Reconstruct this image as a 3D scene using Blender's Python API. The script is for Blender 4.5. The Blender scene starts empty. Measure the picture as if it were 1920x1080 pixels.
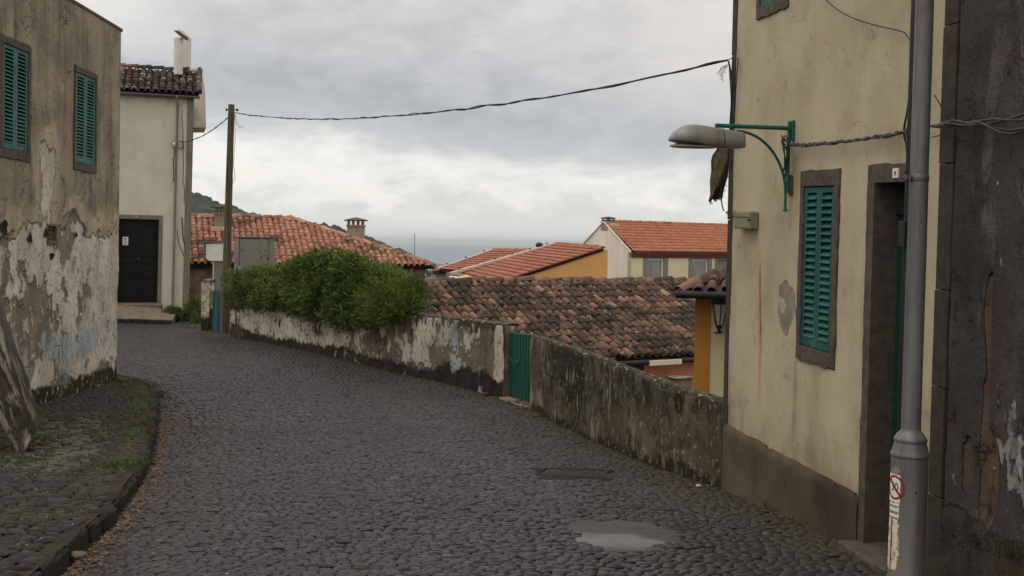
import bpy, bmesh, math, random
import numpy as np
from mathutils import Vector, Matrix

random.seed(7)
rng = np.random.default_rng(7)
SC = bpy.context.scene
COL = SC.collection
R = math.radians

# ------------------------------------------------------------------ camera model
F = 2000.0                      # focal length in px of a 1920 px wide frame
EYE = Vector((0.0, 0.0, 1.6))
PITCH = math.atan(83.0 / F)
ROLL = 0.017
CAM = Matrix.Rotation(math.pi / 2 - PITCH, 3, 'X') @ Matrix.Rotation(ROLL, 3, 'Z')


def ray(px, py):
    return CAM @ Vector(((px - 960.0) / F, -(py - 540.0) / F, -1.0))


def P(px, py, D):
    """World point seen at a pixel at ground distance D."""
    d = ray(px, py)
    return EYE + d * (D / d.y)


_GD = [-6, 0, 4, 5.7, 6.8, 9.4, 12, 14.2, 16.5, 20, 27, 31, 36, 60]
_GZ = [.3, .06, -.18, -.285, -.35, -.53, -.67, -.76, -.82, -.82, -.80, -.77, -.70, -.5]


def ground(D):
    return np.interp(D, _GD, _GZ)


def ghit(px, py, off=0.0):
    d = ray(px, py)
    lo, hi = 0.5, 60.0
    for _ in range(60):
        m = (lo + hi) / 2
        z = EYE.z + d.z / d.y * m
        if z > ground(m) + off:
            lo = m
        else:
            hi = m
    return P(px, py, lo)


class Fr:
    """Local frame of a facade: U along it (to the right seen from outside), V up, N outward."""

    def __init__(s, o, U, V=(0, 0, 1)):
        s.o = Vector(o)
        U = Vector(U)
        s.U = U / math.hypot(U.x, U.y)
        s.V = Vector(V)
        s.N = Vector((s.U.x, s.U.y, 0)).cross(Vector((0, 0, 1))).normalized()

    def p(s, u, v, n=0.0):
        return s.o + s.U * u + s.V * v + s.N * n

    def uv(s, px, py, n=0.0):
        d = ray(px, py)
        M = Matrix((s.U, s.V, -d)).transposed()
        r = M.inverted() @ (EYE - s.o - s.N * n)
        return r.x, r.y

    def rect(s, tl, tr, br, bl, n=0.0):
        a, b, c, d = [s.uv(*q, n) for q in (tl, tr, br, bl)]
        return (a[0] + d[0]) / 2, (b[0] + c[0]) / 2, (d[1] + c[1]) / 2, (a[1] + b[1]) / 2


# ------------------------------------------------------------------ numpy noise
def _hash(ix, iy, seed):
    h = (ix.astype(np.int64) * 374761393 + iy.astype(np.int64) * 668265263 + seed * 974634767) & 0xffffffff
    h = ((h ^ (h >> 13)) * 1274126177) & 0xffffffff
    return ((h ^ (h >> 16)) & 0xffff) / 65535.0


def vnoise(x, y, seed=0):
    x = np.asarray(x, float)
    y = np.asarray(y, float)
    x, y = np.broadcast_arrays(x, y)
    ix, iy = np.floor(x), np.floor(y)
    fx, fy = x - ix, y - iy
    fx = fx * fx * (3 - 2 * fx)
    fy = fy * fy * (3 - 2 * fy)
    a, b = _hash(ix, iy, seed), _hash(ix + 1, iy, seed)
    c, d = _hash(ix, iy + 1, seed), _hash(ix + 1, iy + 1, seed)
    return (a + (b - a) * fx) * (1 - fy) + (c + (d - c) * fx) * fy


def fbm(x, y, oct=4, seed=0):
    """-1 .. 1"""
    t, a, s = 0.0, 1.0, 0.0
    for k in range(oct):
        t = t + a * (vnoise(np.asarray(x) * 2 ** k, np.asarray(y) * 2 ** k, seed + 17 * k) * 2 - 1)
        s += a
        a *= .5
    return t / s


def sst(x, a, b):
    t = np.clip((np.asarray(x, float) - a) / (b - a), 0, 1)
    return t * t * (3 - 2 * t)


# ------------------------------------------------------------------ mesh collecting
class MB:
    def __init__(s):
        s.v, s.f, s.uv, s.c, s.sm = [], [], [], [], []

    def add(s, verts, faces, uvs=None, col=None, smooth=False):
        b = len(s.v)
        s.v += [tuple(q) for q in verts]
        if col is None:
            col = (0.5, 0.5, 0.5, 1)
        if len(col) == len(verts) and isinstance(col[0], (tuple, list, np.ndarray)):
            s.c += [tuple(q) for q in col]
        else:
            s.c += [tuple(col)] * len(verts)
        for k, f in enumerate(faces):
            s.f.append(tuple(b + i for i in f))
            s.uv.append(uvs[k] if uvs else None)
            s.sm.append(smooth)

    def box(s, fr, u0, u1, v0, v1, n0, n1, col=None):
        P8 = [(u0, v0, n0), (u1, v0, n0), (u1, v1, n0), (u0, v1, n0), (u0, v0, n1), (u1, v0, n1), (u1, v1, n1), (u0, v1, n1)]
        F6 = [(4, 5, 6, 7), (1, 0, 3, 2), (0, 4, 7, 3), (5, 1, 2, 6), (7, 6, 2, 3), (0, 1, 5, 4)]
        ax = [(0, 1), (0, 1), (2, 1), (2, 1), (0, 2), (0, 2)]
        uvs = [[(P8[i][a], P8[i][b]) for i in f] for f, (a, b) in zip(F6, ax)]
        s.add([fr.p(*q) for q in P8], F6, uvs, col)
        return s

    def hexa(s, q8, col=None):
        """8 points: bottom ring then top ring (same winding, counter-clockwise from above)."""
        F6 = [(3, 2, 1, 0), (4, 5, 6, 7), (0, 1, 5, 4), (1, 2, 6, 5), (2, 3, 7, 6), (3, 0, 4, 7)]
        s.add(q8, F6, None, col)
        return s

    def prism(s, ring, vec, col=None):
        """closed polygon ring swept along vec."""
        n = len(ring)
        a = [Vector(q) for q in ring]
        b = [q + Vector(vec) for q in a]
        fs = [tuple(range(n - 1, -1, -1)), tuple(range(n, 2 * n))]
        fs += [(i, (i + 1) % n, n + (i + 1) % n, n + i) for i in range(n)]
        s.add(a + b, fs, None, col)
        return s

    def tube(s, pts, r, seg=8, cap=True, col=None):
        pts = [Vector(q) for q in pts]
        n = len(pts)
        rr = r if isinstance(r, (list, tuple)) else [r] * n
        vs, fs = [], []
        up = Vector((0, 0, 1))
        prev = None
        for i in range(n):
            t = (pts[min(i + 1, n - 1)] - pts[max(i - 1, 0)])
            t = t.normalized() if t.length > 1e-9 else Vector((0, 0, 1))
            if prev is None:
                a = t.cross(up)
                if a.length < .05:
                    a = t.cross(Vector((1, 0, 0)))
                a.normalize()
            else:
                a = prev - t * prev.dot(t)
                a.normalize()
            prev = a
            b = t.cross(a)
            for k in range(seg):
                w = 2 * math.pi * k / seg
                vs.append(pts[i] + (a * math.cos(w) + b * math.sin(w)) * rr[i])
        for i in range(n - 1):
            for k in range(seg):
                k2 = (k + 1) % seg
                fs.append((i * seg + k, (i + 1) * seg + k, (i + 1) * seg + k2, i * seg + k2))
        s.add(vs, fs, None, col, True)
        if cap:
            s.add(vs[:seg], [tuple(range(seg))], None, col)
            s.add(vs[-seg:], [tuple(range(seg - 1, -1, -1))], None, col)
        return s

    def lathe(s, base, prof, seg=24, axis=(0, 0, 1), col=None):
        """prof: list of (radius, height) along a vertical axis from base."""
        base = Vector(base)
        vs, fs, uvs = [], [], []
        n = len(prof)
        for r, h in prof:
            for k in range(seg):
                w = 2 * math.pi * k / seg
                vs.append(base + Vector((math.cos(w) * r, math.sin(w) * r, h)))
        for i in range(n - 1):
            for k in range(seg):
                k2 = (k + 1) % seg
                fs.append((i * seg + k, i * seg + k2, (i + 1) * seg + k2, (i + 1) * seg + k))
        s.add(vs, fs, None, col, True)
        if prof[0][0] > 1e-6: s.add(vs[:seg], [tuple(range(seg - 1, -1, -1))], None, col)
        if prof[-1][0] > 1e-6: s.add(vs[-seg:], [tuple(range(seg))], None, col)
        return s

    def quad(s, a, b, c, d, uv=None, col=None):
        s.add([a, b, c, d], [(0, 1, 2, 3)], [uv] if uv else None, col)
        return s

    def build(s, name, mat, parent=None, bevel=0.0, seg=2, autosmooth=False):
        org = world_loc(parent) if parent is not None else Vector((0, 0, 0))
        me = bpy.data.meshes.new(name)
        me.from_pydata([(q[0] - org.x, q[1] - org.y, q[2] - org.z) for q in s.v], [], s.f)
        if any(u is not None for u in s.uv):
            L = me.uv_layers.new(name='UVMap')
            flat = []
            for f, u in zip(s.f, s.uv):
                if u is None:
                    u = [(s.v[i][0] + s.v[i][1], s.v[i][2]) for i in f]
                for q in u:
                    flat += [q[0], q[1]]
            L.data.foreach_set('uv', flat)
        at = me.attributes.new('fld', 'FLOAT_COLOR', 'POINT')
        flat = np.ones((len(s.v), 4), np.float32)
        for i, q in enumerate(s.c):
            flat[i, :len(q)] = q
        at.data.foreach_set('color', flat.ravel())
        me.polygons.foreach_set('use_smooth', s.sm)
        return link(name, me, mat, parent, bevel, seg)


def link(name, me, mat, parent, bevel=0.0, seg=2):
    me.update()
    o = bpy.data.objects.new(name, me)
    COL.objects.link(o)
    for m in (mat if isinstance(mat, (list, tuple)) else [mat]):
        me.materials.append(m)
    if parent is not None:
        o.parent = parent
    if bevel > 0:
        md = o.modifiers.new('Bevel', 'BEVEL')
        md.width = bevel
        md.segments = seg
        md.limit_method = 'ANGLE'
    return o


def world_loc(o):
    v = Vector((0, 0, 0))
    while o is not None:
        v += Vector(o.location)
        o = o.parent
    return v


def np_mesh(name, verts, faces, mat, parent=None, col=None, uv=None, smooth=True):
    """verts (n,3) array, faces (m,4) int array of quads; uv per vertex (n,2)."""
    org = world_loc(parent) if parent is not None else Vector((0, 0, 0))
    me = bpy.data.meshes.new(name)
    n, m = len(verts), len(faces)
    k = faces.shape[1]
    me.vertices.add(n)
    me.vertices.foreach_set('co', (np.asarray(verts, np.float32) - np.array(org, np.float32)).ravel())
    me.loops.add(m * k)
    me.loops.foreach_set('vertex_index', faces.astype(np.int32).ravel())
    me.polygons.add(m)
    me.polygons.foreach_set('loop_start', np.arange(0, m * k, k, dtype=np.int32))
    me.polygons.foreach_set('loop_total', np.full(m, k, np.int32))
    me.polygons.foreach_set('use_smooth', np.full(m, smooth, bool))
    if uv is not None:
        L = me.uv_layers.new(name='UVMap')
        L.data.foreach_set('uv', np.asarray(uv, np.float32)[faces.ravel()].ravel())
    if col is not None:
        at = me.attributes.new('fld', 'FLOAT_COLOR', 'POINT')
        at.data.foreach_set('color', np.asarray(col, np.float32).ravel())
    me.validate()
    return link(name, me, mat, parent)


def tag(o, label=None, cat=None, group=None, kind=None):
    if label: o['label'] = label
    if cat: o['category'] = cat
    if group: o['group'] = group
    if kind: o['kind'] = kind
    return o


def thing(name, label, cat, loc, group=None):
    o = bpy.data.objects.new(name, None)
    COL.objects.link(o)
    o.location = loc
    o.empty_display_size = .2
    return tag(o, label, cat, group)


def grid_wall(name, fr, u0, u1, vb, vt, step, mat, parent, holes=(), field=None, disp=None, fine=None):
    """Facade skin: fine grid with rectangular holes, UV in metres, field colours, relief."""
    fb = vb if callable(vb) else (lambda u: u * 0 + vb)
    ft = vt if callable(vt) else (lambda u: u * 0 + vt)
    us = np.linspace(u0, u1, max(2, int(round((u1 - u0) / step)) + 1))
    for h in holes:
        us = np.append(us, [h[0], h[1]])
    if fine:
        us = np.append(us, np.arange(*fine))
    us = np.unique(np.round(us, 5))
    rect = not callable(vb) and not callable(vt)
    if rect:
        vs = np.linspace(vb, vt, max(2, int(round((vt - vb) / step)) + 1))
        for h in holes:
            vs = np.append(vs, [h[2], h[3]])
        vs = np.unique(np.round(vs, 5))
        Ug, Vg = np.meshgrid(us, vs)
    else:
        hmax = float(np.max(ft(us) - fb(us)))
        ts = np.linspace(0, 1, max(2, int(round(hmax / step)) + 1))
        Ug, T = np.meshgrid(us, ts)
        Vg = fb(Ug) + (ft(Ug) - fb(Ug)) * T
    nv, nu = Ug.shape
    dn = disp(Ug, Vg) if disp else np.zeros_like(Ug)
    o, U, V, N = (np.array(q) for q in (fr.o, fr.U, fr.V, fr.N))
    co = o + Ug[..., None] * U + Vg[..., None] * V + dn[..., None] * N
    idx = np.arange(nv * nu).reshape(nv, nu)
    q = np.stack([idx[:-1, :-1], idx[:-1, 1:], idx[1:, 1:], idx[1:, :-1]], -1).reshape(-1, 4)
    uc = (Ug[:-1, :-1] + Ug[1:, 1:]).ravel() / 2
    vc = (Vg[:-1, :-1] + Vg[1:, 1:]).ravel() / 2
    keep = np.ones(len(q), bool)
    for h in holes:
        keep &= ~((uc > h[0]) & (uc < h[1]) & (vc > h[2]) & (vc < h[3]))
    col = field(Ug, Vg) if field else np.zeros((nv, nu, 4))
    return np_mesh(name, co.reshape(-1, 3), q[keep], mat, parent, col.reshape(-1, 4), np.stack([Ug, Vg], -1).reshape(-1, 2))


def chan(*a):
    return np.stack(np.broadcast_arrays(*a), -1)
# ------------------------------------------------------------------ materials
def lin(c):
    return tuple(((x / 255) / 12.92 if x <= 10 else (((x / 255) + .055) / 1.055) ** 2.4) for x in c)


def A(r, g, b, k=.62):
    """Real-world reflectance of a surface seen as this colour under light k."""
    return tuple(min(.86, x / k) for x in lin((r, g, b)))


class NT:
    def __init__(s, name):
        s.m = bpy.data.materials.new(name)
        s.m.use_nodes = True
        s.t = s.m.node_tree
        s.t.nodes.clear()
        s.out = s.t.nodes.new('ShaderNodeOutputMaterial')
        s.b = s.t.nodes.new('ShaderNodeBsdfPrincipled')
        s.t.links.new(s.b.outputs[0], s.out.inputs[0])

    def n(s, ty, **k):
        x = s.t.nodes.new('ShaderNode' + ty)
        for a, b in k.items():
            setattr(x, a, b)
        return x

    def set(s, sock, v):
        if isinstance(v, (int, float)):
            if sock.type in ('RGBA',):
                v = (v, v, v, 1)
            elif sock.type == 'VECTOR':
                v = (v, v, v)
            sock.default_value = v
        elif isinstance(v, (tuple, list)):
            if sock.type == 'RGBA' and len(v) == 3:
                v = (*v, 1)
            sock.default_value = v
        else:
            s.t.links.new(v, sock)

    def math(s, op, a, b=0.0, c=None, clamp=False):
        x = s.n('Math', operation=op, use_clamp=clamp)
        s.set(x.inputs[0], a)
        s.set(x.inputs[1], b)
        if c is not None: s.set(x.inputs[2], c)
        return x.outputs[0]

    def step(s, v, a, b, smooth=True, lo=0.0, hi=1.0):
        x = s.n('MapRange')
        x.interpolation_type = 'SMOOTHSTEP' if smooth else 'LINEAR'
        s.set(x.inputs['Value'], v)
        s.set(x.inputs['From Min'], a); s.set(x.inputs['From Max'], b)
        s.set(x.inputs['To Min'], lo); s.set(x.inputs['To Max'], hi)
        return x.outputs['Result']

    def mix(s, f, a, b, mode='MIX'):
        x = s.n('Mix', data_type='RGBA', blend_type=mode)
        s.set(x.inputs[0], f)
        s.set(x.inputs[6], a)
        s.set(x.inputs[7], b)
        return x.outputs[2]

    def uv(s):
        return s.n('TexCoord').outputs['UV']

    def obj(s):
        return s.n('TexCoord').outputs['Object']

    def geo(s):
        return s.n('NewGeometry').outputs['Position']

    def scale(s, vec, sc):
        x = s.n('VectorMath', operation='MULTIPLY')
        s.set(x.inputs[0], vec)
        s.set(x.inputs[1], sc if isinstance(sc, (tuple, list)) else (sc, sc, sc))
        return x.outputs[0]

    def noise(s, vec, sc=5.0, det=4.0, rough=.55, dist=0.0):
        x = s.n('TexNoise')
        s.set(x.inputs['Vector'], s.scale(vec, sc))
        x.inputs['Scale'].default_value = 1.0
        x.inputs['Detail'].default_value = det
        x.inputs['Roughness'].default_value = rough
        x.inputs['Distortion'].default_value = dist
        return x.outputs['Fac']

    def voro(s, vec, sc=5.0, feat='F1', out='Distance'):
        x = s.n('TexVoronoi', feature=feat)
        s.set(x.inputs['Vector'], s.scale(vec, sc))
        x.inputs['Scale'].default_value = 1.0
        return x.outputs[out]

    def fld(s):
        a = s.n('Attribute', attribute_name='fld')
        sp = s.n('SeparateColor')
        s.t.links.new(a.outputs['Color'], sp.inputs[0])
        return sp.outputs[0], sp.outputs[1], sp.outputs[2], a.outputs['Alpha']

    def ramp(s, f, stops):
        x = s.n('ValToRGB')
        e = x.color_ramp.elements
        while len(e) < len(stops):
            e.new(.5)
        for el, (p, c) in zip(e, stops):
            el.position = p
            el.color = (*c, 1)
        s.set(x.inputs[0], f)
        return x.outputs[0]

    def bump(s, h, strength=.5, dist=.01):
        x = s.n('Bump')
        x.inputs['Strength'].default_value = strength
        x.inputs['Distance'].default_value = dist
        s.set(x.inputs['Height'], h)
        s.t.links.new(x.outputs[0], s.b.inputs['Normal'])

    def fin(s, col, rough=.8, metal=0.0, spec=.3):
        s.set(s.b.inputs['Base Color'], col)
        s.set(s.b.inputs['Roughness'], rough)
        s.set(s.b.inputs['Metallic'], metal)
        s.set(s.b.inputs['Specular IOR Level'], spec)
        return s.m


def plain(name, c, rough=.6, metal=0.0, var=.25, sc=9.0, bump=.15, dist=.003, spec=.3, streak=False, c2=None):
    """Painted / bare surface with mottling, dirt and fine relief."""
    t = NT(name)
    p = t.obj()
    n1 = t.noise(p, (sc * 1.6, sc * 1.6, sc * .25) if streak else sc, 5)
    n2 = t.noise(p, sc * 7, 3)
    dark = tuple(x * (1 - var) for x in c) if c2 is None else c2
    col = t.mix(t.step(n1, .35, .68), c, dark)
    col = t.mix(t.math('MULTIPLY', t.step(n2, .5, .8), .35), col, tuple(min(.9, x * (1 + var)) for x in c))
    t.bump(t.math('ADD', t.math('MULTIPLY', n1, .4), t.math('MULTIPLY', n2, .6)), bump, dist)
    return t.fin(col, t.step(n1, .3, .7, True, max(.05, rough - .08), min(1, rough + .1)), metal, spec)


def layered(name, base, base2, layers, streak=.0, streak_sc=(5, .5), grain=.25, rough=.85, bump=.6, bscale=.012, cracks=0.0):
    """Old wall: coats of render over one another. Each layer is laid where its field channel plus noise passes a threshold.
    layer = (channel, threshold, softness, noise amount, noise scale, colour, colour2, height)"""
    t = NT(name)
    uv = t.uv()
    ch = t.fld()
    big = t.noise(uv, 1.3, 4)
    col = t.mix(t.step(big, .35, .65), base, base2)
    h = t.math('MULTIPLY', t.noise(uv, 9, 6), .35)
    if streak:
        st = t.noise(uv, (*streak_sc, 1), 5, .6)
        col = t.mix(t.math('MULTIPLY', t.step(st, .45, .7), streak), col, tuple(x * .45 for x in base2))
        st2 = t.noise(t.scale(uv, (1.9, 1.3, 1)), (*streak_sc, 1), 5, .6)
        col = t.mix(t.math('MULTIPLY', t.step(st2, .55, .78), streak * .7), col, tuple(min(.8, x * 1.5) for x in base))
    masks = []
    for k, (c, thr, soft, amt, nsc, c1, c2, hh, *within) in enumerate(layers):
        nsc = tuple(nsc) if isinstance(nsc, (tuple, list)) else (nsc, nsc)
        nsc = (*nsc, 1) if len(nsc) == 2 else nsc
        off = t.n('VectorMath', operation='ADD')
        t.set(off.inputs[0], uv)
        off.inputs[1].default_value = (3.7 * k + 1.3, 2.1 * k, 0)
        ns = t.noise(off.outputs[0], nsc, 6, .6)
        f = t.math('ADD', .5 if c is None else ch[c], t.math('MULTIPLY', t.math('SUBTRACT', ns, .5), amt))
        m = t.step(f, thr - soft, thr + soft)
        if within: m = t.math('MULTIPLY', m, masks[within[0]])
        masks.append(m)
        vv = t.noise(off.outputs[0], tuple(q * .8 for q in nsc), 5)
        lc = t.mix(t.step(vv, .35, .66), c1, c2)
        col = t.mix(m, col, lc)
        h = t.math('ADD', h, t.math('MULTIPLY', m, hh))
    if cracks:
        cn = t.noise(uv, 1.4, 7, .62, .6)
        cl = t.math('SUBTRACT', 1.0, t.step(t.math('ABSOLUTE', t.math('SUBTRACT', cn, .5)), .0015, .0065))
        cl = t.math('MULTIPLY', cl, t.step(t.noise(t.scale(uv, (1, 1, 1)), 2.7, 3), .48, .6))
        col = t.mix(t.math('MULTIPLY', cl, cracks), col, tuple(x * .3 for x in base2))
        h = t.math('SUBTRACT', h, t.math('MULTIPLY', cl, .5))
    g = t.noise(uv, 55, 3)
    g2 = t.noise(uv, 17, 4)
    col = t.mix(t.math('MULTIPLY', t.step(g, .42, .75), grain), col, t.mix(1.0, col, (.45, .43, .40), 'MULTIPLY'))
    col = t.mix(t.math('MULTIPLY', t.step(g2, .55, .8), grain * .9), col, t.mix(1.0, col, (.5, .48, .45), 'MULTIPLY'))
    t.bump(t.math('ADD', h, t.math('MULTIPLY', g, .12)), bump, bscale)
    return t.fin(col, rough, 0, .2)


def tile_mat(name, stops, lichen=.5, lich_c=(.035, .03, .026), pale=.15, pale_c=(.42, .38, .32), rough=.85, zones=0.0):
    t = NT(name)
    p = t.geo()
    r, g, b, a = t.fld()
    col = t.ramp(r, stops)
    n1 = t.noise(p, 4.5, 5, .65)
    n2 = t.noise(p, 22, 4, .65)
    n3 = t.noise(p, 1.1, 3)
    f = t.math('ADD', t.math('MULTIPLY', n1, .6), t.math('MULTIPLY', n2, .4))
    f = t.math('ADD', f, t.math('MULTIPLY', t.math('SUBTRACT', n3, .5), zones))
    f = t.math('ADD', f, t.math('MULTIPLY', t.math('SUBTRACT', g, .5), .25))
    col = t.mix(t.step(f, .62 - lichen * .3, .74 - lichen * .3), col, lich_c)
    pn = t.noise(p, 16, 4, .7)
    pf = t.math('ADD', pn, t.math('MULTIPLY', t.math('SUBTRACT', b, .5), .22))
    col = t.mix(t.step(pf, .72 - pale * .3, .78 - pale * .3), col, pale_c)
    t.bump(n2, .5, .006)
    return t.fin(col, rough, 0, .25)


M = {}
# --- grounds
def mk_cobble(name, c_dark, c_light, c_brown, c_pale, moss, rough=.5):
    t = NT(name)
    p = t.geo()
    r, g, b, a = t.fld()
    col = t.mix(r, c_dark, c_light)
    n = t.noise(p, 30, 4, .6)
    n0 = t.noise(p, 1.2, 4, .6)
    col = t.mix(t.math('MULTIPLY', t.step(n, .35, .75), .6), col, tuple(x * .45 for x in c_dark))
    col = t.mix(t.math('MULTIPLY', t.step(t.math('ADD', g, t.math('MULTIPLY', t.math('SUBTRACT', n0, .5), .8)), .35, .8), .85), col, c_brown)
    pn = t.noise(p, 14, 4, .65)
    col = t.mix(t.step(t.math('ADD', b, t.math('MULTIPLY', t.math('SUBTRACT', pn, .5), 1.0)), .5, .62), col, c_pale)
    if moss:
        mn = t.noise(p, 9, 5, .65)
        col = t.mix(t.step(t.math('ADD', t.math('SUBTRACT', 1.0, a), t.math('MULTIPLY', t.math('SUBTRACT', mn, .5), 1.2)), .5, .68), col, moss)
    t.bump(n, .35, .006)
    ro = t.step(n, .3, .7, True, rough - .1, rough + .14)
    ro = t.math('ADD', ro, t.math('MULTIPLY', g, .3), clamp=True)
    return t.fin(col, ro, 0, .45)


M['cobble'] = mk_cobble('basalt setts', (.0195, .0165, .0175), (.046, .0405, .043), (.052, .039, .027), (.085, .076, .070), (.05, .06, .02), .42)
M['lid'] = plain('sunken cover', (.036, .031, .030), .7, var=.55, sc=16, bump=1.0, dist=.02)
M['pavecobble'] = mk_cobble('pavement setts', (.028, .023, .018), (.055, .045, .034), (.056, .039, .025), (.105, .092, .072), (.044, .062, .016), .85)
M['roadbed'] = plain('joint dirt', (.020, .018, .016), .95, var=.4, sc=4, bump=.5, dist=.01)
def mk_dirt():
    t = NT('trodden dirt')
    p = t.geo()
    n1 = t.noise(p, 1.6, 6, .65); n2 = t.noise(p, 22, 4, .7); n3 = t.noise(p, 4, 5, .7)
    col = t.mix(t.step(n1, .35, .65), (.064, .045, .030), (.040, .029, .020))
    col = t.mix(t.math('MULTIPLY', t.step(n3, .56, .7), .7), col, (.030, .040, .012))
    col = t.mix(t.math('MULTIPLY', t.step(n2, .62, .72), .7), col, (.11, .09, .07))
    t.bump(t.math('ADD', n2, n3), .7, .012)
    return t.fin(col, .95, 0, .15)
M['dirt'] = mk_dirt()
def mk_kerb():
    t = NT('kerb basalt')
    p = t.geo()
    n1 = t.noise(p, 3, 5, .65); n2 = t.noise(p, 25, 4, .7); n3 = t.noise(p, 7, 5, .7)
    col = t.mix(t.step(n1, .35, .65), (.040, .034, .028), (.022, .019, .016))
    col = t.mix(t.math('MULTIPLY', t.step(n3, .52, .66), .8), col, (.026, .034, .011))
    col = t.mix(t.math('MULTIPLY', t.step(n2, .6, .74), .6), col, (.075, .066, .055))
    t.bump(t.math('ADD', n2, n3), .9, .014)
    return t.fin(col, .9, 0, .2)
M['kerb'] = mk_kerb()
def mk_concrete():
    t = NT('mortar patch')
    p = t.obj()
    n1 = t.noise(p, (2, 5, 1), 5, .6); n2 = t.noise(p, 30, 4)
    r, g, b, a = t.fld()
    col = t.mix(t.step(n1, .35, .65), (.072, .064, .056), (.050, .044, .038))
    col = t.mix(t.step(t.math('ADD', g, t.math('MULTIPLY', t.math('SUBTRACT', n1, .5), 1.1)), .45, .75), col, (.165, .162, .158))
    col = t.mix(t.math('MULTIPLY', t.step(n2, .5, .8), .35), col, (.03, .028, .025))
    t.bump(n2, .4, .006)
    return t.fin(col, .7, 0, .4)
M['concrete'] = mk_concrete()
M['terrain'] = plain('hillside scrub ground', (.045, .05, .025), .95, var=.5, sc=.3, bump=.3, dist=.1)

# --- left house
cream1, cream2 = A(150, 128, 88), A(120, 104, 74)
M['leftwall'] = layered('rain stained render over whitewash', A(134, 124, 104), A(104, 96, 83), [
    (0, .12, .14, .9, (3.0, .9), A(154, 143, 120), A(132, 122, 103), 0),          # yellower render low down
    (0, .5, .025, .9, (3.0, 1.2), A(178, 171, 158), A(152, 144, 130), -.9),     # render fallen, old whitewash shows
    (1, .5, .03, .9, (3.2, 2.2), A(118, 108, 94), A(96, 88, 76), -.6),         # grey mortar
    (2, .5, .10, 1.5, (6.5, 1.9), A(144, 154, 154), A(124, 140, 146), .15),     # old blue limewash
    (3, .5, .10, 1.0, (5, 2.0), A(54, 48, 36), A(40, 38, 26), .0),              # damp grime at the foot
    (None, .67, .05, 1.3, (4, 2.2), A(150, 134, 118), A(124, 116, 104), -.3, 1),
    (None, .76, .03, 1.5, (15, 9), A(112, 100, 88), A(92, 84, 74), -.4, 1),
    (None, .66, .04, 1.4, (9, 6), A(184, 178, 166), A(170, 164, 152), .3, 1),
], streak=.6, streak_sc=(5.5, .45), grain=.6, bump=1.0, bscale=.05, cracks=.4)
M['surround'] = plain('dark basalt surround', A(74, 66, 57), .85, var=.35, sc=14, bump=.6, dist=.006)
M['quoin'] = plain('dark quoin stone', A(54, 48, 40), .85, var=.3, sc=11, bump=.6, dist=.006)
def mk_paint(name, c, faded, chip, rough=.55, cth=.70):
    t = NT(name)
    p = t.obj()
    n1 = t.noise(p, (9, 9, 1.6), 5, .6); n2 = t.noise(p, 26, 5, .7); n3 = t.noise(p, 3, 4)
    col = t.mix(t.step(n1, .35, .7), c, faded)
    col = t.mix(t.math('MULTIPLY', t.step(n3, .42, .65), .5), col, tuple(x * .6 for x in c))
    col = t.mix(t.step(n2, cth, cth + .05), col, chip)
    t.bump(t.math('ADD', n1, n2), .25, .003)
    return t.fin(col, t.step(n1, .3, .7, True, rough - .12, rough + .2), 0, .3)
M['teal'] = mk_paint('faded teal shutter paint', A(38, 80, 72), A(62, 98, 88), A(84, 82, 72))
M['tealR'] = mk_paint('deep green shutter paint', A(19, 66, 61), A(44, 86, 80), A(74, 76, 68), .5, .72)
M['gap_shade'] = plain('black gap shade', (.012, .012, .012), .9)  # near-black that paints shade into holes, gaps and openings
M['buttress'] = layered('flaking whitewash on dark stone', A(62, 56, 48), A(46, 41, 35), [
    (0, .5, .09, 1.7, (11, 2.2), A(128, 120, 110), A(92, 84, 75), .4),
], streak=.5, streak_sc=(14, .8), grain=.5, bump=1.0, bscale=.02)

# --- white house
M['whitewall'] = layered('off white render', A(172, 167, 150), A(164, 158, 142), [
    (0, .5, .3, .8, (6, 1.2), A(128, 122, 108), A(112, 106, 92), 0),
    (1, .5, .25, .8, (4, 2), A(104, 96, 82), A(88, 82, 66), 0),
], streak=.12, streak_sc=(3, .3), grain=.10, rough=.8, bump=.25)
M['greystone'] = plain('grey brown stone', A(106, 98, 84), .85, var=.25, sc=8, bump=.5, dist=.006, streak=True)
M['white'] = plain('white painted render', A(196, 192, 182, .75), .7, var=.1, sc=4, bump=.2)
M['whitepink'] = plain('pale side render', A(190, 180, 168), .75, var=.08, sc=3, bump=.2)
M['blackdoor'] = plain('black door paint', (.0075, .007, .007), .5, var=.3, sc=8, bump=.1, spec=.25)
M['pipegrey'] = plain('grey pipe', A(104, 98, 92), .5, var=.25, sc=6, bump=.1, streak=True)
M['zinc'] = plain('dull gutter metal', A(92, 90, 86), .5, .3, var=.3, sc=6)
M['paper'] = plain('paper notice', A(186, 182, 170), .8, var=.1, sc=20)
M['ink'] = plain('dark ink', (.03, .03, .03), .8)
M['slatshade'] = plain('slat gap shade', (.004, .022, .016), .6)  # dark green that paints the shade between gate slats
M['redink'] = plain('red ink', (.32, .02, .035), .6, var=.15, sc=30)
M['stonestep'] = plain('worn step stone', A(112, 100, 86, .8), .85, var=.25, sc=9, bump=.5, dist=.006)

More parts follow.
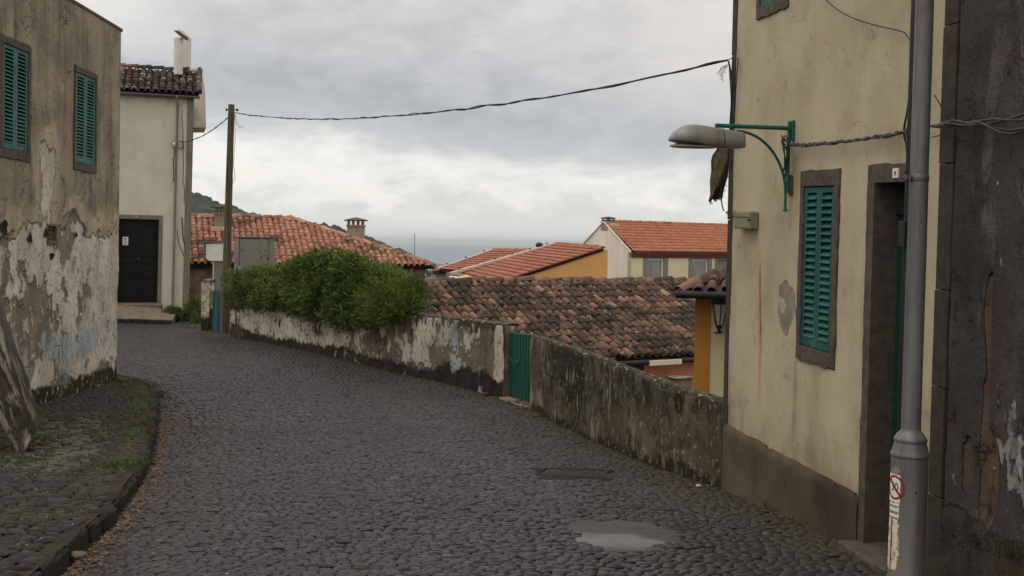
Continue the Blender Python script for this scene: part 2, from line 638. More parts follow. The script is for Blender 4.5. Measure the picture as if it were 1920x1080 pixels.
# --- roofs
brown = [(0, (.070, .050, .040)), (.3, (.115, .074, .056)), (.6, (.17, .102, .074)), (.8, (.24, .130, .092)), (.92, (.36, .190, .13)), (1, (.42, .29, .22))]
M['roofbrown'] = tile_mat('old lichened clay tiles', brown, .50, (.064, .047, .035), .25, (.32, .28, .22), zones=1.1)
dark = [(0, (.060, .045, .037)), (.45, (.105, .072, .056)), (.7, (.18, .112, .080)), (.85, (.36, .22, .155)), (1, (.56, .46, .32))]
M['roofdark'] = tile_mat('blackened clay tiles', dark, .50, (.046, .038, .033), .30, (.42, .38, .32))
orange = [(0, (.30, .145, .095)), (.4, (.43, .205, .135)), (.75, (.50, .25, .165)), (1, (.54, .31, .22))]
M['rooforange'] = tile_mat('salmon clay tiles', orange, .18, (.12, .080, .060), .04, (.5, .4, .33), zones=.9)
new = [(0, (.42, .160, .086)), (.5, (.48, .19, .104)), (1, (.54, .225, .125))]
M['roofnew'] = tile_mat('new terracotta tiles', new, .02, (.24, .11, .07), -.1, (.55, .36, .26), zones=.6)
red = [(0, (.30, .115, .072)), (.5, (.36, .140, .088)), (1, (.42, .175, .11))]
M['roofred'] = tile_mat('weathered red tiles', red, .06, (.19, .085, .06), -.1, (.5, .34, .26), zones=.6)
M['mortar'] = plain('pale mortar', A(200, 180, 165, .9), .8, var=.25, sc=6)
M['underroof'] = plain('dark under the tiles', (.02, .014, .011), .95)
M['soffit'] = plain('dark red eaves course', A(84, 36, 30), .7, var=.3, sc=8)

# --- far houses
M['ochre'] = plain('ochre painted wall', A(210, 158, 100, .8), .8, var=.08, sc=1.2, bump=.1)
M['creamwall'] = plain('cream painted wall', A(214, 202, 168, .85), .8, var=.05, sc=1.0, bump=.1)
M['gable'] = plain('grey white gable render', A(190, 182, 166), .8, var=.14, sc=1.2, bump=.1, streak=True)
M['framegrey'] = plain('grey stone frame', A(112, 106, 98), .8, var=.12, sc=5)
M['whiteframe'] = plain('white window frame', A(205, 202, 196), .5, var=.05)
M['chimney'] = plain('weathered chimney render', A(128, 118, 100), .85, var=.2, sc=4, streak=True, bump=.4)
M['darkcap'] = plain('dark chimney cap', A(74, 66, 58), .85, var=.3, sc=6)
M['rough'] = plain('rough bare masonry', A(120, 100, 84), .9, var=.4, sc=3, bump=.8, dist=.02, c2=A(78, 68, 58))
M['salmon'] = plain('salmon painted wall', A(172, 112, 88), .8, var=.12, sc=2)
M['yellow'] = plain('mustard painted corner', A(176, 122, 50, .85), .7, var=.12, sc=2, streak=True)
M['palecream'] = plain('pale cream wall', A(176, 164, 134), .75, var=.06, sc=2)
def mk_glass():
    t = NT('window glass with net curtain')
    p = t.obj()
    w = t.noise(p, (16, 16, .6), 3)
    col = t.mix(t.step(w, .3, .7), A(168, 164, 154, .9), A(96, 94, 90, .9))
    m = t.fin(col, .25, 0, .5)
    return m
M['curtain'] = mk_glass()

# --- garden walls
M['gwallA'] = layered('flaking whitewashed garden wall', A(168, 160, 144), A(146, 138, 124), [
    (0, .5, .035, 1.1, (3.6, 2.6), A(108, 95, 80), A(84, 74, 62), -.9),
    (None, .66, .05, 1.6, (11, 8), A(128, 118, 104), A(104, 96, 84), -.4),
    (1, .5, .10, 1.0, (6, 3), A(44, 40, 32), A(30, 28, 22), -.2),
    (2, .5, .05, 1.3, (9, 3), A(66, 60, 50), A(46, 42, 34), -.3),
    (3, .5, .05, 1.2, (3.5, 3), A(142, 146, 142), A(120, 122, 118), .3),
], streak=.25, streak_sc=(6, .8), grain=.45, bump=1.0, bscale=.04, cracks=.8)
M['gwallB'] = layered('damp blackened garden wall', A(84, 74, 58), A(62, 54, 42), [
    (0, .5, .05, 1.2, (4, 2.2), A(118, 106, 90), A(88, 80, 66), .5),
    (1, .5, .10, 1.0, (6, 3), A(38, 34, 27), A(28, 26, 20), -.2),
    (2, .5, .05, 1.4, (13, 2.0), A(140, 132, 118), A(106, 100, 88), .4),
    (3, .5, .05, 1.2, (9, 9), A(150, 146, 136), A(104, 102, 80), .3),
    (None, .60, .12, 1.5, (4, 3), A(46, 41, 32), A(36, 33, 26), -.1),
    (None, .66, .06, 1.6, (16, 12), A(112, 106, 92), A(90, 84, 70), .2),
], streak=.22, streak_sc=(7, 2.2), grain=.7, bump=1.0, bscale=.02)
M['coping'] = plain('mossy coping', A(78, 70, 56, .9), .9, var=.4, sc=7, bump=.9, dist=.02, c2=A(150, 144, 132, .9))
M['gategreen'] = plain('green gate paint', A(6, 64, 50), .45, var=.25, sc=6, bump=.1, streak=True)
M['olddoor'] = plain('faded blue green sheet metal', A(48, 78, 80), .55, var=.35, sc=8, streak=True)

# --- right house
M['rightwall'] = layered('buff painted render', A(158, 145, 121), A(147, 134, 111), [
    (0, .5, .03, .5, 9, A(108, 100, 88), A(96, 89, 78), -.8),
    (1, .5, .26, .45, (14, 1.5), A(176, 108, 40), A(146, 82, 30), 0),
    (2, .5, .3, .9, (4, 1.6), A(112, 98, 74), A(96, 84, 64), 0),
    (3, .5, .06, .8, (24, 2), A(86, 66, 44), A(78, 54, 30), 0),
    (None, .60, .2, 1.2, (2.2, 1.6), A(142, 128, 102), A(132, 120, 97), 0),
    (None, .64, .2, 1.3, (4, 2.2), A(160, 148, 124), A(152, 141, 117), 0),
], streak=.12, streak_sc=(4.5, .8), grain=.22, rough=.8, bump=.5, cracks=.35)
M['plinth'] = layered('grey brown cement plinth', A(84, 74, 59), A(72, 62, 49), [
    (0, .5, .25, 1.1, (2.5, 2), A(62, 53, 42), A(50, 43, 34), 0),
], streak=.2, grain=.55, bump=.9, bscale=.012)
M['blackwall'] = layered('soot black peeling wall', A(60, 56, 54), A(46, 43, 42), [
    (0, .5, .05, 1.1, (3.5, 1.0), A(92, 84, 78), A(70, 62, 58), .3),
    (1, .5, .03, .9, (4, 2), A(84, 70, 60), A(66, 54, 46), -1.0),
    (2, .5, .06, 2.4, (16, 8), A(140, 134, 128), A(100, 94, 90), .2),
    (3, .5, .05, .7, (3, 3), A(60, 50, 42), A(46, 38, 33), -.3),
    (None, .62, .2, 1.3, (4, 1.8), A(74, 67, 62), A(56, 51, 48), -.2),
    (None, .72, .12, 1.5, (9, 3), A(40, 37, 36), A(34, 32, 31), -.15),
], streak=.30, streak_sc=(4, 1.0), grain=.6, bump=1.0, bscale=.04, cracks=.6)
def mk_post():
    t = NT('grey post paint')
    p = t.obj()
    n1 = t.noise(p, (14, 14, 1.0), 5, .6); n2 = t.noise(p, 38, 5, .7); n3 = t.noise(p, (60, 60, 9), 4, .7); n4 = t.noise(p, 5, 4)
    col = t.mix(t.step(n1, .35, .68), A(92, 90, 88), A(72, 70, 68))
    col = t.mix(t.math('MULTIPLY', t.step(n4, .5, .72), .5), col, A(62, 58, 54))
    col = t.mix(t.math('MULTIPLY', t.step(n3, .64, .72), .6), col, A(128, 126, 122))
    col = t.mix(t.step(n2, .70, .74), col, A(70, 48, 36))
    t.bump(t.math('ADD', n2, n3), .2, .003)
    return t.fin(col, t.step(n1, .3, .7, True, .38, .62), .05, .45)
M['postpaint'] = mk_post()
M['lampgrey'] = plain('grey lamp housing', A(118, 115, 108), .4, .1, var=.3, sc=5, bump=.12, spec=.5, streak=True)
M['lampdark'] = plain('grimy lamp bowl', A(96, 90, 80), .35, var=.2, sc=9)
M['bracket'] = mk_paint('green bracket paint', A(12, 74, 58), A(30, 88, 72), A(84, 56, 40), .45, .68)
M['rust'] = plain('rusty iron', A(92, 58, 40), .85, var=.4, sc=14, bump=.5)
M['cable'] = plain('weathered cable sheath', A(62, 60, 60), .55, var=.3, sc=20)
M['blackcable'] = plain('black cable', (.02, .02, .022), .5, var=.3, sc=20)
M['pipeblack'] = plain('black pipe', (.012, .012, .015), .4, var=.3, sc=10, spec=.4)
M['junction'] = plain('olive grey box plastic', A(104, 102, 80), .5, var=.1, sc=9)
M['straw'] = plain('ragged brown fibre', A(84, 72, 52), .95, var=.45, sc=16, bump=1.0, dist=.03)
M['greendoor'] = plain('dark green door', (.008, .045, .030), .4, var=.2, sc=6, spec=.4)
M['cabinet'] = plain('grey cabinet paint', A(110, 108, 102), .5, var=.10, sc=4, bump=.08)
M['cabinetdark'] = plain('dark grey cabinet steel', A(84, 84, 84), .5, var=.12, sc=4)  # darker grey for the cabinet lid and the box rim
M['whitebox'] = plain('white box enamel', A(190, 190, 178), .5, var=.10, sc=5)
M['iron'] = plain('dark iron', (.03, .03, .03), .55, var=.3)
M['frost'] = plain('frosted lantern glass', A(150, 146, 136), .3, var=.1, sc=6)
M['bluepaint'] = plain('dark blue board', (.012, .013, .035), .6)
def mk_wood():
    t = NT('old wooden pole')
    p = t.obj()
    n1 = t.noise(p, (30, 30, .8), 5, .65); n2 = t.noise(p, (70, 70, 2), 4, .7)
    col = t.mix(t.step(n1, .3, .7), A(92, 82, 62), A(52, 46, 34))
    col = t.mix(t.step(n2, .58, .72), col, (.02, .017, .012))
    t.bump(n2, .8, .01)
    return t.fin(col, .9, 0, .2)
M['wood'] = mk_wood()
def mk_sticker():
    t = NT('torn rusty sticker')
    p = t.obj()
    n = t.noise(p, (26, 26, 10), 5, .7); n2 = t.noise(p, (60, 60, 30), 4)
    col = t.mix(t.step(n, .46, .62), A(176, 164, 146), A(140, 88, 40))
    col = t.mix(t.step(n2, .62, .7), col, A(70, 44, 26))
    return t.fin(col, .8, 0, .2)
M['torn'] = mk_sticker()

def leaf_mat(name, stops, tr=.25):
    t = NT(name)
    r, g, b, a = t.fld()
    col = t.ramp(r, stops)
    t.set(t.b.inputs['Base Color'], col)
    t.b.inputs['Roughness'].default_value = .6
    t.b.inputs['Specular IOR Level'].default_value = .25
    tl = t.n('BsdfTranslucent')
    t.set(tl.inputs[0], col)
    mx = t.n('MixShader')
    mx.inputs[0].default_value = tr
    t.t.links.new(t.b.outputs[0], mx.inputs[1])
    t.t.links.new(tl.outputs[0], mx.inputs[2])
    t.t.links.new(mx.outputs[0], t.out.inputs[0])
    return t.m
M['leaf'] = leaf_mat('shrub leaves', [(0, (.034, .054, .012)), (.5, (.112, .158, .032)), (.85, (.18, .225, .050)), (1, (.22, .16, .055))])
M['leaf2'] = leaf_mat('feathery shrub leaves', [(0, (.036, .060, .013)), (.5, (.122, .175, .034)), (1, (.20, .255, .062))])
M['leaf3'] = leaf_mat('broad dark leaves', [(0, (.030, .050, .011)), (.6, (.100, .148, .030)), (1, (.17, .215, .050))])
M['grass'] = leaf_mat('grass blades', [(0, (.030, .050, .010)), (.6, (.075, .115, .020)), (1, (.13, .16, .04))])
M['dullgrass'] = leaf_mat('dull grass blades', [(0, (.02, .026, .012)), (1, (.06, .065, .03))])
M['litter'] = leaf_mat('dry leaves', [(0, (.05, .026, .014)), (.4, (.14, .075, .035)), (.8, (.24, .16, .085)), (1, (.36, .30, .22))], .1)
M['twig'] = plain('shrub twigs', (.04, .03, .02), .9, var=.3)
M['hill'] = None
def mk_hill():
    t = NT('wooded hill')
    p = t.geo()
    n = t.noise(p, .035, 5, .65); n2 = t.noise(p, .008, 4)
    col = t.mix(t.step(n, .35, .65), (.012, .022, .016), (.030, .044, .026))
    col = t.mix(t.math('MULTIPLY', t.step(n2, .52, .62), .7), col, (.075, .09, .045))
    return t.fin(col, .95, 0, .1)
M['hill'] = mk_hill()
def mk_sea():
    t = NT('sea water')
    p = t.geo()
    n = t.noise(p, (.004, .015, 1), 5, .6)
    t.bump(t.noise(p, (.05, .05, 1), 4), .3, .5)
    return t.fin(t.mix(t.step(n, .4, .6), (.075, .13, .165), (.09, .15, .185)), .35, 0, .4)
M['sea'] = mk_sea()
# ------------------------------------------------------------------ outlines on the ground
KERB_PX = [(40, 1140), (85, 1098), (150, 1035), (215, 975), (250, 925), (275, 885), (288, 845), (295, 805), (299, 765), (299, 745), (289, 731), (262, 720), (222, 711)]
KERB = [ghit(*q) for q in KERB_PX]
GATE_L = ghit(949, 747)
GATE_R = ghit(993, 762)
RF = Fr(P(1354, 917, 9.4), (.17, -1, -.0335))           # street front of the cream house
RC = RF.o.copy()
POLE_B = P(421, 628, 27)
W1_PX = [(432, 632), (500, 643), (560, 655), (650, 676), (750, 701), (850, 723), (946, 747)]
W1 = [ghit(*q) for q in W1_PX]
W2 = [GATE_R.copy(), ghit(1040, 792), ghit(1120, 830), ghit(1230, 875), RC.copy() + Vector((-.02, 0, 0))]
LF = Fr(P(219, 714, 17.3), (-.033, 1, 0), (.011, 0, 1))   # u is negative towards the viewer
WF = Fr(P(353, 600, 31), (1, .30, .0), (.020, 0, 1))      # white house front, u negative to the left


def xr_road(D):
    pts = sorted([(q.y, q.x) for q in W1] + [(q.y, q.x) for q in W2] + [(6.75, RF.p(2.7, 0).x), (2, RC.x + .17 * 7.4)])
    return np.interp(D, [q[0] for q in pts], [q[1] for q in pts])


_k = sorted([(q.y, q.x) for q in KERB if q.y < KERB[9].y + .01] + [(2, -3.4)])
def xl_road(D):
    x = np.interp(D, [q[0] for q in _k], [q[1] for q in _k])
    t = (np.asarray(D) - KERB[9].y) / (KERB[-1].y - KERB[9].y)
    t = np.clip(t, 0, 1)
    xt = KERB[9].x + (KERB[-1].x - KERB[9].x) * (t ** 2)
    x = np.where(np.asarray(D) > KERB[9].y, xt, x)
    return np.where(np.asarray(D) > KERB[-1].y, -16.0, x)


def sheet(name, xs, ys, zf, mat, kind='structure'):
    X, Y = np.meshgrid(xs, ys)
    Z = zf(X, Y)
    n, m = X.shape
    idx = np.arange(n * m).reshape(n, m)
    q = np.stack([idx[:-1, :-1], idx[:-1, 1:], idx[1:, 1:], idx[1:, :-1]], -1).reshape(-1, 4)
    o = np_mesh(name, np.stack([X, Y, Z], -1).reshape(-1, 3), q, mat, None, None, np.stack([X, Y], -1).reshape(-1, 2))
    return tag(o, kind=kind)


def setts(D0, D1, rowh, w0, w1, xl, xr, zf, colf, warp=.05, gap=.004, dome=.006, seed=1, lean=.06, keep=None, rimdrop=.0085):
    """All stones of a cobbled surface: each a small pillow of 16 points, rows jittered."""
    g = np.random.default_rng(seed)
    cx, cy, hw, hh = [], [], [], []
    D = D0
    while D < D1:
        x = float(xl(D)) - .3
        xe = float(xr(D)) + .3
        rh = rowh * g.uniform(.85, 1.18)
        while x < xe:
            w = g.uniform(w0, w1)
            cx.append(x + w / 2); cy.append(D); hw.append(w / 2); hh.append(rh / 2)
            x += w
        D += rh
    cx, cy, hw, hh = map(np.array, (cx, cy, hw, hh))
    cy = cy + warp * 1.6 * fbm(cx * .5, cy * .5, 2, seed) + warp * .7 * fbm(cx * 2.3, cy * 2.3, 2, seed + 5) + lean * cx + g.uniform(-.008, .008, len(cx))
    ok = (cx > xl(cy)) & (cx < xr(cy))
    if keep is not None:
        ok &= keep(cx, cy)
    cx, cy, hw, hh = cx[ok], cy[ok], hw[ok], hh[ok]
    n = len(cx)
    c = np.array([-1, -.66, .66, 1.0])
    tx, ty = np.meshgrid(c, c)
    tx, ty = tx.ravel(), ty.ravel()
    rim = ((np.abs(tx) == 1) | (np.abs(ty) == 1))
    corner = (np.abs(tx) == 1) & (np.abs(ty) == 1)
    sx = np.where(corner, tx * .90, tx)
    sy = np.where(corner, ty * .90, ty)
    jx = g.uniform(-.10, .10, (n, 16)); jy = g.uniform(-.13, .13, (n, 16))
    X = (sx + jx) * (hw - gap / 2)[:, None]
    Y = (sy + jy) * (hh - gap / 2)[:, None]
    rot = g.normal(0, .09, n)[:, None]
    Xr, Yr = X * np.cos(rot) - Y * np.sin(rot), X * np.sin(rot) + Y * np.cos(rot)
    tilt = g.normal(0, .04, (n, 2))
    h = np.where(rim, -rimdrop, dome * .5)[None, :] + g.normal(0, .004, n)[:, None] + X * tilt[:, :1] + Y * tilt[:, 1:] + g.uniform(-.002, .002, (n, 16))
    X = cx[:, None] + Xr; Y = cy[:, None] + Yr
    Z = zf(X, Y) + h
    V = np.stack([X, Y, Z], -1).reshape(-1, 3)
    i = np.arange(16).reshape(4, 4)
    q = np.stack([i[:-1, :-1], i[:-1, 1:], i[1:, 1:], i[1:, :-1]], -1).reshape(-1, 4)
    Fc = (q[None] + (np.arange(n) * 16)[:, None, None]).reshape(-1, 4)
    col = np.repeat(colf(cx, cy, g), 16, axis=0)
    return V, Fc, col


def road_z(x, y):
    return ground(y) + .012 * fbm(np.asarray(x) * .6, np.asarray(y) * .6, 3, 3) - .02 * np.clip(1 - (np.asarray(x) - xl_road(y)) / .6, 0, 1) * (np.asarray(y) < 18)


PATCH_C = ghit(1165, 1001)
PATCH_R = (ghit(1058, 1000) - ghit(1290, 1003)).length / 2
PATCH_L = abs(ghit(1165, 967).y - ghit(1165, 1033).y) / 2
COVER = [ghit(1002, 880), ghit(1098, 884), ghit(1140, 899), ghit(1048, 899)]


def patch_r(ang):
    return 1 + .10 * np.sin(3 * ang + .7) + .07 * np.sin(5 * ang + 2) + .05 * np.sin(9 * ang)


def not_patch(x, y):
    a = np.arctan2((y - PATCH_C.y) / PATCH_L, (x - PATCH_C.x) / PATCH_R)
    r = np.hypot((y - PATCH_C.y) / PATCH_L, (x - PATCH_C.x) / PATCH_R)
    cx = sum(q.x for q in COVER) / 4; cy = sum(q.y for q in COVER) / 4
    ok = ~((np.abs(x - cx) < .34) & (np.abs(y - cy) < .30))
    return (r > patch_r(a) * .84) & ok


def road_col(x, y, g):
    n = len(x)
    edge = np.clip(1.1 - (xr_road(y) - x) / 1.5, 0, 1) * .9 + np.clip(1 - (x - xl_road(y)) / .5, 0, 1) * .35
    big = .5 + .5 * fbm(x * .45, y * .35, 3, 21)
    track = np.exp(-((x - (xl_road(y) * .62 + xr_road(y) * .38)) / .45) ** 2) + np.exp(-((x - (xl_road(y) * .30 + xr_road(y) * .70)) / .45) ** 2)
    wear = np.exp(-((x - (xl_road(y) * .45 + xr_road(y) * .55)) / 1.6) ** 2)
    r = np.clip(g.normal(.42, .27, n) + .9 * (big - .5) + .22 * track, 0, 1)
    return np.stack([r, np.clip(edge + .25 * (big - .4), 0, 1), g.uniform(0, .34, n) * (g.uniform(0, 1, n) > .05) + .36 * (g.uniform(0, 1, n) > .985), np.ones(n)], -1)


V1, F1, C1 = setts(3.8, 13.5, .050, .055, .115, xl_road, xr_road, road_z, road_col, seed=11, keep=not_patch)
V2, F2, C2 = setts(13.5, 33, .066, .07, .13, xl_road, xr_road, road_z, road_col, seed=12, warp=.06)
tag(np_mesh('road', np.vstack([V1, V2]), np.vstack([F1, F2 + len(V1)]), M['cobble'], None, np.vstack([C1, C2])), kind='structure')
ys = np.linspace(-6, 40, 200)
S_, Y_ = np.meshgrid(np.linspace(0, 1, 90), ys)
XR = np.where(Y_ < 2, RC.x + .17 * 7.4, xr_road(Y_)) + .12 - .3 * np.clip(Y_ - 27, 0, 1)
X_ = -18 + (XR + 18) * S_
idx = np.arange(X_.size).reshape(X_.shape)
q = np.stack([idx[:-1, :-1], idx[:-1, 1:], idx[1:, 1:], idx[1:, :-1]], -1).reshape(-1, 4)
tag(np_mesh('road_bed', np.stack([X_, Y_, road_z(X_, Y_) - .0055], -1).reshape(-1, 3), q, M['roadbed']), kind='structure')

# mortar patch in the setts
a = np.linspace(0, 2 * np.pi, 72, endpoint=False)
rad = np.linspace(.0, 1, 14)[1:]
pv = [(PATCH_C.x, PATCH_C.y)]
for r_ in rad:
    k = r_ * patch_r(a)
    pv += list(zip(PATCH_C.x + PATCH_R * k * np.cos(a), PATCH_C.y + PATCH_L * k * np.sin(a)))
pv = np.array(pv)
rr = np.concatenate([[0], np.repeat(rad, 72)])
pz = road_z(pv[:, 0], pv[:, 1]) + .016 * (1 - rr ** 3) - .0075 + .005 * fbm(pv[:, 0] * 6, pv[:, 1] * 6, 3, 4)
pc = np.stack([rr, np.clip(.95 - np.abs((pv[:, 1] - PATCH_C.y) / PATCH_L + .42) * 1.1 - np.clip((pv[:, 0] - PATCH_C.x) / PATCH_R - .2, 0, 1) * .8, 0, 1) + .35 * np.clip(-(pv[:, 0] - PATCH_C.x) / PATCH_R - .55, 0, 1), rr, np.ones(len(rr))], -1)
mb = MB()
fs = [(0, 1 + k, 1 + (k + 1) % 72) for k in range(72)]
for j in range(len(rad) - 1):
    for k in range(72):
        a0 = 1 + j * 72
        fs.append((a0 + k, a0 + 72 + k, a0 + 72 + (k + 1) % 72, a0 + (k + 1) % 72))
mb.add([(x, y, z) for (x, y), z in zip(pv, pz)], fs, None, [tuple(q) for q in pc], True)
tag(mb.build('mortar_patch', M['concrete']), 'pale oval mortar patch set into the dark cobbled road', 'road patch')

# square inspection cover, lid tilted a little in its frame
cc = sum(COVER, Vector()) / 4
cov = thing('inspection_cover', 'dark sunken inspection cover with an open joint round it, in the cobbled road', 'cover', (cc.x, cc.y, float(road_z(cc.x, cc.y))))
cfr = Fr((cc.x, cc.y, float(road_z(cc.x, cc.y)) - .004), (1, -.06, -.005))
flat = Fr(cfr.o, cfr.U, Vector((.35, 1, .02)).normalized())
flat.N = Vector((0, 0, 1))
MB().box(flat, -.30, .30, -.25, .25, -.04, .0).build('lid', M['lid'], cov, .006)
mb = MB()
for u0, u1, v0, v1 in [(-.325, .325, .262, .272), (-.325, .325, -.272, -.262), (-.325, -.315, -.2615, .2615), (.315, .325, -.2615, .2615)]:
    mb.box(flat, u0, u1, v0, v1, -.03, .004)
mb.build('frame', M['iron'], cov, .003)

# ------------------------------------------------------------------ pavement on the left
def pave_z(x, y):
    x = np.asarray(x, float); y = np.asarray(y, float)
    return ground(y) + .098 + .02 * fbm(x * .8, y * .8, 3, 31) + .03 * np.clip((xl_road(y) - x) / 3, 0, 1)


def xr_pave(D):
    return xl_road(np.minimum(D, KERB[-1].y - .02)) - .10


def xl_pave(D):
    return np.asarray(D) * 0 - 7.2


def pave_d(x, y):
    """how bare of dirt the stones are: a band beside the kerb and the near corner"""
    e = xl_road(np.minimum(y, KERB[-1].y - .02)) - x
    b = 1.25 - np.abs(e - .9) / 1.0 + .9 * fbm(x * .9, y * .9, 3, 41)
    b += np.clip((9.0 - y) / 2.0, 0, 1.2)
    return b - np.clip((y - 14.5) / 1.5, 0, 2)


def pave_col(x, y, g):
    n = len(x)
    e = xl_road(np.minimum(y, KERB[-1].y - .02)) - x
    pale = np.clip(1.3 - np.abs(e - .95) / .75, 0, 1) * np.clip(1.3 - np.abs(y - 11.0) / 3.6, 0, 1)
    mossy = np.clip(1 - np.abs(e - .25) / .4, 0, 1) * np.clip((y - 7) / 4, .15, 1)
    return np.stack([g.uniform(0, 1, n), np.clip(.2 + .5 * np.clip((e - 1.3) / 1.2, 0, 1), 0, 1), pale * (.30 + .55 * g.uniform(0, 1, n)), 1 - .78 * mossy], -1)


V, Fc, Cc = setts(4.5, 17.4, .085, .07, .14, xl_pave, xr_pave, lambda x, y: pave_z(x, y) + .014 * np.clip(pave_d(x, y) - .75, -1.8, .9), pave_col, seed=33, dome=.018, gap=.010, warp=.08)
tag(np_mesh('pavement', V, Fc, M['pavecobble'], None, Cc), kind='structure')
ys = np.linspace(2, 18.2, 190)
ss = np.linspace(0, 1, 70)
S_, Y_ = np.meshgrid(ss, ys)
XR = xl_road(np.minimum(Y_, KERB[-1].y - .02)) - .045
X_ = -9.5 + (XR + 9.5) * S_
Z_ = pave_z(X_, Y_) - .004 + .006 * fbm(X_ * 5, Y_ * 5, 3, 77)
idx = np.arange(X_.size).reshape(X_.shape)
q = np.stack([idx[:-1, :-1], idx[:-1, 1:], idx[1:, 1:], idx[1:, :-1]], -1).reshape(-1, 4)
tag(np_mesh('pavement_bed', np.stack([X_, Y_, Z_], -1).reshape(-1, 3), q, M['dirt']), kind='structure')


# kerb stones
def resample(pts, step):
    out, acc = [pts[0]], 0.0
    for a_, b_ in zip(pts[:-1], pts[1:]):
        L = (b_ - a_).length
        n = max(1, int(L / .04))
        for i in range(1, n + 1):
            out.append(a_.lerp(b_, i / n))
    return out


def smooth_poly(pts, it=2):
    for _ in range(it):
        q = [pts[0]]
        for a_, b_ in zip(pts[:-1], pts[1:]):
            q += [a_.lerp(b_, .25), a_.lerp(b_, .75)]
        q.append(pts[-1])
        pts = q
    return pts


kp = resample(smooth_poly([Vector((q.x, q.y, 0)) for q in KERB]), .04)
cum = [0]
for a_, b_ in zip(kp[:-1], kp[1:]):
    cum.append(cum[-1] + (b_ - a_).length)
mb = MB()
s_ = 0.0
kx = np.array([q.x for q in kp]); ky = np.array([q.y for q in kp]); cum = np.array(cum)
while s_ < cum[-1] - .1:
    L = random.uniform(.26, .50) if s_ > 1.4 else random.uniform(.42, .62)
    e = min(s_ + L, cum[-1])
    n = 6
    dz = random.uniform(-.016, .010); off = random.uniform(-.022, .012); w = random.uniform(.085, .12)
    vs, fs = [], []
    for i in range(n + 1):
        t_ = s_ + .008 + (e - s_ - .016) * i / n
        x, y = np.interp(t_, cum, kx), np.interp(t_, cum, ky)
        x2, y2 = np.interp(t_ + .03, cum, kx), np.interp(t_ + .03, cum, ky)
        x1, y1 = np.interp(t_ - .03, cum, kx), np.interp(t_ - .03, cum, ky)
        tx, ty = x2 - x1, y2 - y1
        l = math.hypot(tx, ty) or 1
        nx, ny = ty / l, -tx / l          # towards the road
        if nx < -.2: nx, ny = -nx, -ny
        g0 = float(ground(y))
        endr = .018 * (1 if i in (0, n) else 0)
        prof = [(off, -.12), (off - .004 - endr, .066 + dz), (off - .016 - endr, .088 + dz - endr), (off - .03 - endr, .096 + dz - endr), (off - w, .104 + dz - endr), (off - w - .01, -.05)]
        for (a1, z1) in prof:
            wob = random.uniform(-.008, .008)
            vs.append((x + nx * (a1 + wob), y + ny * (a1 + wob), g0 + z1 + wob))
    m_ = 6
    for i in range(n):
        for k in range(m_ - 1):
            fs.append((i * m_ + k, i * m_ + k + 1, (i + 1) * m_ + k + 1, (i + 1) * m_ + k))
    fs.append(tuple(range(m_ - 1, -1, -1)))
    fs.append(tuple(n * m_ + k for k in range(m_)))
    mb.add(vs, fs)
    s_ = e
kb = mb.build('kerb', M['kerb'])
tag(kb, kind='structure')

# ------------------------------------------------------------------ lower town ground, sea, hill
def terr(x, y):
    d = np.hypot(x * .6, np.maximum(y, 0))
    z = -3.4 - .00 * d - np.clip((d - 25) / 500, 0, 1) * 90
    return z + 1.5 * fbm(x * .01, y * .01, 3, 9) * np.clip(d / 100, 0, 1)


xs = np.concatenate([np.linspace(-900, -60, 20), np.linspace(-50, 50, 40), np.linspace(60, 900, 20)])
yy = np.concatenate([np.linspace(-300, -10, 12), np.linspace(0, 80, 30), np.linspace(100, 900, 30)])
sheet('terrain', xs, yy, terr, M['terrain'])
xs = np.linspace(-30000, 30000, 41)
sheet('sea', xs, np.concatenate([np.linspace(-200, 3000, 20), np.linspace(4000, 42000, 30)]), lambda x, y: x * 0 - 58.0, M['sea'])

HILL_PX = [(150, 352), (260, 349), (330, 357), (358, 364), (376, 368), (396, 378), (414, 384), (440, 395), (470, 404), (520, 411), (560, 416), (600, 424), (632, 431), (660, 438), (690, 449), (715, 459), (735, 467), (752, 473), (770, 482)]
hd = 1500.0
hx = [P(a_, b_, hd) for a_, b_ in HILL_PX]
sx = np.linspace(hx[0].x, hx[-1].x, 620)
ridge = np.interp(sx, [q.x for q in hx], [q.z for q in hx])
ty = np.linspace(-1, 1, 90)
Xh, Th = np.meshgrid(sx, ty)
Rg = np.interp(Xh, [q.x for q in hx], [q.z for q in hx])
Yh = hd + Th * 420 + 60 * fbm(Xh * .004, Th * 2, 3, 5)
Zh = -62 + (Rg + 62) * np.clip(1 - np.abs(Th) ** 1.5, 0, 1)
Zh += 9 * fbm(Xh * .012, Yh * .012, 4, 8) * (1 - np.exp(-((Th) / .3) ** 2)) + (np.abs(fbm(Xh * .07, Yh * .07, 3, 6)) ** .7) * 11 - 3
Zh += 4.5 * np.maximum(0, fbm(Xh * .16, Yh * .16, 2, 61))
idx = np.arange(Xh.size).reshape(Xh.shape)
q = np.stack([idx[:-1, :-1], idx[:-1, 1:], idx[1:, 1:], idx[1:, :-1]], -1).reshape(-1, 4)
tag(np_mesh('hill', np.stack([Xh, Yh, Zh], -1).reshape(-1, 3), q, M['hill'], smooth=True), kind='structure')
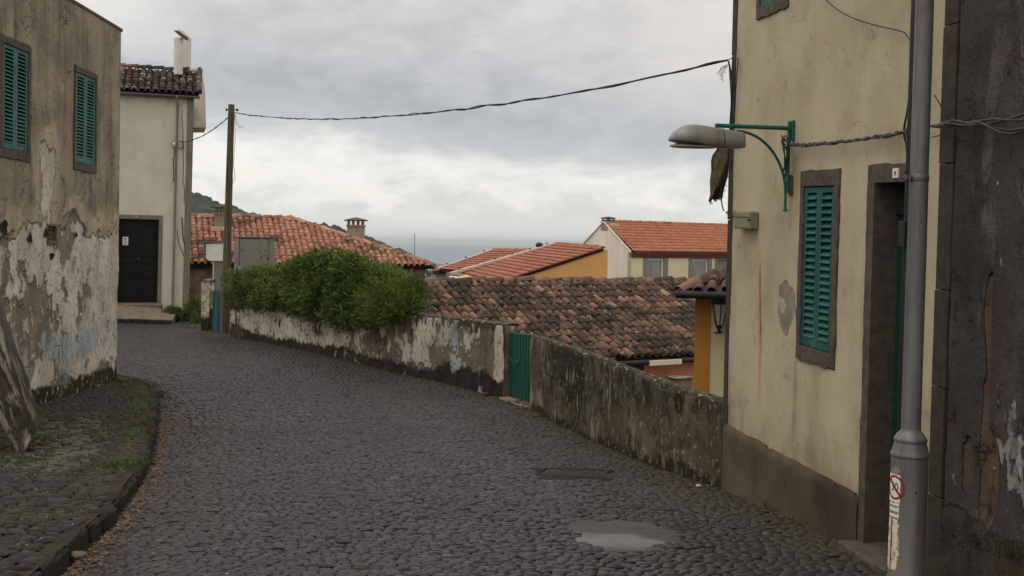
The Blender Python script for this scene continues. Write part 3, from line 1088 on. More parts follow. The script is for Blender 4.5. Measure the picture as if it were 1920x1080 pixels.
# ------------------------------------------------------------------ tiled roofs
def tiles(o, U, S, L, Rn, tw, te, rad, flat=.85, clip=None, jit=1.0, seg=6, lap=1.18, lift=.022, pans=True, u_off=0.0):
    """Clay cover and pan tiles. o top-left of the slope, U along the ridge, S straight down the slope."""
    o, U, S = Vector(o), Vector(U).normalized(), Vector(S).normalized()
    N = U.cross(S)
    if N.z < 0: N = -N
    V, Fc, C = [], [], []
    nc, nr = int(round(L / tw)), int(math.ceil(Rn / te))
    te = Rn / (nr + lap - 1)
    for i in range(nc):
        uc = u_off + (i + .5) * L / nc
        cu = random.gauss(0, .10) * jit
        for j in range(nr):
            s0 = j * te
            if clip and not clip(uc, s0 + te * .5):
                continue
            rnd = min(1, max(0, random.random() * .8 + .1 + cu * .5))
            c4 = (rnd, random.random(), random.random(), 1)
            du = random.gauss(0, .010) * jit; dv = random.gauss(0, .012) * jit; dr = random.gauss(0, .012) * jit
            dh = abs(random.gauss(0, .006)) * jit
            s1 = s0 + te * lap
            b = len(V)
            for s, r, h in ((s0 - .01, rad * .86, 0 + dh), (s1, rad, lift + dh), (s1, rad - .016, lift + dh - .002)):
                for k in range(seg + 1):
                    a = math.pi * k / seg
                    x = uc + du + dr * (s - s0) + r * math.cos(a)
                    V.append(o + U * x + S * (s + dv) + N * (h + r * flat * math.sin(a)))
                    C.append(c4)
            n = seg + 1
            for k in range(seg):
                Fc.append((b + k, b + k + 1, b + n + k + 1, b + n + k))
                Fc.append((b + n + k, b + n + k + 1, b + 2 * n + k + 1, b + 2 * n + k))
            if pans:
                c4 = (max(0, rnd * .6), .8, 0.2, 1)
                up = uc + tw / 2
                b = len(V)
                rp = max(.03, tw / 2 - rad * .45)
                for s, h in ((s0 - .01, -.012), (s1, .008)):
                    for k in range(4):
                        a = math.pi * k / 3
                        V.append(o + U * (up + rp * math.cos(a)) + S * (s + dv) + N * (h - rp * .45 * math.sin(a) + .012))
                        C.append(c4)
                for k in range(3):
                    Fc.append((b + k, b + k + 1, b + 5 + k, b + 4 + k))
    return np.array([tuple(q) for q in V], float), np.array(Fc, int), np.array(C, float)


def ridge_caps(a, b, rad, te, flat=.9, jit=1.0, lift=.03):
    a, b = Vector(a), Vector(b)
    T = (b - a).normalized()
    W = T.cross(Vector((0, 0, 1))).normalized()
    Up = W.cross(T)
    V, Fc, C = [], [], []
    n = max(1, int(round((b - a).length / te)))
    seg = 6
    for i in range(n):
        p0 = a + (b - a) * (i / n); p1 = a + (b - a) * ((i + 1.15) / n)
        c4 = (random.random(), random.random(), random.random(), 1)
        bi = len(V)
        dw = random.gauss(0, .012) * jit; dh = random.gauss(0, .008) * jit
        for p, r, h in ((p0, rad * .88, 0), (p1, rad, lift), (p1, rad - .02, lift)):
            for k in range(seg + 1):
                w = math.pi * k / seg
                V.append(p + W * (r * math.cos(w) + dw) + Up * (r * flat * math.sin(w) + h + dh - rad * .3)); C.append(c4)
        m = seg + 1
        for k in range(seg):
            Fc.append((bi + k, bi + k + 1, bi + m + k + 1, bi + m + k))
            Fc.append((bi + m + k, bi + m + k + 1, bi + 2 * m + k + 1, bi + 2 * m + k))
    return np.array([tuple(q) for q in V], float), np.array(Fc, int), np.array(C, float)


def join(*parts):
    V, Fc, C, b = [], [], [], 0
    for v, f, c in parts:
        if len(v) == 0: continue
        V.append(v); Fc.append(f + b); C.append(c); b += len(v)
    return np.vstack(V), np.vstack(Fc), np.vstack(C)


def roofmesh(name, data, mat, parent):
    v, f, c = data
    return np_mesh(name, v, f, mat, parent, c, smooth=True)


def slope(theta, phi):
    """U along the ridge (to the right), S down the slope towards the viewer."""
    U = Vector((math.cos(theta), math.sin(theta), 0))
    d = Vector((math.sin(theta), -math.cos(theta), 0))
    return U, (d * math.cos(phi) + Vector((0, 0, -math.sin(phi)))).normalized(), d


def deck(poly, N, th, name, parent, mat=None):
    mb = MB()
    ring = [Vector(q) - N * .035 for q in poly]
    mb.prism(ring, -N * th)
    return mb.build(name, mat or M['underroof'], parent)


# ------------------------------------------------------------------ window with shutters / surround
def shutter_mesh(fr, u0, u1, v0, v1, n, nsl, th=.035, slat_open=.55):
    mb = MB()
    st = (u1 - u0) * .17
    rt, rb = (v1 - v0) * .035, (v1 - v0) * .055
    mb.box(fr, u0, u0 + st, v0, v1, n, n + th)
    mb.box(fr, u1 - st, u1, v0, v1, n, n + th)
    mb.box(fr, u0 + st, u1 - st, v1 - rt, v1, n + .002, n + th - .003)
    mb.box(fr, u0 + st, u1 - st, v0, v0 + rb, n + .002, n + th - .003)
    a0, a1 = v0 + rb, v1 - rt
    pitch = (a1 - a0) / nsl
    for k in range(nsl):
        vt = a1 - k * pitch
        vb = vt - pitch * 1.02
        # slat: upper edge inside, lower edge outside
        t = pitch * .16
        q = [(vt - pitch * (1 - slat_open) * .3, n + .004), (vb + t, n + th + .006), (vb, n + th + .004), (vt - pitch * (1 - slat_open) * .3 - t, n + .000)]
        vs = [fr.p(u0 + st, y, z) for y, z in q] + [fr.p(u1 - st, y, z) for y, z in q]
        mb.add(vs, [(0, 1, 5, 4), (1, 2, 6, 5), (2, 3, 7, 6), (3, 0, 4, 7)])
    return mb


def ragged_frame(fr, o_, i_, n0, n1, amp=.012, seed=0):
    """stone surround: outer rectangle with an uneven edge, inner rectangle clean. o_, i_ = (u0,u1,v0,v1)"""
    mb = MB()
    g = random.Random(seed)

    def bar(u0, u1, v0, v1, side):
        vert = (v1 - v0) > (u1 - u0)
        n = max(2, int((v1 - v0 if vert else u1 - u0) / .07))
        vs, fs = [], []
        for k in range(n + 1):
            t = k / n
            w = g.uniform(-amp, amp)
            if vert:
                y = v0 + (v1 - v0) * t
                a, b = (u0 + w, u1) if side < 0 else (u0, u1 + w)
                q = [(a, y, n0), (a, y, n1), (b, y, n1), (b, y, n0)]
            else:
                x = u0 + (u1 - u0) * t
                a, b = (v0 + w, v1) if side < 0 else (v0, v1 + w)
                q = [(x, b, n0), (x, b, n1), (x, a, n1), (x, a, n0)]
            vs += [fr.p(*z) for z in q]
        for k in range(n):
            for m in range(4):
                m2 = (m + 1) % 4
                fs.append((k * 4 + m, k * 4 + m2, k * 4 + 4 + m2, k * 4 + 4 + m))
        fs += [(3, 2, 1, 0), (n * 4, n * 4 + 1, n * 4 + 2, n * 4 + 3)]
        mb.add(vs, fs)
    bar(o_[0], o_[1], i_[3], o_[3], 1)
    bar(o_[0], o_[1], o_[2], i_[2], -1)
    bar(o_[0], i_[0], i_[2], i_[3], -1)
    bar(i_[1], o_[1], i_[2], i_[3], 1)
    return mb


def shuttered_window(fr, parent, outer, inner, mat, nsl, seed, depth=.05):
    w = ragged_frame(fr, outer, inner, -.10, .018, .010, seed).build('window', M['surround'], parent, .004)
    mid = (inner[0] + inner[1]) / 2
    MB().box(fr, inner[0], inner[1], inner[2], inner[3], -.12, -.09).build('shade_backing', M['gap_shade'], w)  # black sheet painting the unlit room behind the slats
    for a, b in ((inner[0] + .006, mid - .003), (mid + .003, inner[1] - .006)):
        shutter_mesh(fr, a, b, inner[2] + .006, inner[3] - .006, -.03, nsl).build('shutter', mat, w, .002, 1)
    for v in (.2, .8):
        y = inner[2] + (inner[3] - inner[2]) * v
        for a, b in ((inner[0] - .012, inner[0] + .016), (inner[1] - .016, inner[1] + .012)):
            MB().box(fr, a, b, y - .04, y + .04, .006, .014).build('hinge', mat, w)
    return w


# ================================================================== weathered house on the left
lh = thing('weathered_house', 'tall old house with peeling blue and white limewash and two teal shuttered windows', 'house', LF.o)
U0, VT = -7.5, LF.uv(226, 58)[1]
w2o = LF.rect((139, 122), (182, 140), (179, 325), (137, 318)); w2i = LF.rect((141, 135), (179, 149), (176.5, 310), (140, 303))
w1o = LF.rect((-6, 61), (58, 86), (54, 304), (-8, 292)); w1i = LF.rect((5, 79), (52.5, 99), (50.5, 286), (2.5, 277))
hw = [(w[0], w[1], w[2], w[3]) for w in (w1o, w2o)]
grate = LF.rect((88, 418), (106, 420), (106, 456), (88, 452))


def left_field(u, v):
    u_ = -u
    line = 2.32 + .10 * np.sin(u_ * 2.1 + .5) + .22 * fbm(u * 1.1, v * 0 + 3, 3, 51) + .25 * np.exp(-((u_ - 1.9) / .35) ** 2)
    Rr = .5 + (line - v) * 1.15
    Rr = np.where(v < line, np.minimum(Rr + .1 * 0, .5 + np.minimum(line - v, .28) * 1.15) + .18 * sst(line - v, .0, .5), Rr)
    G = .5 - np.abs(v - line - .02) * 1.6 + .28 * fbm(u * 1.5, v * 1.2, 3, 52) + .05
    G = np.maximum(G, .42 + .3 * fbm(u * 1.3 + 9, v * .9, 3, 53) - .25 * (v > line) - np.clip(v - line, 0, 1))
    B = .10 + .40 * fbm(u * .9, v * .5, 3, 54) + .33 * np.exp(-((v - .72) / .42) ** 2) + .14 * np.clip((u_ - .6) / 1.2, 0, 1) * (v < 1.2)
    us = LF.uv(90, 330)[0]
    streak = np.exp(-((u - us) / .33) ** 2) * sst(v, 1.2, 2.0) * (1 - sst(v, LF.uv(90, 265)[1] - .15, LF.uv(90, 265)[1] + .35))
    B = np.maximum(B - .6 * sst(v, 1.7, 2.2), .46 * np.exp(-((u - us - .04) / .10) ** 2) * (1 - sst(v, 2.2, 2.9)) * sst(v, 1.2, 1.8))
    Rr = np.where(v > line, np.maximum(Rr, streak * .66 + .08 * fbm(u * 6, v * .8, 2, 57)), Rr)
    Am = .5 + (.27 - v) * 3.2 + .18 * fbm(u * 2.2, v * 0, 3, 55)
    return chan(Rr, G, B, Am)


def left_disp(u, v):
    line = 2.35
    low = sst(-v, -2.6, -2.0)
    d = .018 * fbm(u * 2.2, v * 2.2, 4, 61) * low + .006 * fbm(u * 7, v * 7, 3, 62) * low + .004 * fbm(u * 3, v * 1.2, 3, 63)
    return d


grid_wall('wall', LF, U0, 0.0, -.35, VT, .035, M['leftwall'], lh, hw + [grate], left_field, left_disp)
# end of the wall seen from the street beyond, back and top
mb = MB()
mb.box(LF, U0, -.005, -.35, VT - .002, -5.0, -.35)
g = random.Random(4)
cols = []
nz = 46
vs, fs = [], []
for k in range(nz + 1):
    v = -.35 + (VT + .35) * k / nz
    low = 1 if v < 2.3 else .35
    wob = .022 * float(fbm(3.1, v * 3.0, 3, 90)) * low + g.uniform(-.006, .006) * low
    nn = float(left_disp(np.array([0.0]), np.array([v]))[0])
    vs += [LF.p(0, v, nn), LF.p(.03 + wob, v, -.03), LF.p(.03 + wob, v, -.36)]
for k in range(nz):
    a = k * 3
    fs += [(a, a + 1, a + 4, a + 3), (a + 1, a + 2, a + 5, a + 4)]
mb2 = MB()
fcol = left_field(np.zeros((nz + 1)), np.array([-.35 + (VT + .35) * k / nz for k in range(nz + 1)]))
mb2.add(vs, fs, [[(0.02 * (i % 3), vs[i].z - LF.o.z) for i in f] for f in fs], [tuple(fcol[i // 3]) for i in range(len(vs))])
mb2.build('corner', M['leftwall'], lh)
mb.build('body', M['greystone'], lh)
mb = MB().box(LF, U0, .05, VT - .004, VT + .05, -.42, .012)
mb.build('parapet', M['surround'], lh, .01)
shuttered_window(LF, lh, w1o, w1i, M['teal'], 24, 1)
shuttered_window(LF, lh, w2o, w2i, M['teal'], 24, 2)
# broken clay grating above a hole
gr = MB().box(LF, grate[0], grate[1], grate[2], grate[3], -.16, -.11)
gt = gr.build('vent_shade', M['gap_shade'], lh)  # black sheet painting the shade inside the vent
mb = MB()
gu, gv = grate[1] - grate[0], grate[3] - grate[2]
mb.box(LF, grate[0] - .02, grate[1] + .02, grate[2] - .03, grate[2] + .02, -.10, .035)
mb.box(LF, grate[0] - .02, grate[0] + .02, grate[2] + .021, grate[3], -.10, .012)
mb.box(LF, grate[1] - .02, grate[1] + .015, grate[2] + .021, grate[3], -.10, .012)
mb.box(LF, grate[0] + .021, grate[1] - .021, grate[3] - .035, grate[3], -.10, .010)
for k in (1, 2):
    x = grate[0] + gu * k / 3
    mb.box(LF, x - .012, x + .012, grate[2] + .021, grate[3] - .036, -.07, -.03)
for k in (1, 2, 3):
    y = grate[2] + gv * k / 4
    mb.box(LF, grate[0] + .021, grate[1] - .021, y - .010, y + .010, -.08, -.042)
mb.build('clay_grating', M['rough'], lh, .003)
# flat black discs that paint the shade of holes knocked in the wall
for px, py, w, h in ((54, 446, 5, 11), (84, 438, 5, 9), (95, 480, 5, 8), (141, 440, 2.5, 6), (156, 438, 2, 7), (5, 425, 9, 16)):
    u, v = LF.uv(px, py)
    du = (LF.uv(px + w, py)[0] - LF.uv(px - w, py)[0]) / 2
    dv = (LF.uv(px, py - h)[1] - LF.uv(px, py + h)[1]) / 2
    mb = MB()
    n = 18
    ring = []
    for k in range(n):
        a = 2 * math.pi * k / n
        r = 1 + .22 * math.sin(3 * a + px) + .12 * math.sin(5 * a)
        ring.append((u + du * r * math.cos(a), v + dv * r * math.sin(a)))
    vs = [LF.p(a, b, .026) for a, b in ring] + [LF.p(u + (a - u) * .8, v + (b - v) * .8, .020) for a, b in ring] + [LF.p(u, v, .016)]
    fs = [(k, (k + 1) % n, n + (k + 1) % n, n + k) for k in range(n)]
    fs2 = [(n + k, n + (k + 1) % n, 2 * n) for k in range(n)]
    mb.add(vs[n:], [(k, (k + 1) % n, n) for k in range(n)])
    mb.build('hole_shade', M['gap_shade'], lh)

# leaning stone at the left edge of the picture
BD = 10.0
bt = P(-60, 470, BD); b0 = P(70, 800, BD); b1 = P(38, 858, BD); bl = P(-100, 560, BD)
st = thing('leaning_stone_slab', 'thick dark stone slab with flaking whitewash leaning against the old house', 'stone slab', (b1.x, b1.y, float(pave_z(b1.x, b1.y))))
mb = MB()
nseg, dep = 26, Vector((-.20, .55, 0))
edgeA = [P(-140, 205, BD), P(-70, 405, BD), P(0, 605, BD), P(36, 708, BD), P(58, 772, BD), P(69, 806, BD)]
edgeB = [P(-290, 300, BD), P(-180, 485, BD), P(-70, 670, BD), P(-18, 760, BD), P(16, 820, BD), P(38, 858, BD)]


def along(pts, t):
    x = t * (len(pts) - 1)
    i = min(int(x), len(pts) - 2)
    return pts[i].lerp(pts[i + 1], x - i)


vs, fs, uvs, cs = [], [], [], []
nw, nt = 8, 60
ii = {}
for i in range(nt + 1):
    for k in range(nw + 1):
        p = along(edgeA, i / nt).lerp(along(edgeB, i / nt), k / nw)
        n_ = float(fbm(i * .35, k * .9, 3, 70)) * .012
        ii[(i, k, 0)] = len(vs); vs.append(p - Vector((0, n_, 0)))
        cs.append((.44 + .4 * float(fbm(i * .05, k * .55, 3, 75)), 0, 0, 0))
for i in range(nt):
    for k in range(nw):
        f = (ii[(i, k, 0)], ii[(i, k + 1, 0)], ii[(i + 1, k + 1, 0)], ii[(i + 1, k, 0)])
        fs.append(f); uvs.append([((q % (nw + 1)) * .06, (q // (nw + 1)) * .05) for q in f])
base = len(vs)
edge = [(i, 0) for i in range(nt + 1)] + [(nt, k) for k in range(1, nw + 1)] + [(i, nw) for i in range(nt - 1, -1, -1)]
for (i, k) in edge:
    vs.append(Vector(vs[ii[(i, k, 0)]]) + dep); cs.append((.3, 0, 0, 0))
for j in range(len(edge) - 1):
    a, b = ii[(*edge[j], 0)], ii[(*edge[j + 1], 0)]
    fs.append((a, b, base + j + 1, base + j)); uvs.append([(.6, j * .05), (.6, j * .05 + .05), (1.1, j * .05 + .05), (1.1, j * .05)])
mb.add(vs, fs, uvs, cs)
mb.build('slab', M['buttress'], st)

# ================================================================== white house at the bend
wh = thing('white_house', 'narrow white house with a black double door and a dark tiled eave', 'house', WF.p(-1, 0))
eu0 = -3.4
vE = WF.uv(300, 178)[1]
dr = WF.rect((222, 411), (297, 411), (296, 567), (221, 567))
do = WF.rect((215, 403), (304, 403), (303, 569), (214, 569))


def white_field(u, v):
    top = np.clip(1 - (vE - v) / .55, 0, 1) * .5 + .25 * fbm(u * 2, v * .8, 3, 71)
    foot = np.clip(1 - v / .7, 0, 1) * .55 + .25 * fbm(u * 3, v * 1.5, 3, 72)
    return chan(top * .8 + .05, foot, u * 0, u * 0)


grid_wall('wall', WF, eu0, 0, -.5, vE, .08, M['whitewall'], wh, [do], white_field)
MB().box(WF, eu0, -.006, -.5, vE + .02, -5.5, -.22).box(WF, eu0, do[0], -.5, vE, -.215, -.012).box(WF, do[1], -.006, -.5, vE, -.215, -.012).box(WF, do[0] + .002, do[1] - .002, do[3], vE, -.215, -.012).build('body', M['whitewall'], wh)
MB().box(WF, -.17, .012, -.5, vE - .02, -.2, .02).build('quoin', M['greystone'], wh, .01)
# the taller white block standing out on the gable side
sd = [P(378, 130, 33.0), P(384.5, 166, 33.0), P(386.5, 239, 33.0), P(352, 239, 33.0), P(352, 130, 33.0)]
MB().prism([sd[0], sd[4], sd[3], sd[2], sd[1]], (-.52, 1.6, 0)).build('side_wall', M['whitepink'], wh)
# door
mb = ragged_frame(WF, (do[0], do[1], do[2] - .02, do[3]), (dr[0], dr[1], dr[2] - .019, dr[3]), -.2, .02, .006, 5)
df = mb.build('door_frame', M['greystone'], wh, .006)
for a, b in ((dr[0], (dr[0] + dr[1]) / 2 - .004), ((dr[0] + dr[1]) / 2 + .004, dr[1])):
    mb = MB().box(WF, a, b, dr[2], dr[3], -.17, -.13)
    W_ = b - a
    H_ = dr[3] - dr[2]
    for (y0, y1) in ((.06, .24), (.28, .42), (.46, .50), (.54, .90)):
        for (i0, i1, n0) in ((.16, .84, .012), (.24, .76, .024)):
            mb.box(WF, a + W_ * i0, a + W_ * i1, dr[2] + H_ * (y0 + (.02 if i0 > .2 else 0)), dr[2] + H_ * (y1 - (.02 if i0 > .2 else 0)), -.131, -.13 + n0)
    mb.build('door', M['blackdoor'], wh, .008)
u, v = WF.uv(259.5, 486)
MB().lathe(WF.p(u, v, -.125), [(.0, -.02), (.028, -.02), (.03, 0), (.02, .02), (0, .026)], 10).build('door_knob', M['zinc'], wh)
# notice on the door, house number over it
u0, v0 = WF.uv(229.2, 459.5); u1, v1 = WF.uv(240.3, 444.2)
nt_ = MB().box(WF, u0, u1, v0, v1, -.105, -.098)
nt_ = nt_.build('notice', M['paper'], wh)
mb = MB()
for k, (a, b, y) in enumerate(((.2, .8, .82), (.3, .7, .70), (.22, .5, .52), (.35, .75, .45), (.3, .6, .3), (.25, .7, .2))):
    mb.box(WF, u0 + (u1 - u0) * a, u0 + (u1 - u0) * b, v0 + (v1 - v0) * (y - .03), v0 + (v1 - v0) * (y + .03), -.098, -.0965)
mb.build('print', M['redink'], nt_)


def glyphs(text, fr, uc, vc, hgt, n, mat, parent, name, squeeze=1.0, th=.002):
    cu = bpy.data.curves.new('t', 'FONT')
    cu.body = text
    cu.align_x = 'CENTER'; cu.align_y = 'CENTER'
    cu.extrude = .02
    ob = bpy.data.objects.new('t', cu)
    me = bpy.data.meshes.new_from_object(ob)
    bpy.data.objects.remove(ob)
    ys = [q.co.y for q in me.vertices]
    k = hgt / (max(ys) - min(ys))
    yc = (max(ys) + min(ys)) / 2
    org = world_loc(parent)
    for q in me.vertices:
        q.co = fr.p(uc + q.co.x * k * squeeze, vc + (q.co.y - yc) * k, n + (th if q.co.z > 0 else 0)) - org
    me.name = name
    return link(name, me, mat, parent)


u0, v0 = WF.uv(252.5, 408.6); u1, v1 = WF.uv(260.8, 403.5)
pl = MB().box(WF, u0, u1, v0, v1, .02, .028).build('number_plate', M['pipegrey'], wh)
glyphs('74', WF, (u0 + u1) / 2, (v0 + v1) / 2, (v1 - v0) * .62, .0285, M['paper'], pl, 'digits')
# roof
U_, S_, d_ = slope(math.atan2(.30, 1), R(31))
ztop = WF.p(0, vE + .06).z
run = 1.42
e0 = WF.p(eu0, vE + .0, .20); e0.z = ztop - .03
e1 = P(375, 172.5, 30.95); Lr = (e1 - e0).length
rl = run / math.cos(R(31))
o_ = e0 - S_ * rl
T1 = tiles(o_, U_, S_, Lr, rl - .06, .187, .20, .082, .9, None, .8, 6)
cap = ridge_caps(o_ + Vector((0, 0, .05)), o_ + U_ * Lr + Vector((0, 0, .05)), .10, .36)
vg = ridge_caps(o_ + U_ * (Lr - .01) + S_ * (rl - .1) + Vector((0, 0, .08)), o_ + U_ * (Lr - .01) + Vector((0, 0, .08)), .085, .22)
roof = roofmesh('roof', join(T1, cap, vg), M['roofdark'], wh)
N_ = U_.cross(S_); N_ = N_ if N_.z > 0 else -N_
deck([o_ + U_ * .0, o_ + U_ * (Lr - .03), o_ + U_ * (Lr - .03) + S_ * (rl - .05), o_ + S_ * (rl - .05)], N_, .07, 'roof_deck', roof)
# gutter (half round) and downpipe
ga = e0 + Vector((0, -.03, -.035)); gb = e1 + Vector((0, -.03, -.035)); gb.z = ga.z
T_ = (gb - ga).normalized(); W_ = T_.cross(Vector((0, 0, 1)))
vs, fs = [], []
for p in (ga, gb):
    for r_ in (.065, .056):
        for k in range(9):
            w = math.pi * k / 8
            vs.append(p + W_ * (r_ * math.cos(w)) - Vector((0, 0, r_ * math.sin(w))))
for k in range(8):
    fs += [(k, k + 1, 18 + k + 1, 18 + k), (9 + k + 1, 9 + k, 27 + k, 27 + k + 1), (18 + k, 18 + k + 1, 27 + k + 1, 27 + k), (k + 1, k, 9 + k, 9 + k + 1)]
fs += [(0, 18, 27, 9), (8, 17, 35, 26)]
mb = MB(); mb.add(vs, fs, smooth=True)
gut = mb.build('gutter', M['zinc'], wh)
u, v = WF.uv(332, 190)
ub, vb = WF.uv(323, 592)
pts = [WF.p(u, vE - .02, .22), WF.p(u, vE - .10, .20), WF.p(u + .02, vE - .24, .09), WF.p(u + .02, vE - .34, .07)]
pts += [WF.p(u + .02 + (ub - u - .02) * t, vE - .34 + (vb - vE + .34) * t, .07) for t in (.2, .4, .6, .8, 1)]
MB().tube(pts, .036, 10).build('downpipe', M['pipegrey'], wh)
# chimney stack: slab-sided with an open tin flap, paler stack behind it
ca = [P(328, 131, 31.6), P(345, 131, 31.6)]
fr_c = Fr(P(326.2, 140, 31.7), (1, .0, 0), (.012, 0, 1))
cw = (P(342.5, 140, 31.7) - P(326.2, 140, 31.7)).length
ch_h = P(330, 72, 31.7).z - fr_c.o.z
chm = MB().lathe(fr_c.p(cw / 2, 0), [(cw / 2, 0), (cw / 2, ch_h)], 20).build('chimney', M['white'], wh)
fr_d = Fr(P(343, 140, 32.4), (1, .0, 0), (.010, 0, 1))
cw2 = (P(355, 140, 32.4) - P(343, 140, 32.4)).length
h2 = P(355, 71, 32.4).z - fr_d.o.z
h1 = P(334, 56, 32.4).z - fr_d.o.z
q8 = [fr_d.p(0, 0, .2), fr_d.p(cw2, 0, .2), fr_d.p(cw2, h2, .2), fr_d.p(cw2 * .45, h2 + (h1 - h2) * .62, .2), fr_d.p(-.12, h1, .2), fr_d.p(0, h2 - .05, .2)]
MB().prism(q8, (0, .35, 0)).build('flue', M['white'], wh)
fa, fb = P(344.8, 70.5, 31.55), P(325.0, 57.0, 31.55)
wv = Vector((0, .34, 0))
up = Vector((.06, 0, .06))
q = [fa, fb, fb + up * .3, fa + up * .8]
MB().prism([fa + Vector((.02, 0, -.03)), fa + Vector((-.06, 0, 0)), fb, fb + Vector((.13, 0, 0)), fa + Vector((.02, 0, .07))], wv).build('chimney_flap', M['darkcap'], wh)
MB().lathe(fr_c.p(cw / 2, ch_h - .001), [(cw / 2 * .98, 0), (cw / 2 * .7, .012)], 20).build('mouth_shade', M['gap_shade'], chm)  # black disc painting the shade in the flue mouth
# raised cobbled ramp and threshold in front of the door
zt = WF.p(0, dr[2]).z
a0 = WF.p(do[0] - .8, 0, .0); a1 = WF.p(-.22, 0, .0)
mb = MB()
mb.hexa([(a0.x, a0.y - .28, zt - .9), (WF.p(do[1], 0).x + .05, a1.y - .30, zt - .9), (WF.p(do[1], 0).x + .05, a1.y, zt - .9), (a0.x, a0.y, zt - .9),
         (a0.x, a0.y - .28, zt - .03), (WF.p(do[1], 0).x + .05, a1.y - .30, zt - .05), (WF.p(do[1], 0).x + .05, a1.y, zt - .05), (a0.x, a0.y, zt - .03)])
mb.build('doorstep', M['stonestep'], wh, .02)
rp = [P(205, 596, 29.6), P(322, 609, 29.4)]
ra, rb = WF.p(do[0] - .8, 0, .285), WF.p(-.30, 0, .30)
nx, ny_ = 40, 14
Xp, Yp, Zp = [], [], []
pts = []
for j in range(ny_ + 1):
    for i in range(nx + 1):
        s, t = i / nx, j / ny_
        hi = Vector((ra.x + (rb.x - ra.x) * s, ra.y + (rb.y - ra.y) * s, zt - .07 - .30 * max(0, s - .45) ** 1.2))
        lo = rp[0].lerp(rp[1], s); lo.z = float(ground(lo.y)) + .10
        p = hi.lerp(lo, t)
        p.z += .012 * float(fbm(p.x * 9, p.y * 9, 2, 5))
        pts.append(p)
mb = MB()
mb.add(pts, [(j * (nx + 1) + i, (j + 1) * (nx + 1) + i, (j + 1) * (nx + 1) + i + 1, j * (nx + 1) + i + 1) for j in range(ny_) for i in range(nx)])
kr = len(pts) - nx - 1
mb2 = MB()
for i in range(0, nx, 5):
    p, q = pts[kr + i], pts[kr + min(nx, i + 5)]
    dd = (q - p) * .03
    mb2.hexa([p + dd + Vector((0, -.12, -.2)), q - dd + Vector((0, -.12, -.2)), q - dd + Vector((0, .02, -.2)), p + dd + Vector((0, .02, -.2)),
              p + dd + Vector((0, -.12, .012)), q - dd + Vector((0, -.12, .012)), q - dd + Vector((0, .02, .02)), p + dd + Vector((0, .02, .02))])
vv = [Vector(pts[(ny_ + 1) * (nx + 1) - 1]), Vector(pts[nx])]
mb.add([pts[nx], pts[-1], pts[-1] - Vector((0, 0, .3)), pts[nx] - Vector((0, 0, .6))], [(0, 1, 2, 3)])
tag(mb.build('pavement_ramp', M['stonestep']), kind='structure')
tag(mb2.build('ramp_kerb', M['kerb'], None, .01), kind='structure')
# ================================================================== cream house on the right
rh = thing('corner_house', 'tall buff rendered house with green shutters, dark stone corners and a cement plinth', 'house', RF.o)
QW = RF.uv(1366, 700)[0]                       # width of the corner stones
UR = RF.uv(1757, 500)[0]; UQ = RF.uv(1782, 500)[0]   # far corner stones
VTOP = 6.3
win_o = RF.rect((1504, 321), (1577, 316), (1567, 692), (1496, 675)); win_i = RF.rect((1510, 350), (1568, 348), (1558, 662), (1502, 648))
up_o = RF.rect((1425, -250), (1487, -300), (1484, 8), (1424, 40)); up_i = RF.rect((1430, -220), (1482, -260), (1476, -10), (1430, 12))
DTOP = RF.uv(1640, 343)[1]
du0 = RF.uv(1645, 360)[0]; dj0 = RF.uv(1633, 330)[0]; dl = RF.uv(1640, 309)[1]
dj1 = RF.uv(1727, 400)[0] + .03; du1 = dj1 - .10
DB = RF.uv(1616, 1012)[1]
door_hole = (du0, du1, DB - .6, DTOP)
upl = RF.uv(1357, 791)[1]; upr = RF.uv(1612, 926)
pl_top = lambda u: upl + (upr[1] - upl) * np.asarray(u) / upr[0]
ust = RF.uv(1473, 580); rust = [RF.uv(1425, y) for y in (472, 560, 640, 700)]


def right_field(u, v):
    s = ((u - ust[0]) / .10) ** 2 + ((v - ust[1]) / .42) ** 2
    pu = ust[0] + .03 * np.sin(v * 9)
    w = .165 + .05 * np.sin(v * 11 + 1) + .03 * np.sin(v * 27)
    up = RF.uv(1473, 518)[1]; lo = RF.uv(1475, 638)[1]
    m = (1 - np.abs(u - pu) / np.maximum(w, .01)) + .45 * fbm(u * 9, v * 5, 3, 88)
    grey = np.where((v < up) & (v > lo), m * 1.1 * np.minimum(1, np.minimum((up - v), (v - lo)) / .12), -.5) + .2
    keep = ((u - ust[0] + .055) / .05) ** 2 + ((v - RF.uv(1470, 572)[1]) / .05) ** 2 + .8 * fbm(u * 20, v * 14, 2, 89)
    grey = np.where(keep < 1, -.3, grey)
    ru = np.interp(v, [rust[3][1], rust[2][1], rust[1][1], rust[0][1]], [rust[3][0], rust[2][0], rust[1][0], rust[0][0]])
    ry0, ry1 = rust[0][1], RF.uv(1425, 770)[1]
    along_ = np.where(v < ry0, np.clip(1 - (ry0 - v) / (ry0 - ry1), 0, 1), 0)
    rst = np.exp(-((u - ru) / (.034 + .03 * (1 - along_))) ** 2) * (.25 + .75 * along_) * (along_ > 0) * 1.25
    core = np.exp(-((u - ru) / .020) ** 2) * np.clip(1.4 - np.abs(v - RF.uv(1425, 560)[1]) / .40, 0, 1) * .9
    foot = np.clip(1 - (v - pl_top(u)) / .45, 0, 1) * .42 + .30 * fbm(u * 1.2, v * .7, 3, 81) + .25 * np.clip((v - 4.5) / 2, 0, 1)
    foot += .3 * np.exp(-((u - QW) / .12) ** 2) * .6
    for w_, L_ in ((win_o, .9), (up_o, 1.3)):
        drip = (u > w_[0] - .05) * (u < w_[1] + .05) * (v < w_[2] + .05) * np.clip(1 - (w_[2] - v) / L_, 0, 1)
        foot += drip * (.22 + .30 * fbm(u * 9, v * .6, 2, 87))
    return chan(grey, rst, foot + .05, core)


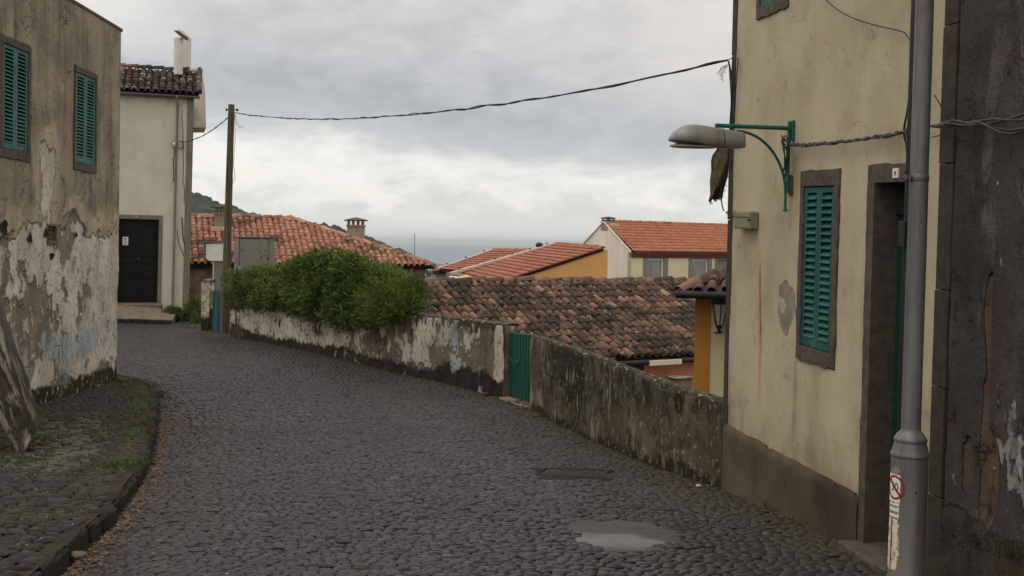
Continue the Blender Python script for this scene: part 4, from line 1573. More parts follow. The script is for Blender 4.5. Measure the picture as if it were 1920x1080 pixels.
def right_disp(u, v):
    return .006 * fbm(u * 1.3, v * 1.3, 3, 82) + .002 * fbm(u * 6, v * 6, 2, 83)


grid_wall('wall', RF, 0.02, UR + .05, -.5, VTOP, .035, M['rightwall'], rh, [win_o, up_o, door_hole], right_field, right_disp, (rust[0][0] - .14, ust[0] + .24, .009))
# plinth: cement skirt, uneven top line
def plf(u, v): return chan(.35 + .5 * np.clip((u - 1.2) / 1.5, 0, 1) + .2 * fbm(u * 2, v * 2, 3, 84), u * 0, u * 0, u * 0)
grid_wall('plinth', RF, QW - .02, dj0 + .01, -.5, lambda u: pl_top(u) + .012 * fbm(u * 6, u * 0, 2, 85), .04, M['plinth'], rh, (), plf, lambda u, v: .030 + .006 * fbm(u * 4, v * 4, 3, 86) - .035 * (v > pl_top(u) - .004))
# stone corners
g = random.Random(9)
for (a, b, vb) in ((-.015, QW, -.5), (UR, UQ, -.5)):
    v = vb
    mb = MB()
    while v < VTOP:
        h = g.uniform(.55, .95)
        v2 = min(v + h, VTOP)
        mb.box(RF, a + g.uniform(-.006, .006), b + g.uniform(-.01, .012), v + .002, v2 - .002, -.25, .007 + g.uniform(0, .003))
        v = v2
    mb.build('quoin', M['quoin'], rh, .006)
# body behind the skin, in pieces round the door
mb = MB()
mb.box(RF, .0, du0 - .001, -.6, VTOP - .01, -.45, -.125)
mb.box(RF, du1 + .001, UQ - .01, -.6, VTOP - .01, -.45, -.125)
mb.box(RF, du0 + .001, du1 - .001, DTOP + .002, VTOP - .01, -.45, -.128)
mb.box(RF, .0, UQ - .01, -.6, VTOP - .01, -6.0, -.455)
mb.build('body', M['rightwall'], rh)
shuttered_window(RF, rh, win_o, win_i, M['tealR'], 21, 11)
shuttered_window(RF, rh, up_o, up_i, M['tealR'], 18, 12)
# door: stone frame, deep reveal, dark transom, green leaf
mb = ragged_frame(RF, (dj0, dj1, DB - .3, dl), (du0, du1, DB - .299, DTOP), -.30, .022, .008, 13)
fr_ = mb.build('door_frame', M['surround'], rh, .006)
tr = RF.uv(1690, 403, -.13)[1]
MB().box(RF, du0 + .001, du1 - .001, tr + .03, DTOP - .001, -.30, -.24).build('transom', M['gap_shade'], rh)
W_ = du1 - du0
mb = MB().box(RF, du0 + .002, du1 - .002, DB, tr, -.20, -.15)
for (y0, y1) in ((.04, .30), (.34, .62), (.66, .93)):
    mb.box(RF, du0 + W_ * .22, du0 + W_ * .80, DB + (tr - DB) * y0, DB + (tr - DB) * y1, -.151, -.137)
mb.box(RF, du0 + .002, du1 - .002, tr, tr + .05, -.21, -.125)
mb.build('door', M['greendoor'], rh, .008)
sb = RF.uv(1612, 1012)
MB().box(RF, dj0 + .0, dj1, DB - .55, DB - .002, -.30, .16).build('doorstep', M['surround'], rh, .015)
# number plate on the lintel
u0, v0 = RF.uv(1675, 334, .025); u1, v1 = RF.uv(1686, 315, .025)
pl = MB().box(RF, u0, u1, v0, v1, .022, .032).build('number_plate', M['paper'], rh)
glyphs('24', RF, (u0 + u1) / 2, (v0 + v1) / 2, (v1 - v0) * .45, .0325, M['ink'], pl, 'digits', .7)
# overhanging eave at the top of the house
mb = MB().box(RF, -.35, UQ + .2, VTOP, VTOP + .08, -6.3, .40)
mb.build('eave', M['surround'], rh)

# ================================================================== sooty house beyond the second corner
bh = thing('sooty_house', 'soot blackened house wall with torn peeling plaster, behind the grey lamp post', 'house', RF.p(UQ, -.2))
spots = [(1893, 828, .16, .22), (1905, 870, .10, .2), (1918, 900, .1, .2), (1795, 870, .05, .14)]
brn = [(1850, 640, .05, .55), (1848, 900, .13, .35), (1810, 880, .07, .25), (1842, 760, .05, .3)]


def black_field(u, v):
    pale = u * 0 - .2
    for x, y, a, b in spots[:3]:
        c = RF.uv(x, y)
        pale = np.maximum(pale, .54 * np.exp(-((u - c[0]) / a) ** 2 - ((v - c[1]) / b) ** 2))
    br = u * 0 - .2
    for x, y, a, b in brn:
        c = RF.uv(x, y)
        br = np.maximum(br, .85 * np.exp(-((u - c[0]) / a) ** 2 - ((v - c[1]) / b) ** 2))
    vb = RF.uv(1850, 985)[1]
    foot = .5 + (vb + .02 + .16 * fbm(u * 2.4, u * 0, 3, 92) - v) * 2.6
    foot = np.maximum(foot, .0)
    lift = .30 + .30 * fbm(u * 1.5, v * .5, 3, 91) + .12 * np.clip(1 - np.abs(u - UQ) / .5, 0, 1)
    return chan(lift, br, pale + .12 * np.clip(1 - (v - vb) / 3, 0, 1), foot)


def black_disp(u, v):
    c = black_field(u, v)
    return .012 * fbm(u * 2, v * 1.5, 4, 93) + .006 * fbm(u * 8, v * 6, 3, 94) - .025 * sst(c[..., 1], .4, .6) - .004 + .02 * sst(c[..., 3], .4, .6)


BF = Fr(RF.p(0, 0, 0), RF.U)
BF.U = RF.U.copy()
grid_wall('wall', BF, UQ + .012, UQ + 3.2, -.9, VTOP + .6, .03, M['blackwall'], bh, (), black_field, black_disp)
MB().box(RF, UQ + .004, UQ + 3.2, -.9, VTOP + .59, -5.0, -.06).build('body', M['blackwall'], bh)

# ================================================================== garden walls
def poly_wall(name, label, base, top_px, thick, mat, field, seed, cop, ends=True, down=3.2, step=.045, cat='wall', amp=.022):
    """low wall along a bent line: street face, coping top, back"""
    root = thing(name, label, cat, base[0])
    pts = [Vector((q.x, q.y, 0)) for q in base]
    cum = [0.0]
    for a_, b_ in zip(pts[:-1], pts[1:]):
        cum.append(cum[-1] + (b_ - a_).length)
    L = cum[-1]
    bx, by = [q.x for q in pts], [q.y for q in pts]
    tp = []
    for (px, py) in top_px:                       # the top line read on the wall's own street face
        best = None
        for k in range(401):
            s = L * k / 400
            x, y = np.interp(s, cum, bx), np.interp(s, cum, by)
            d = ray(px, py)
            u_ = d.x / d.y
            e = abs(x - u_ * y)
            if best is None or e < best[0]:
                best = (e, s, EYE.z + d.z / d.y * y)
        tp.append((best[1], best[2]))
    tp.sort()
    ts, tz = [q[0] for q in tp], [q[1] for q in tp]
    n = int(L / step) + 1
    S_ = np.linspace(0, L, n)
    X, Y = np.interp(S_, cum, bx), np.interp(S_, cum, by)
    k_ = max(1, int(.5 / step))
    ker = np.ones(2 * k_ + 1) / (2 * k_ + 1)
    Xs = np.convolve(np.pad(X, k_, 'reflect', reflect_type='odd'), ker, 'valid'); Ys = np.convolve(np.pad(Y, k_, 'reflect', reflect_type='odd'), ker, 'valid')
    X, Y = Xs, Ys
    tx, ty = np.gradient(X), np.gradient(Y)
    l = np.hypot(tx, ty)
    nx, ny = ty / l, -tx / l                      # towards the street (walls run left to right)
    ZT = np.interp(S_, ts, tz) + .012 * fbm(S_ * 2.2, S_ * 0, 3, seed) + .008 * fbm(S_ * 7, S_ * 0, 2, seed + 1)
    ZB = ground(Y) - .25
    rows = int((ZT - ZB).max() / step) + 1
    T = np.linspace(0, 1, rows)[:, None]
    Z = ZB + (ZT - ZB) * T
    Sg = np.broadcast_to(S_, Z.shape)
    hgt = Z - ground(Y)
    dn = amp * fbm(Sg * 1.6, Z * 1.6, 4, seed + 2) + amp * .35 * fbm(Sg * 6, Z * 6, 3, seed + 3)
    dn = dn - .02 * np.clip((T - .96) / .04, 0, 1)
    co = np.stack([X + nx * dn, Y + ny * dn, Z], -1)
    idx = np.arange(Z.size).reshape(Z.shape)
    q = np.stack([idx[:-1, :-1], idx[:-1, 1:], idx[1:, 1:], idx[1:, :-1]], -1).reshape(-1, 4)
    col = field(Sg, hgt, ZT - Z, L)
    o = np_mesh('wall', co.reshape(-1, 3), q, mat, root, col.reshape(-1, 4), np.stack([Sg, hgt], -1).reshape(-1, 2))
    # coping: lumpy rounded top with a small overhang
    pr = [(.008, -.045), (.014, -.022), (.006, -.002), (-.025, .010), (-thick * .5, .014), (-thick + .02, .010), (-thick - .01, .0), (-thick - .01, -.04)]
    V_ = []
    for j, (a_, z_) in enumerate(pr):
        w = .010 * fbm(S_ * 5, S_ * 0 + j * .7, 4, seed + 5)
        V_.append(np.stack([X + nx * (a_ + w + dn[-1]), Y + ny * (a_ + w + dn[-1]), ZT + z_ + w], -1))
    V_ = np.stack(V_, 0)
    idx = np.arange(V_.shape[0] * V_.shape[1]).reshape(V_.shape[:2])
    q = np.stack([idx[:-1, :-1], idx[:-1, 1:], idx[1:, 1:], idx[1:, :-1]], -1).reshape(-1, 4)
    uvv = np.stack([np.broadcast_to(S_, V_.shape[:2]), np.broadcast_to(np.array([0, .04, .07, .13, .2, .28, .33, .38])[:, None], V_.shape[:2])], -1)
    np_mesh('coping', V_.reshape(-1, 3), q, cop, root, None, uvv.reshape(-1, 2))
    # back and ends
    mb = MB()
    n2 = 12
    ii = [int(round(k * (n - 1) / n2)) for k in range(n2 + 1)]
    fr_pts = [(Vector((X[i] - nx[i] * .03, Y[i] - ny[i] * .03, 0)), Vector((X[i] - nx[i] * thick, Y[i] - ny[i] * thick, 0)), ZT[i] - .05, ZB[i]) for i in ii]
    vs = []
    for f_, b_, zt, zb in fr_pts:
        vs += [(f_.x, f_.y, zb), (f_.x, f_.y, zt), (b_.x, b_.y, zt), (b_.x, b_.y, zb - down)]
    fs = []
    for k in range(n2):
        a_ = k * 4
        fs += [(a_ + 1, a_ + 2, a_ + 6, a_ + 5), (a_ + 2, a_ + 3, a_ + 7, a_ + 6)]
    e = n2 * 4
    mb.add(vs, fs, None, (.4, .3, .3, .2))
    for m_, i in ((0, 0), (e, n - 1)):
        f_, b_ = Vector(vs[m_]), Vector(vs[m_ + 3])
        rr = 14
        ev, ef = [], []
        for r_ in range(rr + 1):
            for c_ in range(5):
                z = ZB[i] + (ZT[i] - .02 - ZB[i]) * r_ / rr
                p = Vector((X[i], Y[i], 0)).lerp(Vector((b_.x, b_.y, 0)), c_ / 4)
                ev.append((p.x, p.y, z))
        ef = [(r_ * 5 + c_, r_ * 5 + c_ + 1, r_ * 5 + 6 + c_, r_ * 5 + 5 + c_) for r_ in range(rr) for c_ in range(4)]
        mb.add(ev, ef, [[(0.1 * (q_ % 5), ev[q_][2] - ground(float(Y[i]))) for q_ in f] for f in ef], (.55 if m_ else .2, .2, .3, .2))
    mb.build('back', mat, root)
    return root, (S_, X, Y, ZT, nx, ny)


def fieldA(s, h, dtop, L):
    line = .22 + .12 * fbm(s * .9, s * 0, 3, 101) + .10 * np.clip(1 - np.abs(s - L + 1.5) / 1.6, 0, 1)
    right = np.clip((s - L * .42) / (L * .28), 0, 1)
    a = .26 + .36 * fbm(s * .9, h * 1.1, 4, 102) + .30 * right
    b = .5 + (line - h) * 2.6
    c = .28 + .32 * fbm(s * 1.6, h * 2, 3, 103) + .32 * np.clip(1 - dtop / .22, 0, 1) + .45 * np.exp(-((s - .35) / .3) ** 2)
    d = .20 + .38 * fbm(s * 1.1, h * 1.3, 3, 104) + .10 * right
    pier = np.exp(-((L - .22 - s) / .13) ** 4)
    a = a - .5 * pier; c = c - .2 * pier + .5 * np.exp(-((L - .02 - s) / .06) ** 2)
    return chan(a, b, c, d)


def fieldB(s, h, dtop, L):
    near_gate = np.clip(1 - s / 1.5, 0, 1)
    low = np.clip(1 - h / .62, 0, 1)
    a = .14 + .42 * near_gate + .30 * low * (s > .5) + .32 * fbm(s * .8, h * 1.2, 3, 111) + .5 * np.exp(-((s - L + 1.9) / .12) ** 2 - ((h - .32) / .2) ** 2)
    b = .5 + (.07 + .06 * fbm(s * 2, s * 0, 3, 112) - h) * 3
    b = np.maximum(b, .30 + .34 * fbm(s * 1.1, h * 1.4, 3, 114) + .26 * np.clip((h - .25) / .35, 0, 1) - .5 * near_gate)
    c = .22 + .30 * fbm(s * 1.8, h * 1.5, 3, 113) + .30 * np.exp(-(s / .16) ** 2) + .10 * low
    d = .05 + .45 * np.clip(1 - dtop / .07, 0, 1)
    return chan(a, b, c, d)


top1 = [(424, 566), (470, 570), (560, 577), (650, 583), (748, 585), (752, 582), (800, 590), (860, 598), (944, 607), (950, 608)]
top2 = [(992, 629), (1010, 633), (1080, 656), (1150, 682), (1220, 709), (1290, 733), (1345, 751)]
M['copingB'] = layered('lichened wall top', A(86, 76, 60, .9), A(66, 58, 46, .9), [(0, .02, .08, 1.4, (7, 9), A(60, 62, 34, .9), A(46, 44, 30, .9), .3), (1, .13, .04, 1.6, (8, 14), A(160, 156, 148, .9), A(118, 114, 104, .9), .4)], grain=.6, bump=1.0, bscale=.02)
gw1, G1 = poly_wall('garden_wall', 'low peeling white garden wall under the green bushes, dark with damp at its foot', W1, top1, .20, M['gwallA'], fieldA, 201, M['copingB'])
gw2, G2 = poly_wall('garden_wall', 'low blackened garden wall running from the green gate to the buff house', W2, top2, .10, M['gwallB'], fieldB, 231, M['copingB'])

# ------------------------------------------------------------------ green slatted gate
ga_, gb_ = Vector((W1[-1].x, W1[-1].y, 0)), Vector((GATE_R.x, GATE_R.y, 0))
gt = thing('slatted_gate', 'small bright green slatted metal gate between the two garden walls', 'gate', GATE_L)
GF = Fr((ga_.x, ga_.y, 0), (gb_ - ga_))
gl = (gb_ - ga_).length
zb_ = GATE_L.z + .03
GF.o.z = zb_
zt0 = P(951, 624, ga_.y).z - zb_; zt1 = P(990, 628, gb_.y).z - zb_
zr = ground(gb_.y) + .03 - zb_
ns = 9
mb = MB(); back_ = MB()
for k in range(ns):
    a_, b_ = gl * k / ns, gl * (k + 1) / ns
    zt = zt0 + (zt1 - zt0) * (k + .5) / ns; zl = zr * (k + .5) / ns
    mb.box(GF, a_ + .011, b_ - .011, zl, zt, -.10, -.070)
    back_.box(GF, a_, b_, zl + .01, zt - .01, -.112, -.102)
mb.build('panel', M['gategreen'], gt, .003, 1)
back_.build('shade_plate', M['slatshade'], gt)  # dark board added behind, its colour is the shade between slats
for k in (.12, .85):
    MB().box(GF, .004, gl - .004, zt0 * k, zt0 * k + .04, -.125, -.113).build('rail', M['gategreen'], gt)
mb = MB()
mb.box(GF, .02, gl * .42, zt0 * .555, zt0 * .60, -.074, -.05).box(GF, gl * .12, gl * .34, zt0 * .50, zt0 * .553, -.074, -.055)
mb.build('latch', M['gategreen'], gt, .004)
# rubble sill under the gate
tag(MB().box(GF, -.02, gl + .05, -.3, .0 + min(0, zr) - .004, -.4, .10).build('gate_sill', M['rough'], None, .02), 'worn stone sill under the green slatted gate', 'doorstep')

# ================================================================== old brown roof below the wall
th, ph = R(31), R(25)
U_, S_, d_ = slope(th, ph)
k24 = 24.0 / 22.0
rp0 = P(800, 529, 24.0)
# ridge line: from the hidden left end to the hidden right end
oL = rp0 - U_ * 1.1
Lb = 13.2
_d = ray(1250, 668)
_n = U_.cross(S_)
rl = (EYE + _d * ((oL - EYE).dot(_n) / _d.dot(_n)) - oL).dot(S_)       # down to the eave
bo = thing('brown_roofed_house', 'low house whose wide old roof is brown and mottled with lichen', 'house', Vector((0, 24, -3)))
T1 = tiles(oL, U_, S_, Lb, rl, .196, .315, .081, 1.05, None, 1.6, 8)
cap = ridge_caps(oL + Vector((0, 0, .03)), oL + U_ * Lb + Vector((0, 0, .03)), .13, .42, .8, 2.0)
roof = roofmesh('roof', join(T1, cap), M['roofbrown'], bo)
N_ = U_.cross(S_); N_ = N_ if N_.z > 0 else -N_
deck([oL, oL + U_ * Lb, oL + U_ * Lb + S_ * (rl - .02), oL + S_ * (rl - .02)], N_, .08, 'roof_deck', roof)
back = -d_ * math.cos(ph) + Vector((0, 0, -math.sin(ph)))
Nb = U_.cross(back); Nb = Nb if Nb.z > 0 else -Nb
T2 = tiles(oL, U_, back, Lb, rl, .218, .345, .088, .86, None, 1.2, 5)
roofmesh('back_slope', T2, M['roofbrown'], bo)
deck([oL, oL + U_ * Lb, oL + U_ * Lb + back * rl, oL + back * rl], Nb, .08, 'back_deck', roof)
# salmon wall below the eave
ev = oL + S_ * rl
wl = Fr(ev - d_ * .30 + Vector((0, 0, .08)), (U_.x, U_.y, 0))
mb = MB().box(wl, .1, Lb - .1, -3.2, .02, -5.6, 0)
ap = MB()
mb.build('wall', M['salmon'], bo)
for uu in (.12, Lb - .12):
    a_ = wl.p(uu, .0, -.01); c_ = wl.p(uu, 0, -5.4); m_ = oL + U_ * uu - Vector((0, 0, .14))
    MB().prism([a_, c_, m_], U_ * (.1 if uu < 1 else -.1)).build('gable_wall', M['salmon'], bo)
gz = Vector((0, 0, -.10))
g0, g1 = ev + U_ * 1.0 + gz + d_ * .05, ev + U_ * (Lb - .1) + gz + d_ * .05
mb = MB()
mb.tube([g0, g1], .055, 10)
mb.build('gutter', M['iron'], bo)
# pale replaced length of gutter
def on_eave(px):
    d = ray(px, 690); u_ = d.x / d.y
    # solve ev + U*t with x = u*y
    e = ev + gz + d_ * .09
    t = (u_ * e.y - e.x) / (U_.x - u_ * U_.y)
    return t
t0, t1 = on_eave(1217), on_eave(1276)
ge = Fr(ev + gz + d_ * .06, (U_.x, U_.y, 0))
MB().box(ge, t0, t1, -.075, .035, .002, .075).build('gutter_cover', M['gable'], bo, .006)
# dark board with a white notice under the eave, and a cement block standing by the salmon wall
t2, t3 = on_eave(1150), on_eave(1219)
bd = thing('hanging_board', 'dark blue board with a white panel under the brown eave', 'board', ge.p(t2, -.5))
MB().box(ge, t2, t3, -.30, -.09, -.25, -.18).build('board', M['bluepaint'], bd)
t4, t5 = on_eave(1186), on_eave(1211)
MB().box(ge, t4, t5, -.42, -.20, -.178, -.165).build('panel', M['paper'], bd)
t6, t7 = on_eave(1246), on_eave(1273)
cb = thing('cement_pier', 'small grey cement pier in front of the salmon wall', 'pier', ge.p(t6, -2, .2))
MB().box(ge, t6, t7, -2.5, -.34, .12, .5).build('pier', M['rough'], cb, .02)
MB().box(ge, t6 - .03, t7 + .03, -.339, -.31, .09, .53).build('cap', M['coping'], cb, .01)

# ================================================================== mustard and cream house, lantern
yh = thing('mustard_house', 'cream house with a mustard corner stripe, half hidden beyond the garden wall', 'house', P(1306, 760, 16))
yo = P(1306, 600, 16.0)
YF = Fr((yo.x, yo.y, 0), (1, -.22, 0))
zE = P(1306, 553, 15.7).z
us_ = YF.uv(1331, 640)[0]
MB().box(YF, us_ + .002, 4.5, -3.5, zE, -5, -.002).build('wall', M['palecream'], yh)
MB().box(YF, -.02, us_, -3.5, zE, -.5, .02).build('corner_stripe', M['yellow'], yh)
MB().box(YF, .0, us_, -3.5, zE, -5, -.501).build('side_wall', M['palecream'], yh)
# hipped roof
hipo = Vector((P(1270, 545, 15.65).x, 15.65, zE + .06))
U2, S2, d2 = slope(math.atan2(-.22, 1), R(22))
rn = 2.6
Lh = 5.2
oh = hipo - S2 * rn
clip = lambda u, s: u > (rn - s) * math.cos(R(22)) - .06
T1 = tiles(oh, U2, S2, Lh, rn, .20, .33, .080, .86, clip, 1.2, 7)
hp = ridge_caps(hipo + Vector((.02, 0, .02)), hipo + (U2 - d2) * rn * math.cos(R(22)) + Vector((0, 0, rn * math.sin(R(22)) + .02)), .10, .36, .85, 1.3)
roof = roofmesh('roof', join(T1, hp), M['roofbrown'], yh)
N2 = U2.cross(S2); N2 = N2 if N2.z > 0 else -N2
deck([oh + U2 * rn * math.cos(R(22)), oh + U2 * Lh, oh + U2 * Lh + S2 * rn, oh + S2 * rn], N2, .07, 'roof_deck', roof)
MB().tube([hipo + Vector((-.03, -.03, -.05)), hipo + U2 * Lh + Vector((0, -.03, -.06))], .06, 10).build('gutter', M['iron'], yh)
MB().prism([hipo + Vector((0, 0, -.075)), hipo + U2 * Lh + Vector((0, 0, -.075)), hipo + U2 * Lh + Vector((0, .4, -.075)), hipo + Vector((0, .4, -.075))], (0, 0, .03)).build('soffit', M['underroof'], yh)
# wall lantern
lc = P(1349, 582, 15.75)
ln = thing('wall_lantern', 'old black framed street lantern with frosted panes on the cream wall', 'lantern', lc)
hh = .305
def hexring(z, r, n=6, ph_=.5):
    return [lc + Vector((r * math.cos(2 * math.pi * (k + ph_) / n), r * math.sin(2 * math.pi * (k + ph_) / n), z)) for k in range(n)]
a_, b_ = hexring(.10, .118), hexring(-.22, .052)
mb = MB(); mb.add(a_ + b_, [(k, (k + 1) % 6, 6 + (k + 1) % 6, 6 + k) for k in range(6)] + [tuple(range(5, -1, -1)), tuple(range(6, 12))])
mb.build('glass', M['frost'], ln)
mb = MB()
for k in range(6):
    mb.tube([a_[k] * 1.0, b_[k]], .009, 6)
    mb.tube([a_[k], a_[(k + 1) % 6]], .011, 6)
    mb.tube([b_[k], b_[(k + 1) % 6]], .009, 6)
mb.build('frame', M['iron'], ln)
MB().lathe(lc, [(.128, .10), (.132, .12), (.118, .20), (.085, .27), (.05, .29), (.03, .31), (.0, .33)], 18).build('hood', M['iron'], ln)
mb = MB().lathe(lc, [(.0, -.34), (.022, -.33), (.022, -.29), (.045, -.25), (.05, -.22)], 12)
wall_pt = YF.p((lc.x - YF.o.x) + .02, lc.z - .30)
mb.tube([lc + Vector((0, 0, -.32)), lc + Vector((-.06, .0, -.335)), lc + Vector((.05, .05, -.335)), Vector((lc.x + .05, wall_pt.y - .0, lc.z - .32))], .013, 8)
mb.build('arm', M['iron'], ln)

# ================================================================== salmon roofed house beyond the bushes
th, ph = R(18), R(24)
U_, S_, d_ = slope(th, ph)
A0 = P(360, 406, 40.0)
oh_ = thing('salmon_roofed_house', 'low house with a salmon tiled hipped roof and two capped chimneys beyond the bushes', 'house', Vector((A0.x, 38, -3)))
rX = 5.0
oL = A0 - U_ * rX
ridge_end = P(545, 411, 41.2)
Lr_ = (ridge_end - oL).dot(U_)
run = 3.77; rl = run / math.cos(ph)
corner = P(815, 496, 39.0)
hipL = (corner - oL).dot(U_) - Lr_
clip = lambda u, s: u < Lr_ + hipL * (s / rl) + .02
T1 = tiles(oL, U_, S_, Lr_ + hipL + .1, rl, .215, .30, .096, .8, clip, .8, 6)
cap = ridge_caps(oL + Vector((0, 0, .04)), oL + U_ * Lr_ + Vector((0, 0, .04)), .13, .40)
rcor = oL + U_ * (Lr_ + hipL) + S_ * rl
hip = ridge_caps(rcor + Vector((0, 0, .05)), oL + U_ * Lr_ + Vector((0, 0, .05)), .12, .38)
roof = roofmesh('roof', join(T1, cap, hip), M['rooforange'], oh_)
N_ = U_.cross(S_); N_ = N_ if N_.z > 0 else -N_
deck([oL, oL + U_ * Lr_, rcor, oL + S_ * rl], N_, .09, 'roof_deck', roof)
bk = -d_
bcor = oL + U_ * (Lr_ + hipL) - d_ * run + Vector((0, 0, -rl * math.sin(ph)))
mb = MB()
mb.add([oL + U_ * Lr_ + Vector((0, 0, -.05)), rcor + Vector((0, 0, -.05)), bcor + d_ * .0 + Vector((0, 0, -.05)), oL - d_ * run + Vector((0, 0, -rl * math.sin(ph) - .05)), oL + Vector((0, 0, -.05))],
       [(0, 1, 2), (0, 2, 3, 4)], None, (.4, .5, .5, 1))
mb.build('rear_slope', M['rooforange'], oh_)
OF = Fr(Vector((oL.x, oL.y, 0)) + d_ * (run - .28), (U_.x, U_.y, 0))
zE = (oL + S_ * rl).z
MB().box(OF, .2, Lr_ + hipL - .28, -5.2, zE + .06, -6.4, 0).build('wall', M['rough'], oh_)


def capped_chimney(px0, px1, top, bot, D, zlow, seed):
    fr = Fr((P(px0, bot, D).x, D, 0), (math.cos(R(12)), math.sin(R(12)), 0))
    w = (P(px1, bot, D) - P(px0, bot, D)).length
    zt = P(px0, top, D).z
    zb = P(px0, bot, D).z
    c = MB().box(fr, 0, w, zlow, zb, -w * .85, 0).build('chimney', M['chimney'], oh_, .015)
    mb = MB()
    mb.box(fr, -.04, w + .04, zb + .001, zb + .05, -w * .85 - .04, .04)
    for a in (0.02, .33, .66, .98):
        for d in (-.02, -w * .85 + .09):
            mb.box(fr, (w - .10) * a, (w - .10) * a + .09, zb + .051, zt - .12, d - .09, d)
    mb.build('vent', M['chimney'], c)
    mb = MB()
    e = .12
    q = [fr.p(-e, zt - .12, e), fr.p(w + e, zt - .12, e), fr.p(w + e, zt - .12, -w * .85 - e), fr.p(-e, zt - .12, -w * .85 - e)]
    q2 = [fr.p(-e, zt - .085, e), fr.p(w + e, zt - .085, e), fr.p(w + e, zt - .085, -w * .85 - e), fr.p(-e, zt - .085, -w * .85 - e)]
    mb.hexa(q + q2)
    cpt = fr.p(w / 2, zt + .03, -w * .42)
    mb.add([v + Vector((0, 0, .001)) for v in q2] + [cpt], [(0, 1, 4), (1, 2, 4), (2, 3, 4), (3, 0, 4)])
    mb.build('cap', M['darkcap'], c)
    # mortar flashing at the foot
    return c, fr, w


c1, fr1, w1 = capped_chimney(402, 430, 383, 402, 39.2, P(402, 434, 39.2).z - .3, 1)
MB().box(fr1, -.12, w1 + .12, P(402, 434, 39.2).z - .12, P(402, 425, 39.2).z, -w1, .07).build('flashing', M['mortar'], c1, .02)
c2, fr2, w2 = capped_chimney(652, 684, 408, 424, 42.0, -1.0, 2)

# ================================================================== cream house with the new roof
th, ph = R(35), R(33)
U_, S_, d_ = slope(th, ph)
C0 = P(1186.5, 470, 60.0)                    # eave corner of the street front
ch_ = thing('cream_house', 'cream house with a new terracotta roof and grey framed windows', 'house', Vector((C0.x, C0.y, -6)))
half = 2.57
rl = half / math.cos(ph)
orid = C0 - S_ * rl
Lc = 12.0
T1 = tiles(orid, U_, S_, Lc, rl + .10, .225, .34, .105, .55, None, .25, 6, 1.1, .03)
T2 = tiles(orid, U_, Vector((-d_.x, -d_.y, 0)) * math.cos(ph) + Vector((0, 0, -math.sin(ph))), Lc, rl, .4, .40, .19, .35, None, .2, 4, 1.1, .03, False)
cap = ridge_caps(orid + Vector((0, 0, .03)), orid + U_ * Lc + Vector((0, 0, .03)), .14, .40, .8, .5)
roof = roofmesh('roof', join(T1, T2, cap), M['roofnew'], ch_)
N_ = U_.cross(S_); N_ = N_ if N_.z > 0 else -N_
deck([orid, orid + U_ * Lc, C0 + U_ * Lc, C0], N_, .08, 'roof_deck', roof)
CF = Fr(Vector((C0.x, C0.y, 0)) - d_ * .12, (U_.x, U_.y, 0))
zE = C0.z - .10
# eaves course: double row of tiles under the roof
MB().box(CF, .0, Lc, zE - .28, zE - .02, -.3, .10).build('eaves_course', M['soffit'], ch_, .03)
def qf(a, b, c, d): return CF.rect(a, b, c, d)
wins = [qf((1206, 476), (1252, 476.5), (1251.5, 560), (1205, 560)), qf((1291, 478), (1334, 479), (1333.5, 560), (1290, 560)), qf((1340, 479), (1372, 480), (1372, 560), (1339, 560))]
inn = [qf((1213.5, 485), (1244.5, 485.5), (1244, 555), (1212.5, 555)), qf((1297, 486.5), (1327, 487.2), (1326.5, 555), (1296, 555)), qf((1344.5, 486.5), (1368, 487), (1368, 555), (1344, 555))]
edges = [0.0]
mb = MB()
lo = wins[0][2]
prev = 0.0
for w in wins:
    mb.box(CF, prev, w[0], -8, zE - .0, -.3, 0)
    mb.box(CF, w[0], w[1], -8, w[2], -.3, -.0015)
    if w[3] < zE: mb.box(CF, w[0], w[1], w[3], zE - .001, -.3, -.0015)
    prev = w[1]
mb.box(CF, prev, Lc, -8, zE, -.3, 0)
mb.build('wall', M['creamwall'], ch_)
for k, (w, i) in enumerate(zip(wins, inn)):
    f = ragged_frame(CF, w, (i[0], i[1], w[2] + .05, i[3]), -.25, .03, .0, k).build('window', M['framegrey'], ch_)
    t_ = .085
    mb = MB()
    mb.box(CF, i[0], i[0] + t_, i[2], i[3], -.13, -.06).box(CF, i[1] - t_, i[1], i[2], i[3], -.13, -.06).box(CF, i[0] + t_, i[1] - t_, i[3] - t_, i[3], -.129, -.061)
    mb.build('sash', M['whiteframe'] if k < 2 else M['framegrey'], f)
    MB().box(CF, i[0] + t_, i[1] - t_, i[2], i[3] - t_, -.16, -.12).build('curtained_pane', M['curtain'] if k < 2 else M['framegrey'], f)
# gable wall
gp = Vector((-d_.x, -d_.y, 0))
g0 = Vector((C0.x, C0.y, 0)) - d_ * .121 - U_ * .0
pts = [(g0, zE + .0), (g0 + gp * (half - .12), orid.z - .05), (g0 + gp * (2 * half - .24), zE + .0)]
ring = [Vector((g0.x, g0.y, -8))] + [Vector((p.x, p.y, z)) for p, z in pts] + [Vector((pts[2][0].x, pts[2][0].y, -8))]
MB().prism(ring, U_ * .28).build('gable_wall', M['gable'], ch_)
